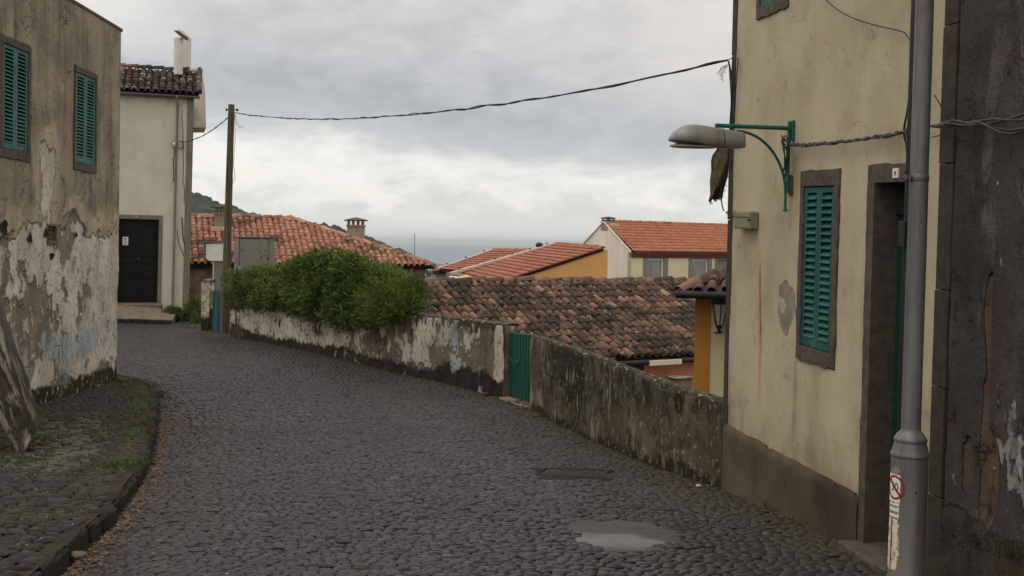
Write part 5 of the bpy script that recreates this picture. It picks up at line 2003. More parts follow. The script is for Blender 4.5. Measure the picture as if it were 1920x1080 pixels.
# verge edging along the gable, stack and cap on its peak
mb = MB()
for (p, z), (q, z2) in ((pts[0], pts[1]), (pts[1], pts[2])):
    a_, b_ = Vector((p.x, p.y, z)), Vector((q.x, q.y, z2))
    mb.tube([a_ - U_ * .03 + Vector((0, 0, .03)), b_ - U_ * .03 + Vector((0, 0, .03))], .05, 6)
mb.build('verge', M['gable'], ch_)
cF = Fr(Vector((pts[1][0].x, pts[1][0].y, 0)) + d_ * .35 - U_ * .02, (U_.x, U_.y, 0))
cx0 = 0; cw_ = .62
ctop = P(1140, 414, 62).z
stack = MB().box(cF, 0, cw_, orid.z - .55, ctop, -.62, 0).build('chimney', M['chimney'], ch_, .02)
MB().box(cF, .12, cw_ + .12, orid.z - .40, orid.z - .12, .0, .22).build('flashing', M['mortar'], stack, .03)
mb = MB()
for a_, b_ in ((.08, -.08), (cw_ - .14, -.08), (.08, -.54), (cw_ - .14, -.54)):
    mb.box(cF, a_, a_ + .08, ctop + .001, ctop + .11, b_ - .06, b_)
mb.lathe(cF.p(cw_ / 2, ctop + .11, -.31), [(.2, 0), (.44, .012), (.46, .04), (.36, .09), (.12, .13), (0, .135)], 20)
mb.build('cap', M['darkcap'], stack)

# ================================================================== ochre house with the red terraced roof
oc = thing('ochre_house', 'ochre walled house with long red roofs edged in pale mortar', 'house', P(1000, 600, 45))
E0 = P(940, 527, 43.5)                        # lower near corner
R0 = P(1131, 464.5, 45.1)                     # upper near corner
E1 = P(846, 514, 50.0)
R1 = P(1043, 457.5, 51.7)
Ua = (E1 - E0); Ua.z = 0
La = (R1 - R0).length
Sa = (E0 - R0)
# slope frame: along = R0->R1, down = R0->E0
T1 = tiles(R0, (R1 - R0), Sa, La, Sa.length + .15, .31, .37, .15, .28, None, .3, 6, 1.05, .035)
v_ = ridge_caps(R0 + Vector((0, 0, .02)), R1 + Vector((0, 0, .02)), .13, .4, .8, .5)
r_ = roofmesh('roof', join(T1, v_), M['roofred'], oc)
Na = (R1 - R0).cross(Sa).normalized(); Na = Na if Na.z > 0 else -Na
deck([R0, R1, R1 + Sa, R0 + Sa], Na, .1, 'roof_deck', r_)
# yellow gable end seen from the lane, under the near verge
pa, pb = Vector((E0.x, E0.y, E0.z - .08)), Vector((R0.x, R0.y, R0.z - .08))
dirn = Vector((pb.x - pa.x, pb.y - pa.y, 0)).normalized()
pin = Vector((-dirn.y, dirn.x, 0))
if pin.y < 0: pin = -pin
pbx = pb + dirn * .25
ring = [Vector((pa.x, pa.y, -7)), pa, pb, Vector((pbx.x, pbx.y, pb.z)), Vector((pbx.x, pbx.y, -7))]
MB().prism([q + pin * .06 for q in ring], pin * 6).build('wall', M['ochre'], oc)
MB().tube([pa - pin * .02 + Vector((0, 0, .06)), pb - pin * .02 + Vector((0, 0, .06))], .035, 6).build('verge', M['soffit'], oc)
# pale mortar bands down the slopes
def band(a, b, w, name='mortar_band'):
    a, b = Vector(a), Vector(b)
    T = (b - a).normalized()
    Wd = T.cross(Na).normalized() * w
    q = [a - Wd, a + Wd, b + Wd, b - Wd]
    mb = MB()
    mb.hexa([x - Na * .05 for x in q] + [x + Na * .10 for x in q])
    n = int((b - a).length / .9)
    o = mb.build(name, M['mortar'], oc, .03)
    for k in range(n):
        p = a + (b - a) * ((k + .5) / n) + Na * .12
        MB().box(Fr(p, (1, 0, 0)), -.05, .05, -.03, .05, -.05, .05).build('tile_clip', M['darkcap'], o)
band(R1, E1, .17)
# second, lower roof further along
R2a = P(1030, 471.5, 52.0); R2b = P(926, 469.0, 58.5); E2b = P(822, 505, 57.0)
E2a = E1 + (E1 - E0).normalized() * .2
Sb = E2a - R2a
T1 = tiles(R2a, (R2b - R2a), (E2b - R2b), (R2b - R2a).length, (E2b - R2b).length, .31, .37, .15, .28, None, .3, 6, 1.05, .035)
v_ = ridge_caps(R2a + Vector((0, 0, .02)), R2b + Vector((0, 0, .02)), .14, .4, .9, 1.0)
r2 = roofmesh('lower_roof', join(T1, v_), M['roofred'], oc)
Nb2 = (R2b - R2a).cross(E2b - R2b).normalized(); Nb2 = Nb2 if Nb2.z > 0 else -Nb2
deck([R2a, R2b, E2b, R2a + E2b - R2b], Nb2, .1, 'lower_deck', r2)
band(R2b, E2b, .15)
R3b = P(905, 473, 64.0); E3b = P(800, 492, 63.0)
T1 = tiles(R2b - Vector((0, 0, .1)), (R3b - R2b), (E2b - R2b), (R3b - R2b).length, (E2b - R2b).length, .31, .37, .15, .28, None, .3, 6, 1.05, .035)
r3 = roofmesh('end_roof', T1, M['roofred'], oc)
Nb3 = (R3b - R2b).cross(E2b - R2b).normalized(); Nb3 = Nb3 if Nb3.z > 0 else -Nb3
q_ = R2b - Vector((0, 0, .1))
deck([q_, q_ + R3b - R2b, q_ + R3b - R2b + E2b - R2b, q_ + E2b - R2b], Nb3, .1, 'end_deck', r3)
# walls below the lower eaves, with gutter
low = [E0, E1, E2b, E3b]
inn_ = Vector((dirn.x, dirn.y, 0)) * .35
for k, (a_, b_) in enumerate(zip(low[:-1], low[1:])):
    a2, b2 = a_ + inn_, b_ + inn_
    MB().prism([Vector((a2.x, a2.y, -7)), Vector((b2.x, b2.y, -7)), Vector((b2.x, b2.y, b_.z - .08)), Vector((a2.x, a2.y, a_.z - .08))], Vector((dirn.x, dirn.y, 0)) * 3).build('front_wall', M['ochre'] if k == 0 else M['rough'], oc)
MB().tube([E0 - Na * .1 - dirn * .06 + Vector((0, 0, -.05)), E1 - Na * .1 - dirn * .06 + Vector((0, 0, -.05))], .07, 8).build('gutter', M['gable'], oc)
# round roof vent on the ridge
bp = P(1011, 466, 51.5)
MB().lathe(bp, [(.07, -.1), (.07, .06), (.15, .08), (.19, .16), (.16, .24), (.06, .29), (0, .30)], 16).build('roof_vent', M['iron'], oc)

# thin aerial mast on the salmon roof's corner
mp = P(777, 484, 39.6)
am = thing('aerial_mast', 'thin grey aerial mast rising over the end of the salmon roof', 'aerial', mp)
MB().tube([mp + Vector((0, 0, -.4)), P(777.8, 438, 39.6)], .014, 6).build('mast', M['pipegrey'], am)
q = P(777, 474, 39.6)
MB().tube([P(760, 476, 39.6), P(776, 478.5, 39.6)], .010, 5).tube([mp + Vector((-.10, 0, -.1)), mp + Vector((.05, 0, .02))], .035, 6).build('arm', M['pipegrey'], am)
# ================================================================== utility pole and its cables
pt_ = P(434, 196, 27.0)
up_ = thing('utility_pole', 'weathered wooden utility pole in front of the grey cabinet', 'pole', POLE_B)
pb_ = POLE_B + Vector((0, 0, -.2))
lp = [pb_.lerp(pt_, t) for t in (0, .1, .25, .4, .55, .7, .85, 1)]
MB().tube(lp, [.118, .112, .105, .098, .092, .086, .081, .078], 14).build('shaft', M['wood'], up_)
bk_ = P(435, 206, 27.0)
MB().tube([bk_ + Vector((-.16, 0, 0)), bk_ + Vector((.17, 0, 0))], .012, 6).tube([bk_ + Vector((.13, 0, -.03)), bk_ + Vector((.13, 0, .03))], .028, 8).tube([bk_ + Vector((-.14, 0, -.03)), bk_ + Vector((-.14, 0, .03))], .022, 8).build('bracket', M['iron'], up_)
mb = MB()
mb.tube([P(441, 215, 26.9), P(444, 232, 26.9), P(450, 239, 26.9), P(456, 236, 26.9)], .007, 5)
mb.tube([P(440, 214, 26.9), P(441, 260, 26.9), P(438, 310, 26.9), P(441, 330, 26.9), P(436, 345, 26.9)], .006, 5)
mb.tube([P(429.5, 212, 26.9), P(427, 300, 26.9), P(423.5, 360, 26.9)], .006, 5)
mb.build('loose_wire', M['blackcable'], up_)


def span(a, b, px):
    """3D points of a hung cable: px list read along it, its plan a straight line from a to b."""
    out = []
    for x, y in px:
        d = ray(x, y)
        u_ = d.x / d.y
        t = (u_ * a.y - a.x) / ((b.x - a.x) - u_ * (b.y - a.y))
        t = min(1.0, max(0.0, t))
        D = a.y + (b.y - a.y) * t
        out.append(P(x, y, D))
    return out


def cat_rom(pts, n=10):
    out = []
    for i in range(len(pts) - 1):
        p0, p1, p2, p3 = pts[max(i - 1, 0)], pts[i], pts[i + 1], pts[min(i + 2, len(pts) - 1)]
        for k in range(n):
            t = k / n
            out.append(.5 * ((2 * p1) + (p2 - p0) * t + (2 * p0 - 5 * p1 + 4 * p2 - p3) * t * t + (3 * p1 - p0 - 3 * p2 + p3) * t ** 3))
    out.append(pts[-1])
    return out


def twisted(pts, r, amp, pitch, strands=2, seed=0, mat='cable', parent=None, name='strand', loose=.0):
    mb = MB()
    p = cat_rom(pts, 14)
    L = [0]
    for a, b in zip(p[:-1], p[1:]): L.append(L[-1] + (b - a).length)
    n = int(L[-1] / (pitch / 7)) + 2
    xs = [[q[k] for q in p] for k in range(3)]
    g = random.Random(seed)
    for s in range(strands):
        out = []
        ph_ = 2 * math.pi * s / strands
        for i in range(n):
            l = L[-1] * i / (n - 1)
            c = Vector([float(np.interp(l, L, xs[k])) for k in range(3)])
            c2 = Vector([float(np.interp(min(L[-1], l + .05), L, xs[k])) for k in range(3)])
            c1 = Vector([float(np.interp(max(0, l - .05), L, xs[k])) for k in range(3)])
            T = (c2 - c1).normalized()
            A_ = T.cross(Vector((0, 0, 1))).normalized(); B_ = T.cross(A_)
            w = 2 * math.pi * l / pitch + ph_ + 1.5 * float(fbm(l * .8, s * 3.0, 2, seed))
            am_ = amp * (1 + loose * float(fbm(l * 1.3, s * 7.0, 2, seed + 4)))
            e = min(1, l / .15, (L[-1] - l) / .15)
            out.append(c + (A_ * math.cos(w) + B_ * math.sin(w)) * am_ * max(e, .1))
        mb.tube(out, r, 6)
    return mb


ca_, cb_ = P(438, 211, 27.0), P(1366, 113, 9.38)
px = [(438, 211), (480, 217), (560, 222.5), (640, 223), (720, 218.5), (800, 212), (880, 203), (960, 192), (1040, 180), (1120, 166), (1200, 149.5), (1280, 132), (1330, 120), (1364, 113)]
mc = twisted(span(ca_, cb_, px), .0085, .0075, 1.1, 2, 3, loose=1.6)
cable = mc.build('overhead_cable', M['blackcable'])
tag(cable, 'twisted black cable strung across the lane from the wooden pole', 'cable')
px = [(429, 219), (410, 235), (385, 252), (362, 262), (350, 266), (336, 265)]
a_, b_ = P(430, 217, 27.0), WF.p(*WF.uv(336, 265), .06)
mc = twisted(span(a_, b_, px), .009, .007, 1.0, 2, 5)
tag(mc.build('service_cable', M['blackcable']), 'short black cable dropping from the wooden pole to the white house', 'cable')
# coil, meter and wires on the white house
def wpts(fr, px, n): return [fr.p(*fr.uv(x, y, n), n) for x, y in px]
wl_ = thing('wall_cable', 'loops of thin black cable and a round insulator on the white house wall', 'cable', WF.p(*WF.uv(330, 270), .03))
ring = [(338.5 + 5.6 * math.cos(t), 271.5 + 7.2 * math.sin(t)) for t in [(-1.2 + k * .42) for k in range(13)]]
mb = MB()
mb.tube(wpts(WF, ring, .05), .012, 6)
ring2 = [(326 + 4 * math.cos(t), 271 + 6 * math.sin(t)) for t in [(-1.0 - k * .40) for k in range(11)]]
mb.tube(wpts(WF, ring2, .13), .010, 6)
mb.tube(wpts(WF, [(327, 275), (327.5, 284), (326, 296), (325, 310), (326, 330), (325, 342)], .12), .014, 6)
mb.tube(wpts(WF, [(323, 297), (325, 303), (325.5, 312)], .12), .007, 5)
mb.tube(wpts(WF, [(342, 205), (341, 222), (343, 245), (343, 262), (344, 290), (343.5, 320), (343, 340), (346, 355), (345, 380)], .012), .007, 5)
mb.tube(wpts(WF, [(341, 407), (342, 425), (343, 445), (346, 458)], .014), .014, 5)
mb.tube(wpts(WF, [(332, 430), (335, 455), (341, 470), (345, 482), (348, 478), (346, 452)], .014), .008, 5)
mb.build('loop', M['blackcable'], wl_)
pc_ = WF.p(*WF.uv(326.3, 270.5), .14)
MB().lathe(pc_ + Vector((0, 0, -.05)), [(.03, 0), (.045, .02), (.045, .08), (.02, .1)], 12).build('insulator', M['white'], wl_)

# ================================================================== boxes, pier and little door by the pole
mbx = thing('utility_cabinet', 'big grey metal cabinet with a locked door rising behind the wooden pole', 'cabinet', P(470, 600, 28.2))
KF = Fr((P(446.5, 515, 27.7).x, 27.7, 0), (math.cos(R(-10)), math.sin(R(-10)), 0))
KF = Fr(P(446.5, 515, 27.9), (1, .46, 0))
kw = KF.uv(515.5, 480)[0]; kh = KF.uv(480, 446)[1]; kz0 = KF.uv(480, 515)[1]
MB().box(KF, 0, kw, kz0 - .1, kh, -.62, 0).build('body', M['cabinet'], mbx, .012)
MB().box(KF, -.02, kw + .02, kh + .001, kh + .03, -.64, .03).build('lid', M['cabinetdark'], mbx, .004)
a_, b_ = KF.uv(449.5, 511), KF.uv(503.5, 449)
mb = MB().box(KF, a_[0], b_[0], a_[1], b_[1], .003, .016)
cd = mb.build('door', M['cabinet'], mbx, .004)
mb = MB()
for (u0, u1, v0, v1) in ((a_[0] - .014, a_[0] - .002, a_[1], b_[1]), (b_[0] + .002, b_[0] + .014, a_[1], b_[1]), (a_[0] - .014, b_[0] + .014, b_[1] + .002, b_[1] + .014), (a_[0] - .014, b_[0] + .014, a_[1] - .014, a_[1] - .002)):
    mb.box(KF, u0, u1, v0, v1, .001, .004)
mb.build('door_gap', M['gap_shade'], mbx)
lk = KF.uv(454, 469)
MB().box(KF, lk[0] - .018, lk[0] + .018, lk[1] - .02, lk[1] + .02, .017, .024).build('lock', M['iron'], cd)
MB().box(KF, .12, kw - .12, kz0 - 1.6, kz0 - .101, -.5, -.1).build('pedestal', M['rough'], mbx)
# white box left of the pole
bx = thing('meter_box', 'white enamel box with a dark rim on a post left of the wooden pole', 'box', P(404, 490, 27.6))
XF = Fr(P(386, 488, 27.55), (1, .36, 0))
x1, y1 = XF.uv(422, 456); y0 = XF.uv(400, 489)[1]; yl = XF.uv(388, 456)[1]
rng_ = []
rad = .11
pts = [(0, yl - .02)]
for k in range(7):
    w = math.pi + (math.pi / 2) * k / 6
    pts.append((rad + rad * math.cos(w), y0 + rad + rad * math.sin(w)))
pts += [(x1, y0 - .01), (x1, y1 + .0)]
MB().prism([XF.p(a, b, 0) for a, b in pts], XF.N * -.30).build('box', M['whitebox'], bx, .004)
mb = MB()
rim = [(x1 + .01, y1 + .0), (0, yl - .02)] + pts[1:8]
mb.tube([XF.p(a - .012 if a < .1 else a, b + (.014 if i < 2 else 0), -.14) for i, (a, b) in enumerate(rim)], .03, 6)
mb.prism([XF.p(-.045, yl, .01), XF.p(-.012, yl, .01), XF.p(-.012, y0 + rad, .01), XF.p(-.045, y0 + rad + .04, .01)], XF.N * -.3)
mb.prism([XF.p(-.045, yl + .03, .02), XF.p(-.045, yl, .02), XF.p(x1, y1 + .004, .02), XF.p(x1, y1 + .035, .02)], XF.N * -.33)
mb.build('rim', M['cabinetdark'], bx)
a_ = XF.uv(400, 492); b_ = XF.uv(421, 560)
mb = MB().box(XF, a_[0], b_[0] + .02, XF.uv(400, 545)[1], y0 - .015, -.25, -.06)
mb.build('post', M['cabinet'], bx, .006)
MB().box(XF, a_[0] - .012, a_[0] + .02, XF.uv(400, 545)[1], y0 - .016, -.058, -.045).build('edge_strip', M['white'], bx)
# faded sheet-metal door panel beneath it
sd_ = thing('sheet_metal_door', 'narrow faded blue green sheet metal door beside the wooden pole', 'door', P(406, 626, 27.35))
SF = Fr(P(398.5, 625, 27.35), (1, -.22, 0))
q1 = SF.uv(416, 560)[0] + .12; qh = SF.uv(400, 545)[1]
MB().box(SF, 0, q1, .0, qh, -.05, 0).build('panel', M['olddoor'], sd_, .005)
MB().box(SF, .0, .022, .02, qh - .02, .001, .012).box(SF, .12, .15, .02, qh - .02, .001, .014).box(SF, .022, .12, qh - .06, qh - .03, .001, .010).build('rib', M['olddoor'], sd_)
# white pier
pr_ = thing('gate_pier', 'peeling white masonry pier between the white house and the wooden pole', 'pier', P(386, 618, 27.7))
PF = Fr(P(377, 618, 27.7), (1, -.1, 0))
pw = PF.uv(399, 570)[0]; phh = PF.uv(385, 529)[1]
def pier_field(u, v): return chan(.25 + .3 * (u > pw * .7) + .2 * fbm(u * 3, v * 2, 3, 121), .5 + (.28 - v) * 2.5 + .6 * (u > pw * .66) * 1.0, .35 + .3 * fbm(u * 2, v * 2, 3, 122), u * 0 + .25)
grid_wall('shaft', PF, 0, pw, -.3, phh, .04, M['gwallA'], pr_, (), pier_field, lambda u, v: .012 * fbm(u * 5, v * 5, 3, 123))
MB().box(PF, .002, pw - .002, -.3, phh - .002, -.34, -.02).build('core', M['gwallA'], pr_)
MB().box(PF, .06, pw + .06, phh + .002, phh + .08, -.36, .03).build('cap', M['coping'], pr_, .02)

# ================================================================== street lamp on the wall
HF = .0
att = RF.uv(1481, 238, .03)
sl = thing('wall_street_lamp', 'grey street lamp head on a green bracket fixed to the buff wall', 'street lamp', RF.p(att[0], att[1]))
ua, va = att
vlow = RF.uv(1471, 392, .04)[1]
mb = MB()
mb.tube([RF.p(ua, va + .04, .035), RF.p(ua, va - .12, .035), RF.p(ua, vlow + .12, .035)], .013, 8)
vA = va - .01
mb.tube([RF.p(ua, vA, .03), RF.p(ua, vA, .62)], .0165, 10)
arc = []
r_ = .56
zc = vA - .02
mb.tube([RF.p(ua, vlow - .01, .05), RF.p(ua, vlow + .10, .05)], .0105, 8)
for k in range(17):
    t = k / 16 * math.pi / 2
    arc.append(RF.p(ua, vlow + .10 + (vA - .035 - vlow - .10) * math.sin(t), .05 + .40 * (1 - math.cos(t))))
mb.tube(arc, .0105, 8)
mb.tube([RF.p(ua + .03, vlow - .01, .05), RF.p(ua - .025, vlow - .01, .05)], .010, 6)
mb.build('bracket', M['bracket'], sl)
MB().box(RF, ua - .03, ua + .03, va - .10, va + .05, .004, .02).build('base_plate', M['bracket'], sl, .004)
MB().box(RF, ua - .02, ua + .02, vlow + .10, vlow + .26, .004, .02).build('base_plate', M['rust'], sl, .004)
# lamp head: lofted shell along the outward direction
n0, n1 = RF.uv(1390, 255)[0], 0
def head_n(px):
    # distance from the wall at which the arm's vertical plane meets this pixel column
    d = ray(px, 255); u_ = d.x / d.y
    o = RF.p(ua, va)
    return (u_ * o.y - o.x) / (RF.N.x - u_ * RF.N.y)
nA, nB = head_n(1393), head_n(1254)
D_ = RF.p(ua, va, (nA + nB) / 2).y
def zpx(py, n): return P(1300, py, RF.p(ua, va, n).y).z
sec = [(0.0, 247.5, 274.5, .060), (.03, 245.5, 275, .066), (.14, 243, 275, .072), (.30, 240.5, 274, .085), (.50, 236, 272, .105), (.68, 233, 269, .118), (.78, 234.5, 267, .112), (.87, 240, 265, .092), (.94, 248, 264, .066), (.98, 255, 263, .040), (1.0, 260, 262.5, .015)]
seg = 20
vs, fs = [], []
for (t, yt, yb, w) in sec:
    n_ = nA + (nB - nA) * t
    zt, zb = zpx(yt, n_), zpx(yb, n_)
    for k in range(seg):
        a = 2 * math.pi * k / seg
        s_, c_ = math.sin(a), math.cos(a)
        z = zb + (zt - zb) * (max(s_, 0) ** .8 if s_ > 0 else 0) * 1.0
        z = zb + .02 * max(0, 1 - abs(c_) ** 4) * (-1 if s_ < 0 else 0) * .4 + (zt - zb) * (max(s_, 0) ** .75)
        cc_ = math.copysign(abs(c_) ** .7, c_)
        p = RF.p(ua + w * cc_, 0, n_)
        vs.append(Vector((p.x, p.y, z)))
m_ = len(sec)
for i in range(m_ - 1):
    for k in range(seg):
        fs.append((i * seg + k, i * seg + (k + 1) % seg, (i + 1) * seg + (k + 1) % seg, (i + 1) * seg + k))
fs += [tuple(range(seg - 1, -1, -1)), tuple((m_ - 1) * seg + k for k in range(seg))]
mb = MB(); mb.add(vs, fs, smooth=True)
hd_ = mb.build('lamp_head', M['lampgrey'], sl)
# moulding seam round the housing and two clips
for t in (.30,):
    k0 = [s_ for s_ in sec if s_[0] <= t][-1]; k1 = [s_ for s_ in sec if s_[0] > t][0] if t < 1 else k0
    i = sec.index(k0)
    loop = [Vector(vs[i * seg + k]) for k in range(seg)] + [Vector(vs[i * seg])]
    ctr = sum(loop[:-1], Vector()) / seg
    MB().tube([ctr + (q - ctr) * 1.012 for q in loop], .0032, 5, False).build('seam', M['iron'], hd_)
# open bowl hanging under the front
mb = MB()
nb0, nb1 = nA + (nB - nA) * .36, nA + (nB - nA) * .965
rows = []
for (t, w, y0_, y1_) in ((0, .060, 271, 273.8), (.3, .085, 269, 274), (.7, .085, 268, 273.5), (.94, .060, 266.5, 272.5), (1, .035, 266.5, 272)):
    n_ = nb0 + (nb1 - nb0) * t
    rows.append([RF.p(ua + sx * w, 0, n_) + Vector((0, 0, zpx(y1_, n_) - RF.p(ua + sx * w, 0, n_).z)) for sx in (-1, -.5, .5, 1)])
vs = [p for r in rows for p in r]
vs += [p + Vector((0, 0, -.012)) for p in vs]
o2 = len(rows) * 4
fs = []
for i in range(len(rows) - 1):
    for k in range(3):
        fs.append((i * 4 + k, i * 4 + k + 1, i * 4 + 5 + k, i * 4 + 4 + k))
        fs.append((o2 + i * 4 + k + 1, o2 + i * 4 + k, o2 + i * 4 + 4 + k, o2 + i * 4 + 5 + k))
    fs.append((i * 4, i * 4 + 4, o2 + i * 4 + 4, o2 + i * 4)); fs.append((i * 4 + 7, i * 4 + 3, o2 + i * 4 + 3, o2 + i * 4 + 7))
fs.append((3, 0, o2, o2 + 3)); fs.append((o2 - 4, o2 - 1, 2 * o2 - 1, 2 * o2 - 4))
mb.add(vs, fs)
mb.build('bowl', M['lampgrey'], hd_)
n_ = nA + (nB - nA) * .66
c0 = RF.p(ua, 0, nA + (nB - nA) * .40); c1_ = RF.p(ua, 0, nA + (nB - nA) * .90)
c0.z = zpx(268.5, n_); c1_.z = zpx(267.5, n_)
MB().tube([c0, c0.lerp(c1_, .5), c1_], [.034, .042, .03], 10).build('lamp', M['lampdark'], hd_)

# bundle of cables along the buff wall to the lamp bracket and past the post
bw = [(1476, 270), (1500, 272), (1530, 270), (1565, 267), (1600, 263), (1640, 257), (1680, 251), (1706, 243)]
wcab = twisted(wpts(RF, bw, .05), .0065, .009, .26, 3, 9, loose=1.6)
tag(wcab.build('wall_cable_bundle', M['cable']), 'twisted bundle of grey cables along the buff wall to the lamp bracket', 'cable')
mb = MB()
g = random.Random(5)
for k in range(7):
    x0 = 1470 + g.uniform(-4, 6)
    mb.tube(cat_rom(wpts(RF, [(1478, 268), (x0 - 2, 258 + g.uniform(-6, 4)), (1467 + g.uniform(-2, 3), 264 + g.uniform(-5, 6)), (x0 + 2, 276 + g.uniform(-3, 8)), (1474 + g.uniform(-3, 3), 300 + g.uniform(-10, 20)), (1470 + g.uniform(-3, 5), 335 + g.uniform(-15, 10))], .05 + .01 * k), 5), .0045, 5)
tag(mb.build('cable_tangle', M['blackcable']), 'knot of thin black wires hanging at the green lamp bracket', 'cable')
for pxs, r_, nm, lb in (
    ([(1754, 236), (1772, 231), (1800, 230), (1840, 233), (1875, 226), (1900, 221), (1960, 208)], .013, 'wall_cable_bundle', 'upper pair of grey cables running past the lamp post along the sooty wall'),
    ([(1744, 236), (1770, 237), (1800, 234), (1840, 232), (1870, 241), (1890, 247), (1920, 243), (1960, 236)], .013, 'wall_cable_bundle', 'lower pair of grey cables sagging behind the lamp post along the sooty wall')):
    tag(twisted(wpts(RF, pxs, .06), r_ * .55, .012, .62, 2, 21 + len(pxs), loose=1.0).build(nm, M['cable']), lb, 'cable')
mb = MB()
mb.tube(cat_rom(wpts(RF, [(1544, -4), (1570, 18), (1600, 34), (1640, 47), (1688, 58), (1700, 66), (1709, 84), (1711, 110), (1709, 170), (1697, 235), (1698, 262), (1702, 300), (1699, 335)], .03), 6), .0035, 5)
mb.tube(cat_rom(wpts(RF, [(1752, 178), (1762, 195), (1770, 214), (1776, 225)], .04), 6), .0035, 5)
mb.tube(cat_rom(wpts(RF, [(1706, 160), (1701, 205), (1694, 245), (1699, 275), (1701, 318)], .035), 6), .004, 5)
mb.tube(cat_rom(wpts(RF, [(1748, 257), (1758, 255), (1770, 249)], .04), 6), .003, 5)
tag(mb.build('thin_wire', M['blackcable']), 'thin loose wire looping across the upper buff wall', 'wire')
# cables at the corner of the house
mb = MB()
mb.tube(cat_rom(wpts(RF, [(1364, 113), (1376, 108), (1384, 112), (1382, 135), (1379, 180), (1377, 230)], .03), 6), .0045, 5)
mb.tube(cat_rom(wpts(RF, [(1366, 115), (1371, 140), (1373, 170), (1370, 220), (1367, 280), (1362, 320), (1357, 345), (1353, 372)], .035), 6), .009, 6)
mb.tube(cat_rom(wpts(RF, [(1367, 115), (1369, 150), (1371, 200), (1366, 290), (1360, 330), (1352, 360), (1354, 385), (1357, 395)], .045), 6), .006, 5)
for k in range(6):
    x, y = 1362 + g.uniform(-3, 4), 122 + g.uniform(-3, 4)
    mb.tube(cat_rom(wpts(RF, [(x, y), (x - g.uniform(3, 9), y + g.uniform(2, 14)), (x - g.uniform(4, 16), y + g.uniform(8, 22)), (x - g.uniform(0, 20), y + g.uniform(14, 40))], .05), 5), .0022, 4)
for k in range(6):
    x, y = 1360, 398
    mb.tube(cat_rom(wpts(RF, [(x, y), (x + g.uniform(6, 12), y + g.uniform(-6, 8)), (x + g.uniform(10, 20), y + g.uniform(-4, 12)), (x + g.uniform(12, 24), y + g.uniform(-4, 16))], .04), 5), .0028, 4)
tag(mb.build('corner_cable', M['blackcable']), 'frayed black cables running down the stone corner of the buff house', 'cable')

# small box on the wall
u0, v1 = RF.uv(1383, 396, .05); u1, v0 = RF.uv(1412, 430, .05)
jb = thing('junction_box', 'small olive grey junction box on the buff wall near its corner', 'box', RF.p(u0, v0))
MB().box(RF, u0, u1, v0, v1, .004, .085).build('box', M['junction'], jb, .012)
um, vm = RF.uv(1402.5, 412, .09)
MB().box(RF, um - .02, um + .035, vm - .006, vm + .006, .0855, .090).build('slot', M['gap_shade'], jb)
MB().box(RF, u0 + .004, u1 - .004, v1 - .05, v1 - .046, .0852, .088).build('lid_seam', M['gap_shade'], jb)

# ragged fibre mat hanging beyond the corner
out = [(1349, 276), (1370, 276), (1369, 300), (1367, 330), (1361, 352), (1354, 362), (1351, 374), (1346, 371), (1341, 374), (1336, 371), (1334, 380), (1331, 376), (1335, 364), (1334, 340), (1336, 318), (1336, 300), (1339, 290), (1344, 282)]
hm = thing('ragged_mat', 'ragged brown fibre mat hanging at the house corner beneath the lamp head', 'mat', P(1352, 330, 9.75))
MB().prism([P(x, y, 9.72) for x, y in out][::-1], Vector((.01, .14, 0)))
mb = MB()
ring = [P(x, y, 9.72) for x, y in out]
cen = P(1352, 325, 9.66)
rows = []
for f_, dy in ((1.0, .08), (.9, .015), (.6, -.03), (.25, -.05)):
    rows.append([cen.lerp(q, f_) + Vector((0, dy + .02 * float(fbm(i * .9, f_ * 5, 2, 6)), 0)) for i, q in enumerate(ring)])
vs = [q for r in rows for q in r] + [cen + Vector((0, -.055, 0))]
n = len(ring)
fs = [(i * n + k, i * n + (k + 1) % n, (i + 1) * n + (k + 1) % n, (i + 1) * n + k) for i in range(3) for k in range(n)]
fs += [(3 * n + k, 3 * n + (k + 1) % n, 4 * n) for k in range(n)]
fs += [tuple(range(n - 1, -1, -1))]
mb.add(vs, fs)
mb.build('mat', M['straw'], hm)
mb = MB()
for k in range(90):
    i = g.randrange(n)
    p = ring[i].lerp(ring[(i + 1) % n], g.random())
    dv = (p - cen).normalized() * g.uniform(.008, .022) + Vector((g.uniform(-.012, .012), g.uniform(-.01, .01), g.uniform(-.02, .01)))
    mb.tube([p + Vector((0, .05, 0)), p + dv * .5, p + dv], [.004, .003, .001], 4, False)
mb.build('fringe', M['straw'], hm)

# black pipe down the wall
bpx = [(1716, -20), (1713, 100), (1709, 250), (1706, 400), (1703, 520), (1699, 700), (1694, 850), (1690, 1000)]
bp_ = thing('black_pipe', 'black pipe running down the buff wall beside the green door', 'pipe', RF.p(*RF.uv(1692, 960), .05))
top_ = RF.uv(1716, -20, .06); bot_ = RF.uv(1699, 700, .06)
um = (RF.uv(1711, 150, .06)[0] + RF.uv(1701, 600, .06)[0]) / 2
MB().tube([RF.p(um, v_, .06) for v_ in np.linspace(top_[1], bot_[1] - 1.3, 12)], .030, 10).build('pipe', M['pipeblack'], bp_)
for y in (250, 330):
    v_ = RF.uv(1706, y, .06)[1]
    MB().tube([RF.p(um, v_ - .03, .06), RF.p(um, v_ + .03, .06)], .036, 10).build('joint', M['pipeblack'], bp_)
mb = MB()
mb.box(RF, um - .035, um + .035, RF.uv(1706, 445, .06)[1] - .06, RF.uv(1706, 415, .06)[1], .03, .11)
mb.build('pipe_box', M['pipeblack'], bp_, .004)

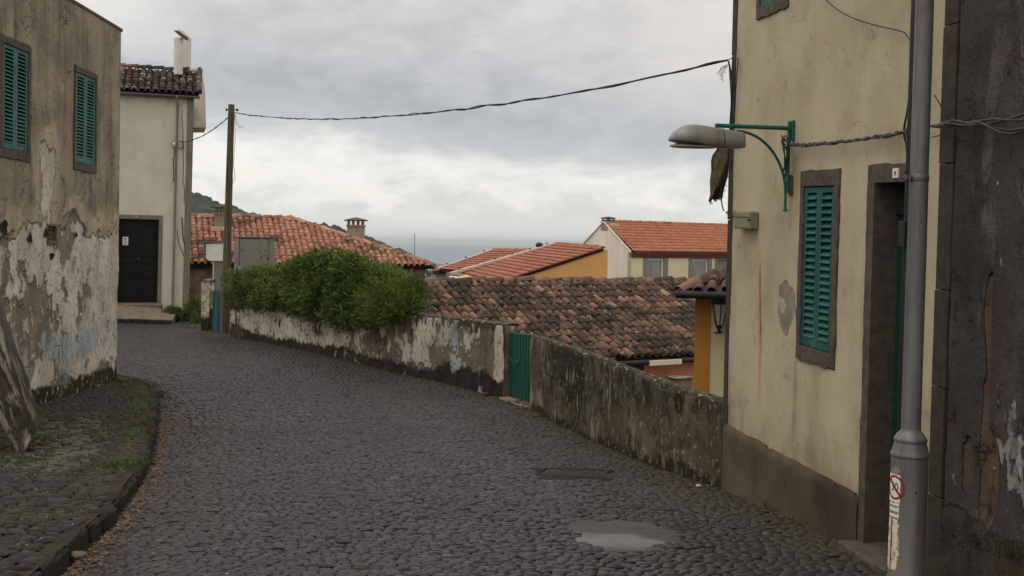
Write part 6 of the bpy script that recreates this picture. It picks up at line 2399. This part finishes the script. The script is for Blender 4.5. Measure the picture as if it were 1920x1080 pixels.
# ================================================================== lamp post
PD = 5.72
pc = P(1706, 860, PD)
gz_ = float(ground(PD))
lp_ = thing('lamp_post', 'tall grey painted lamp post with torn stickers on its thick base', 'lamp post', (pc.x, PD, gz_))
def zp(y): return P(1710, y, PD).z - gz_
rs, rb = 16.9 / F * PD, 33.6 / F * PD
base = Vector((pc.x, PD, gz_))
prof = [(rb * 1.12, -.15), (rb * 1.12, .10), (rb, .13), (rb, zp(860)), (rb * 1.0, zp(856))]
MB().lathe(base, prof, 40).build('base', M['postpaint'], lp_)
def hz(y): return zp(y)
prof = [(rb * 1.0, hz(856)), (rb * 1.05, hz(854)), (rb * 1.05, hz(850)), (rb * .99, hz(847)), (rb * .93, hz(838)), (rb * .87, hz(830)), (rb * .855, hz(828)), (rb * .90, hz(826)), (rb * .90, hz(822)), (rb * .83, hz(819)), (rb * .72, hz(813)), (rs * 1.09, hz(808)), (rs * 1.06, hz(802))]
MB().lathe(base, prof, 40).build('collar', M['postpaint'], lp_)
MB().lathe(base, [(rs * 1.06, hz(804)), (rs * 1.04, hz(500)), (rs * 1.0, hz(337))], 36).build('lower_shaft', M['postpaint'], lp_)
MB().lathe(base, [(rs * .98, hz(336.5)), (rs * .96, hz(0)), (rs * .92, hz(-400))], 36).build('shaft', M['postpaint'], lp_)
cl = MB().lathe(base, [(rs * 1.0, hz(341)), (rs * 1.045, hz(340)), (rs * 1.045, hz(328)), (rs * 1.0, hz(327))], 36)
zc_ = gz_ + hz(333)
cx_ = base + Vector((-rs * 1.0, -.0, hz(333)))
cl.tube([cx_ + Vector((.01, -.02, 0)), cx_ + Vector((-.05, -.02, 0))], .007, 8)
cl.tube([cx_ + Vector((-.012, -.03, .012)), cx_ + Vector((-.012, -.03, -.016))], .009, 8)
cl.tube([cx_ + Vector((-.032, -.03, .014)), cx_ + Vector((-.032, -.03, -.014))], .008, 8)
cl.build('clamp', M['zinc'], lp_)
mb = MB().lathe(base + Vector((-.0, -rb - .001, hz(918))), [(.0, 0), (.005, .003), (.005, .009), (0, .012)], 8)
mb.build('bolt', M['iron'], lp_)


def curved_patch(w0, w1, z0, z1, rad, nseg=10, nz=12, rag=0.0, seed=0, hole=None):
    """piece of paper wrapped on the post; w = angle (degrees) from straight towards the viewer, negative to the left"""
    g = random.Random(seed)
    mb = MB()
    vs, fs = [], []
    L_ = [g.uniform(-1, 1) for _ in range(nz + 1)]; R_ = [g.uniform(-1, 1) for _ in range(nz + 1)]
    T_ = [g.uniform(-1, 1) for _ in range(nseg + 1)]
    for j in range(nz + 1):
        for k in range(nseg + 1):
            t = k / nseg
            a0, a1 = w0 + L_[j] * rag * 8, w1 + R_[j] * rag * 8
            z = z0 + (z1 - z0) * j / nz
            if j == nz: z += T_[k] * rag * .02
            if j == 0: z -= abs(T_[k]) * rag * .03
            a = R(a0 + (a1 - a0) * t)
            vs.append(base + Vector((math.sin(a) * rad, -math.cos(a) * rad, z)))
    for j in range(nz):
        for k in range(nseg):
            fs.append((j * (nseg + 1) + k, j * (nseg + 1) + k + 1, (j + 1) * (nseg + 1) + k + 1, (j + 1) * (nseg + 1) + k))
    mb.add(vs, fs, smooth=True)
    return mb


def wrap_mesh(text, wc, zc, hgt, rad, mat, parent, name, squeeze=1.0):
    cu = bpy.data.curves.new('t', 'FONT'); cu.body = text; cu.align_x = 'CENTER'; cu.align_y = 'CENTER'
    ob = bpy.data.objects.new('t', cu)
    me = bpy.data.meshes.new_from_object(ob)
    bpy.data.objects.remove(ob)
    bm = bmesh.new(); bm.from_mesh(me)
    bmesh.ops.triangulate(bm, faces=bm.faces)
    bmesh.ops.subdivide_edges(bm, edges=bm.edges, cuts=1)
    bm.to_mesh(me); bm.free()
    ys = [q.co.y for q in me.vertices]; k = hgt / (max(ys) - min(ys)); yc = (max(ys) + min(ys)) / 2
    org = world_loc(parent)
    for q in me.vertices:
        a = R(wc) + q.co.x * k * squeeze / rad
        q.co = base + Vector((math.sin(a) * rad, -math.cos(a) * rad, zc + (q.co.y - yc) * k)) - org
    me.name = name
    return link(name, me, mat, parent)


# left edge of the post seen from the lane is about -90 degrees + view angle (17)
VA = -math.degrees(math.atan2(pc.x, PD))      # direction towards the camera as seen from the post
def wang(px):
    """angle on the base at which pixel column px is seen"""
    s = (px - 1706) / 33.6
    return VA + math.degrees(math.asin(max(-.985, min(.985, s))))
stk = curved_patch(wang(1673), wang(1691), hz(938), hz(887), rb + .0022, 12, 10, .12, 1).build('sticker', M['paper'], lp_)
torn1 = curved_patch(wang(1673), wang(1687), hz(896), hz(874), rb + .0012, 10, 8, .7, 2).build('torn_sticker', M['lampgrey'], lp_)
stk2 = curved_patch(wang(1674), wang(1690), hz(966), hz(940), rb + .0020, 12, 8, .15, 3).build('sticker', M['paper'], lp_)
torn2 = curved_patch(wang(1672), wang(1690.5), hz(1062), hz(969), rb + .0014, 12, 24, .55, 4).build('torn_sticker', M['torn'], lp_)
# red prohibition ring with bar, figures in the middle
wc, zc = wang(1681.5), (hz(938) + hz(887)) / 2 + .004
ro, ri = .066, .054
mb = MB()
n = 48
vs, fs = [], []
sqz = .90
for r_ in (ro, ri):
    for k in range(n):
        a = 2 * math.pi * k / n
        w = R(wc) + r_ * sqz * math.cos(a) / rb
        vs.append(base + Vector((math.sin(w) * (rb + .0034), -math.cos(w) * (rb + .0034), zc + r_ * math.sin(a))))
fs = [(k, (k + 1) % n, n + (k + 1) % n, n + k) for k in range(n)]
mb.add(vs, fs)
vs = []
for k in range(13):
    t = -1 + 2 * k / 12
    for off in (-.0065, .0065):
        dx, dz = (t * ri + off) * .72, (-t * ri + off) * .72
        w = R(wc) + dx * sqz / rb
        vs.append(base + Vector((math.sin(w) * (rb + .0040), -math.cos(w) * (rb + .0040), zc + dz)))
mb.add(vs, [(2 * k, 2 * k + 1, 2 * k + 3, 2 * k + 2) for k in range(12)])
mb.build('prohibition_ring', M['redink'], stk)
wrap_mesh('30', wc, zc + .004, .046, rb + .0046, M['ink'], stk, 'digits', .8)
# two rows of worn print below
mb = MB()
g = random.Random(31)
for row, (y, hgt) in enumerate(((946.5, .014), (957.5, .017))):
    w = wang(1674.5)
    while w < wang(1688.5):
        ww = g.uniform(1.6, 3.6)
        zz = hz(y)
        for bar in range(2):
            a0, a1 = R(w + bar * ww * .5), R(w + bar * ww * .5 + ww * .34)
            z0, z1 = zz - hgt / 2 + g.uniform(0, .003), zz + hgt / 2 - g.uniform(0, .004)
            q = [(a0, z0), (a1, z0), (a1, z1), (a0, z1)]
            mb.add([base + Vector((math.sin(a) * (rb + .0032), -math.cos(a) * (rb + .0032), z)) for a, z in q], [(0, 1, 2, 3)])
        w += ww + .8
mb.build('print', M['ink'], stk2)
mb = MB()
for k in range(26):
    y = 972 + k * 3.5
    w = wang(1677.5) + g.uniform(-2, 2)
    a0, a1 = R(w), R(w + g.uniform(3, 7))
    z = hz(y)
    mb.add([base + Vector((math.sin(a) * (rb + .0028), -math.cos(a) * (rb + .0028), zz)) for a, zz in ((a0, z - .010), (a1, z - .010), (a1, z + .007), (a0, z + .007))], [(0, 1, 2, 3)])
mb.build('dark_scrape', M['ink'], torn2)
# ================================================================== planting
def sprig_mesh(points, dirs, length, leaf_l, leaf_w, nleaf, spread, seed, rnd_of):
    """Sprigs: a short stem direction with narrow leaves set round it. Returns verts, faces, colours."""
    g = np.random.default_rng(seed)
    n = len(points)
    dirs = dirs / np.linalg.norm(dirs, axis=1)[:, None]
    V, C = [], []
    for k in range(nleaf):
        t = (k + g.uniform(0, 1, n)) / nleaf
        base = points + dirs * (length[:, None] * t[:, None])
        rd = g.normal(0, 1, (n, 3))
        side = rd - dirs * np.sum(rd * dirs, 1)[:, None]
        side /= np.linalg.norm(side, axis=1)[:, None] + 1e-9
        ld = dirs * (1 - spread) + side * spread
        ld /= np.linalg.norm(ld, axis=1)[:, None]
        ll = leaf_l * g.uniform(.7, 1.3, n)
        wv = np.cross(ld, g.normal(0, 1, (n, 3)))
        wv /= np.linalg.norm(wv, axis=1)[:, None] + 1e-9
        w = (leaf_w * g.uniform(.7, 1.3, n))[:, None]
        a = base
        b = base + ld * (ll * .5)[:, None] + wv * w * .5
        c = base + ld * ll[:, None]
        d = base + ld * (ll * .5)[:, None] - wv * w * .5
        V.append(np.stack([a, b, c, d], 1))
        r = np.clip(rnd_of + g.normal(0, .12, n), 0, 1)
        C.append(np.repeat(np.stack([r, r, r, np.ones(n)], -1)[:, None, :], 4, 1))
    V = np.concatenate(V).reshape(-1, 3)
    C = np.concatenate(C).reshape(-1, 4)
    Fc = np.arange(len(V)).reshape(-1, 4)
    return V, Fc, C


def lump_points(lumps, per, seed, shell=.55):
    """points in ellipsoid lumps, thicker near the surface, with an uneven outline"""
    g = np.random.default_rng(seed)
    P_, D_, Rn = [], [], []
    for i, (c, r, dens) in enumerate(lumps):
        n = int(per * dens * (r[0] * r[1] + r[0] * r[2] + r[1] * r[2]))
        d = g.normal(0, 1, (n, 3)); d /= np.linalg.norm(d, axis=1)[:, None]
        bump = 1 + .22 * fbm(d[:, 0] * 2.4 + i * 3, d[:, 2] * 2.4 + d[:, 1] * 2, 3, seed + i)
        rad = (shell + (1 - shell) * g.uniform(0, 1, n) ** .6) * bump
        p = np.array(c) + d * rad[:, None] * np.array(r)
        P_.append(p)
        D_.append(d * .8 + np.array([0, 0, .75]) + g.normal(0, .25, (n, 3)))
        tone = np.random.default_rng(seed + i).uniform(-.18, .18)
        Rn.append(np.clip(.48 + tone + .6 * fbm(p[:, 0] * 3.5, p[:, 2] * 3.5 + p[:, 1], 3, seed + 40), 0, 1))
    return np.vstack(P_), np.vstack(D_), np.concatenate(Rn)


def wall_depth(px):
    u_ = ray(px, 580); u_ = u_.x / u_.y
    lo = None
    for a, b in zip(W1[:-1], W1[1:]):
        den = (b.x - a.x) - u_ * (b.y - a.y)
        t = (u_ * a.y - a.x) / den
        if -.05 <= t <= 1.05:
            return a.y + (b.y - a.y) * t
    return W1[0].y


def lump(px, py, rx, ry, back=.15, dens=1.0, depth=.42):
    D = wall_depth(px) + back
    k = D / F
    return (tuple(P(px, py, D)), (rx * k, depth, ry * k), dens)


def shrub(name, label, lumps, per, seed, mat, length, leaf_l, leaf_w, nleaf, spread, base_px, extra=None, group='bushes behind the garden wall'):
    c = lumps[0][0]
    D = wall_depth(base_px[0]) + .55
    root = thing(name, label, 'shrub', P(base_px[0], base_px[1], D), group)
    p, d, r = lump_points(lumps, per, seed)
    g = np.random.default_rng(seed + 1)
    data = [sprig_mesh(p, d, g.uniform(.6, 1.3, len(p)) * length, leaf_l, leaf_w, nleaf, spread, seed + 2, r)]
    if extra:
        ep, ed, el = extra
        data.append(sprig_mesh(ep, ed, el, leaf_l * 1.3, leaf_w * 1.6, nleaf + 5, spread, seed + 3, np.full(len(ep), .7)))
    V = np.vstack([q[0] for q in data]); C = np.vstack([q[2] for q in data]); Fc = np.arange(len(V)).reshape(-1, 4)
    np_mesh('foliage', V, Fc, mat, root, C, smooth=False)
    mb = MB()
    gg = random.Random(seed)
    b0 = Vector(root.location)
    for cc, rr, _ in lumps:
        for k in range(4):
            q = Vector(cc) + Vector((gg.uniform(-1, 1) * rr[0] * .6, gg.uniform(-1, 1) * rr[1] * .5, gg.uniform(-.4, .7) * rr[2]))
            s_ = Vector((b0.x * .6 + cc[0] * .4 + gg.uniform(-.1, .1), b0.y + gg.uniform(-.1, .1), b0.z))
            m_ = s_.lerp(q, .5) + Vector((gg.uniform(-.1, .1), 0, .08))
            mb.tube([s_, m_, q], [.028, .02, .008], 5)
    mb.build('stem', M['twig'], root)
    return root


TOPL = [(414, 544), (432, 528), (446, 520), (470, 520), (500, 516), (530, 509), (565, 498), (600, 486), (640, 480), (662, 500), (700, 510), (740, 520), (770, 540), (796, 574)]
BOTL = [(414, 548), (440, 566), (480, 574), (520, 576), (560, 582), (600, 592), (640, 610), (680, 614), (700, 610), (740, 600), (770, 590), (796, 586)]


def outline_lumps(x0, x1, r0, r1, seed, n):
    g = random.Random(seed)
    out = []
    for k in range(n):
        x = x0 + (x1 - x0) * (k + g.uniform(.1, .9)) / n
        r = g.uniform(r0, r1)
        top = np.interp(x, *zip(*TOPL)) + r * .75
        bot = np.interp(x, *zip(*BOTL)) - r * .55
        m_ = max(1, int((bot - top) / (r * .9)) + 1)
        for j in range(m_ + 1):
            y = top + (bot - top) * j / m_ + g.uniform(-4, 4)
            f = j / m_
            out.append(lump(x + g.uniform(-8, 8), y, r * g.uniform(.9, 1.35), r * g.uniform(.75, 1.1), .42 - .50 * f + g.uniform(-.1, .12), g.uniform(.75, 1.15), .26 + .12 * g.random()))
    return out


def stray(x0, x1, n, seed, dx=.5, l0=.18, l1=.38):
    g = np.random.default_rng(seed)
    xs = g.uniform(x0, x1, n)
    pts = np.array([tuple(P(x, float(np.interp(x, *zip(*TOPL))) + g.uniform(4, 22), wall_depth(x) + g.uniform(.05, .5))) for x in xs])
    return pts, np.stack([g.normal(0, dx, n), g.normal(0, .2, n), np.ones(n)], -1), g.uniform(l0, l1, n)


L1 = outline_lumps(432, 575, 18, 27, 41, 8)
e = stray(435, 575, 60, 42)
k_ = wall_depth(492) + .3
e = (np.vstack([e[0], [tuple(P(492, 495, k_)), tuple(P(490, 497, k_)), tuple(P(495, 499, k_))]]), np.vstack([e[1], [(.02, 0, 1), (-.2, 0, 1), (.25, 0, 1)]]), np.append(e[2], [.60, .42, .36]))
shrub('shrub', 'spreading dark green bush nearest the wooden pole', L1, 620, 301, M['leaf'], .19, .092, .024, 8, .55, (480, 585), e)
L2 = outline_lumps(572, 690, 17, 26, 43, 7)
e = stray(590, 655, 50, 44, .6, .12, .32)
shrub('shrub', 'tallest leafy bush in the middle of the row, hanging lowest over the white wall', L2, 620, 321, M['leaf3'], .18, .10, .027, 8, .55, (640, 600), e)
L3 = outline_lumps(690, 776, 15, 24, 45, 7)
e = stray(690, 772, 50, 46, .35, .12, .26)
shrub('shrub', 'brightest feathery green bush at the end next to the brown roof', L3, 900, 341, M['leaf2'], .19, .085, .016, 9, .42, (740, 605), e)

# weeds at the foot of the white house
root = thing('foot_shrub', 'low round weedy bush at the foot of the white house corner', 'shrub', P(326, 606, 30.3))
lm = [(tuple(P(324, 592, 30.4)), (.27, .25, .20), 1), (tuple(P(337, 598, 30.4)), (.16, .2, .14), 1)]
p, d, r = lump_points(lm, 1500, 361)
V, Fc, C = sprig_mesh(p, d, np.full(len(p), .10), .085, .035, 5, .7, 362, r * .8)
np_mesh('foliage', V, Fc, M['leaf3'], root, C, smooth=False)
mb = MB()
for k in range(8):
    w = k * .8
    mb.tube([Vector(root.location), Vector(lm[0][0]) + Vector((.15 * math.cos(w), .1 * math.sin(w), .03))], [.012, .004], 5)
mb.build('stem', M['twig'], root)
root = thing('corner_weed', 'tall leafy weed between the white house and the peeling pier', 'plant', P(362, 612, 30.6))
lm = [(tuple(P(362, 585, 30.6)), (.16, .2, .38), 1), (tuple(P(371, 598, 30.0)), (.16, .2, .22), .8)]
p, d, r = lump_points(lm, 1100, 371, .2)
V, Fc, C = sprig_mesh(p, d, np.full(len(p), .12), .10, .030, 5, .6, 372, r * .7)
np_mesh('foliage', V, Fc, M['leaf'], root, C, smooth=False)
mb = MB()
for k in range(6):
    mb.tube([Vector(root.location) + Vector((.05 * k - .12, 0, 0)), Vector(lm[0][0]) + Vector((.05 * k - .12, .0, .3))], [.012, .004], 5)
mb.build('stem', M['twig'], root)


def blades(pts, h, w, seed, lean=.5, per=1):
    g = np.random.default_rng(seed)
    p = np.repeat(np.asarray(pts, float), per, 0)
    n = len(p)
    a = g.uniform(0, 2 * np.pi, n)
    hh = h * g.uniform(.5, 1.3, n)
    out = np.stack([np.cos(a), np.sin(a), np.zeros(n)], -1)
    sd = np.stack([-np.sin(a), np.cos(a), np.zeros(n)], -1) * (w / 2)
    le = (lean * g.uniform(.2, 1.2, n) * hh)[:, None]
    m = p + np.array([0, 0, 1]) * (hh * .55)[:, None] + out * le * .35
    t = p + np.array([0, 0, 1]) * (hh * .92)[:, None] + out * le
    V = np.stack([p - sd, p + sd, m + sd * .8, m - sd * .8, t], 1).reshape(-1, 3)
    b = np.arange(n) * 5
    Fq = np.stack([b, b + 1, b + 2, b + 3], -1)
    Ft = np.stack([b + 3, b + 2, b + 4, b + 4], -1)
    r = np.clip(g.normal(.5, .25, n), 0, 1)
    C = np.repeat(np.stack([r, r, r, np.ones(n)], -1), 5, 0)
    return V, Fq, b, C


def grass_obj(name, pts, h, w, seed, mat, lean=.5, per=1, kind='stuff', root=None):
    V, Fq, b, C = blades(pts, h, w, seed, lean, per)
    me = bpy.data.meshes.new(name)
    fs = [tuple(f) for f in Fq.tolist()] + [(i + 3, i + 2, i + 4) for i in b.tolist()]
    org = world_loc(root) if root else Vector((0, 0, 0))
    me.from_pydata((V - np.array(org)).tolist(), [], fs)
    at = me.attributes.new('fld', 'FLOAT_COLOR', 'POINT')
    at.data.foreach_set('color', C.astype(np.float32).ravel())
    o = link(name, me, mat, root)
    if kind: tag(o, kind=kind)
    return o


g = np.random.default_rng(55)
pts = []
def clump(px, py, n, sx, sy, off=.11):
    c = ghit(px, py, off)
    for _ in range(n):
        x, y = c.x + g.normal(0, sx), c.y + g.normal(0, sy)
        pts.append((x, y, float(pave_z(x, y)) - .01))
for a in ((232, 872, 90, .08, .12), (226, 868, 40, .06, .1), (268, 792, 40, .06, .3), (280, 770, 50, .06, .35), (272, 745, 60, .18, .2), (255, 722, 50, .2, .2), (230, 714, 40, .15, .15), (268, 815, 20, .08, .3),
          (64, 828, 90, .12, .25), (80, 806, 60, .2, .3), (20, 862, 60, .3, .2), (48, 862, 40, .12, .15), (4, 868, 40, .2, .2), (90, 790, 30, .2, .3), (150, 712, 25, .6, .1), (190, 712, 25, .3, .08), (110, 712, 15, .4, .1)):
    clump(*a)
e = []
for _ in range(260):
    D = g.uniform(6.5, 16.3)
    x = float(xl_road(D)) - .17 - abs(g.normal(0, .35))
    if fbm(x * 1.7, D * .9, 3, 71) > .05:
        pts.append((x, D, float(pave_z(x, D)) - .012))
grass_obj('grass', pts, .060, .009, 56, M['grass'], .9, 3)
pts = []
for q, n in ((P(372, 616, 29.6), 40), (P(358, 612, 30), 30), (ghit(360, 616), 30)):
    for _ in range(n):
        x, y = q.x + g.normal(0, .14), q.y + g.normal(0, .25)
        pts.append((x, y, float(ground(y))))
c = ghit(985, 758)
for _ in range(30):
    x, y = c.x + g.normal(-.1, .12), c.y + g.normal(.0, .12)
    pts.append((x, y, float(ground(y))))
for _ in range(70):
    D = 7.5 + 18 * g.uniform()
    if fbm(D * 1.3, 0, 2, 99) < .0: continue
    x = float(xr_road(D)) - .02 - abs(g.normal(0, .03))
    for _q in range(4): pts.append((x + g.normal(0, .02), D + g.normal(0, .05), float(ground(D)) + .0))
o = grass_obj('weeds', pts, .07, .011, 57, M['grass'], .8, 2)
# drooping weed at the foot of the sooty wall
wb = RF.p(*RF.uv(1908, 1040), .05)
wd = thing('wall_weed', 'drooping grassy weed growing out of the foot of the sooty wall', 'plant', wb)
pp = [(wb.x + g.normal(0, .02), wb.y + g.normal(0, .04), wb.z - .02) for _ in range(36)]
grass_obj('blade', pp, .15, .006, 58, M['dullgrass'], 1.6, 1, None, wd)
mb = MB().tube([wb, wb + Vector((-.02, 0, .08))], [.010, .005], 5)
mb.build('crown', M['twig'], wd)

# leaf litter gathered along the kerb and walls
g = np.random.default_rng(77)
LV, LFc, LC = [], [], []
def leaf(x, y, z, s, r):
    a = g.uniform(0, 6.28); ca, sa = math.cos(a), math.sin(a)
    w = s * g.uniform(.35, .7); t1, t2 = g.normal(0, .35), g.normal(0, .35)
    b = len(LV)
    for dx, dy in ((-s, 0), (0, -w), (s, 0), (0, w)):
        LV.append((x + dx * ca - dy * sa, y + dx * sa + dy * ca, z + abs(dx * t1 + dy * t2) + (.4 * w if dx == 0 else 0) * .3))
        LC.append((r, r, r, 1))
    LFc.append((b, b + 1, b + 2, b + 3))
for _ in range(2600):
    D = 5.0 + 11.3 * g.uniform(0, 1) ** 1.25
    off = abs(g.normal(0, .075)) + .01
    x = float(xl_road(D)) + .03 + off
    leaf(x, D, float(road_z(x, D)) + .010 + .022 * g.uniform(0, 1) * max(0, 1 - off / .16), g.uniform(.006, .020), min(1, max(0, g.normal(.5, .25))))
for _ in range(420):
    D = 5.0 + 10 * g.uniform(0, 1)
    x = float(xl_road(D)) + .1 + abs(g.normal(0, .55))
    leaf(x, D, float(road_z(x, D)) + .016, g.uniform(.005, .014), min(1, max(0, g.normal(.6, .3))))
for _ in range(500):
    D = 5.0 + 11 * g.uniform(0, 1)
    x = float(xl_road(D)) - abs(g.normal(0, .8)) - .1
    leaf(x, D, float(pave_z(x, D)) + .022, g.uniform(.005, .016), min(1, max(0, g.normal(.6, .3))))
for cx_, cy_, n, sx, sy in ((1225, 903, 34, .14, .10), (1270, 902, 26, .10, .10), (1300, 912, 20, .12, .08), (1560, 975, 20, .12, .10), (1400, 945, 18, .2, .1), (1040, 800, 16, .3, .3), (905, 742, 14, .4, .2), (840, 725, 14, .5, .2), (1565, 968, 14, .2, .2)):
    c = ghit(cx_, cy_)
    for _ in range(n):
        x, y = c.x + g.normal(0, sx), c.y + g.normal(0, sy)
        if x > xr_road(y) - .02: x = float(xr_road(y)) - .03 - .1 * g.uniform()
        leaf(x, y, float(road_z(x, y)) + .016, g.uniform(.007, .018), min(1, max(0, g.normal(.35, .25))))
for _ in range(260):
    D = g.uniform(5.5, 24)
    x = g.uniform(float(xl_road(min(D, 16))) + .2, float(xr_road(D)))
    leaf(x, D, float(road_z(x, D)) + .018, g.uniform(.004, .010), g.uniform(.3, 1))
for _ in range(900):
    D = g.uniform(6.6, 26)
    x = float(xr_road(D)) - .03 - abs(g.normal(0, .10))
    leaf(x, D, float(road_z(x, D)) + .012, g.uniform(.005, .014), min(1, max(0, g.normal(.35, .25))))
tag(np_mesh('leaf_litter', np.array(LV), np.array(LFc), M['litter'], None, np.array(LC), smooth=False), kind='stuff')
# bits of stone: by the kerb inlet, below the wall
def stone(px, py, r, label, mat, seed, off=0):
    c = ghit(px, py)
    g2 = random.Random(seed)
    vs, fs = [], []
    n, m = 8, 5
    for j in range(m + 1):
        ph_ = math.pi * j / m - math.pi / 2
        for k in range(n):
            w = 2 * math.pi * k / n
            q = 1 + g2.uniform(-.18, .18)
            vs.append((c.x + r * 1.3 * q * math.cos(ph_) * math.cos(w), c.y + r * q * math.cos(ph_) * math.sin(w), c.z + r * .45 + r * .6 * q * math.sin(ph_)))
    for j in range(m):
        for k in range(n):
            fs.append((j * n + k, j * n + (k + 1) % n, (j + 1) * n + (k + 1) % n, (j + 1) * n + k))
    mb = MB(); mb.add(vs, fs, smooth=True)
    tag(mb.build('loose_stone', mat), label, 'stone')
stone(147, 1046, .040, 'pale loose stone beside the kerb in the leaf litter', M['stonestep'], 1)
stone(911, 741, .045, 'brown loose stone at the foot of the white garden wall', M['soffit'], 2)
stone(1310, 913, .022, 'small whitish stone at the foot of the blackened wall', M['mortar'], 3)
HAZE = 7e-5
# ================================================================== sky, sun, camera
SUN_EL, SUN_AZ = R(58), R(-125)     # azimuth measured from +Y towards +X
w = bpy.data.worlds.new('World')
SC.world = w
w.use_nodes = True
t = w.node_tree
t.nodes.clear()
class WT(NT):
    def __init__(s, tree): s.t = tree
W_ = WT(t)
out = W_.n('OutputWorld')
bg = W_.n('Background')
t.links.new(bg.outputs[0], out.inputs[0])
sky = W_.n('TexSky', sky_type='NISHITA')
sky.sun_disc = False
sky.sun_elevation = SUN_EL
sky.sun_rotation = SUN_AZ
d = W_.n('TexCoord').outputs['Generated']
sp = W_.n('SeparateXYZ'); t.links.new(d, sp.inputs[0])
x, y, z = sp.outputs
el = z
az = W_.math('ARCTAN2', x, y)
den = W_.math('MAXIMUM', W_.math('ADD', z, .055), .03)
cb = W_.n('CombineXYZ')
t.links.new(W_.math('DIVIDE', x, den), cb.inputs[0]); t.links.new(W_.math('DIVIDE', y, den), cb.inputs[1])
n1 = W_.noise(cb.outputs[0], .55, 6, .58, .4)           # cloud sheets in perspective
n2 = W_.noise(cb.outputs[0], 1.6, 6, .6, .3)
cb2 = W_.n('CombineXYZ')
t.links.new(az, cb2.inputs[0]); t.links.new(W_.math('MULTIPLY', el, 2.2), cb2.inputs[1])
n3 = W_.noise(cb2.outputs[0], 6.5, 7, .6, .6)           # soft puffs
n4 = W_.noise(cb2.outputs[0], 17, 6, .62, .3)
n5 = W_.noise(cb2.outputs[0], 2.3, 5, .5, .2)
warp = W_.math('ADD', W_.math('MULTIPLY', W_.math('SUBTRACT', n3, .5), .085), W_.math('MULTIPLY', W_.math('SUBTRACT', n4, .5), .035))
slant = W_.math('MULTIPLY', az, .075)                    # the bank hangs lower towards the right
e2 = W_.math('ADD', W_.math('ADD', el, warp), slant)
col = W_.ramp(W_.step(e2, 0, .25, False), [(0, (.66, .685, .69)), (.10, (.69, .71, .71)), (.20, (.79, .79, .775)), (.28, (.78, .78, .77)), (.345, (.50, .525, .555)), (.45, (.415, .44, .48)), (.60, (.47, .485, .51)), (.78, (.56, .56, .57)), (1, (.60, .595, .595))])
tex = W_.math('ADD', W_.math('MULTIPLY', W_.math('SUBTRACT', n4, .5), .55), W_.math('MULTIPLY', W_.math('SUBTRACT', n5, .5), .5))
vs_ = W_.n('VectorMath', operation='SCALE'); t.links.new(col, vs_.inputs[0]); W_.set(vs_.inputs['Scale'], W_.math('ADD', 1.0, tex))
col = vs_.outputs[0]
vr = W_.math('MULTIPLY', W_.step(W_.math('ADD', az, warp), .0, .20), W_.step(el, .085, .17))
col = W_.mix(W_.math('MULTIPLY', vr, .62), col, (.70, .67, .635))
vl = W_.math('MULTIPLY', W_.step(W_.math('ADD', az, warp), -.27, -.36), W_.step(e2, .11, .17))
col = W_.mix(W_.math('MULTIPLY', vl, .8), col, (.76, .75, .735))
pf = W_.math('MULTIPLY', W_.math('MULTIPLY', W_.step(e2, .010, .030), W_.step(e2, .082, .062)), .85)
pn = W_.math('ADD', W_.math('MULTIPLY', n4, .6), W_.math('MULTIPLY', n3, .4))
col = W_.mix(W_.math('MULTIPLY', pf, W_.step(pn, .50, .60)), col, (.82, .81, .785))
col = W_.mix(W_.math('MULTIPLY', pf, W_.step(pn, .47, .36)), col, (.63, .645, .655))
# pale evenly lit strip right above the sea
col = W_.mix(W_.step(el, .035, .008), col, (.69, .715, .715))
# overcast dome: brighter overhead than at the horizon
dome = W_.step(el, .20, .95, True, 1.0, 1.5)

col = W_.mix(1.0, col, (1.02, .99, .955), 'MULTIPLY')
vm = W_.n('VectorMath', operation='SCALE')
t.links.new(col, vm.inputs[0]); W_.set(vm.inputs['Scale'], W_.math('MULTIPLY', dome, 12.1))
mx = W_.mix(.90, sky.outputs[0], vm.outputs[0])
t.links.new(mx, bg.inputs[0])
bg.inputs[1].default_value = .1

sl_ = bpy.data.lights.new('sun', 'SUN')
sl_.energy = .6
sl_.angle = R(22)
sl_.color = (1, .95, .88)
so = bpy.data.objects.new('sun', sl_)
COL.objects.link(so)
v = Vector((math.sin(SUN_AZ) * math.cos(SUN_EL), math.cos(SUN_AZ) * math.cos(SUN_EL), math.sin(SUN_EL)))
so.rotation_euler = (-v).to_track_quat('-Z', 'Y').to_euler()

# sea air: one closed box of even, thin haze round everything
hz_ = bpy.data.materials.new('sea haze'); hz_.use_nodes = True
ht = hz_.node_tree; ht.nodes.clear()
ho = ht.nodes.new('ShaderNodeOutputMaterial'); hv = ht.nodes.new('ShaderNodeVolumePrincipled')
hv.inputs['Color'].default_value = (.90, .955, 1.0, 1)
hv.inputs['Density'].default_value = HAZE
hv.inputs['Anisotropy'].default_value = 0.0
ht.links.new(hv.outputs[0], ho.inputs['Volume'])
B_ = 44000.0
zlo, zhi = -115.0, 88.0
mb = MB(); mb.hexa([(-B_, -B_, zlo), (B_, -B_, zlo), (B_, B_, zlo), (-B_, B_, zlo), (-B_, -B_, zhi), (B_, -B_, zhi), (B_, B_, zhi), (-B_, B_, zhi)])
tag(mb.build('haze', hz_), kind='stuff')

cam = bpy.data.cameras.new('camera')
cam.sensor_width = 36
cam.lens = F * 36 / 1920
cam.clip_start = .1
cam.clip_end = 80000
co = bpy.data.objects.new('camera', cam)
COL.objects.link(co)
co.matrix_world = CAM.to_4x4()
co.location = EYE
SC.camera = co
SC.view_settings.view_transform = 'Standard'
SC.view_settings.look = 'None'
SC.view_settings.exposure = 0
SC.view_settings.gamma = 1
SC.render.resolution_x, SC.render.resolution_y = 1024, 576
SC.cycles.max_bounces = 6
SC.cycles.use_adaptive_sampling = True
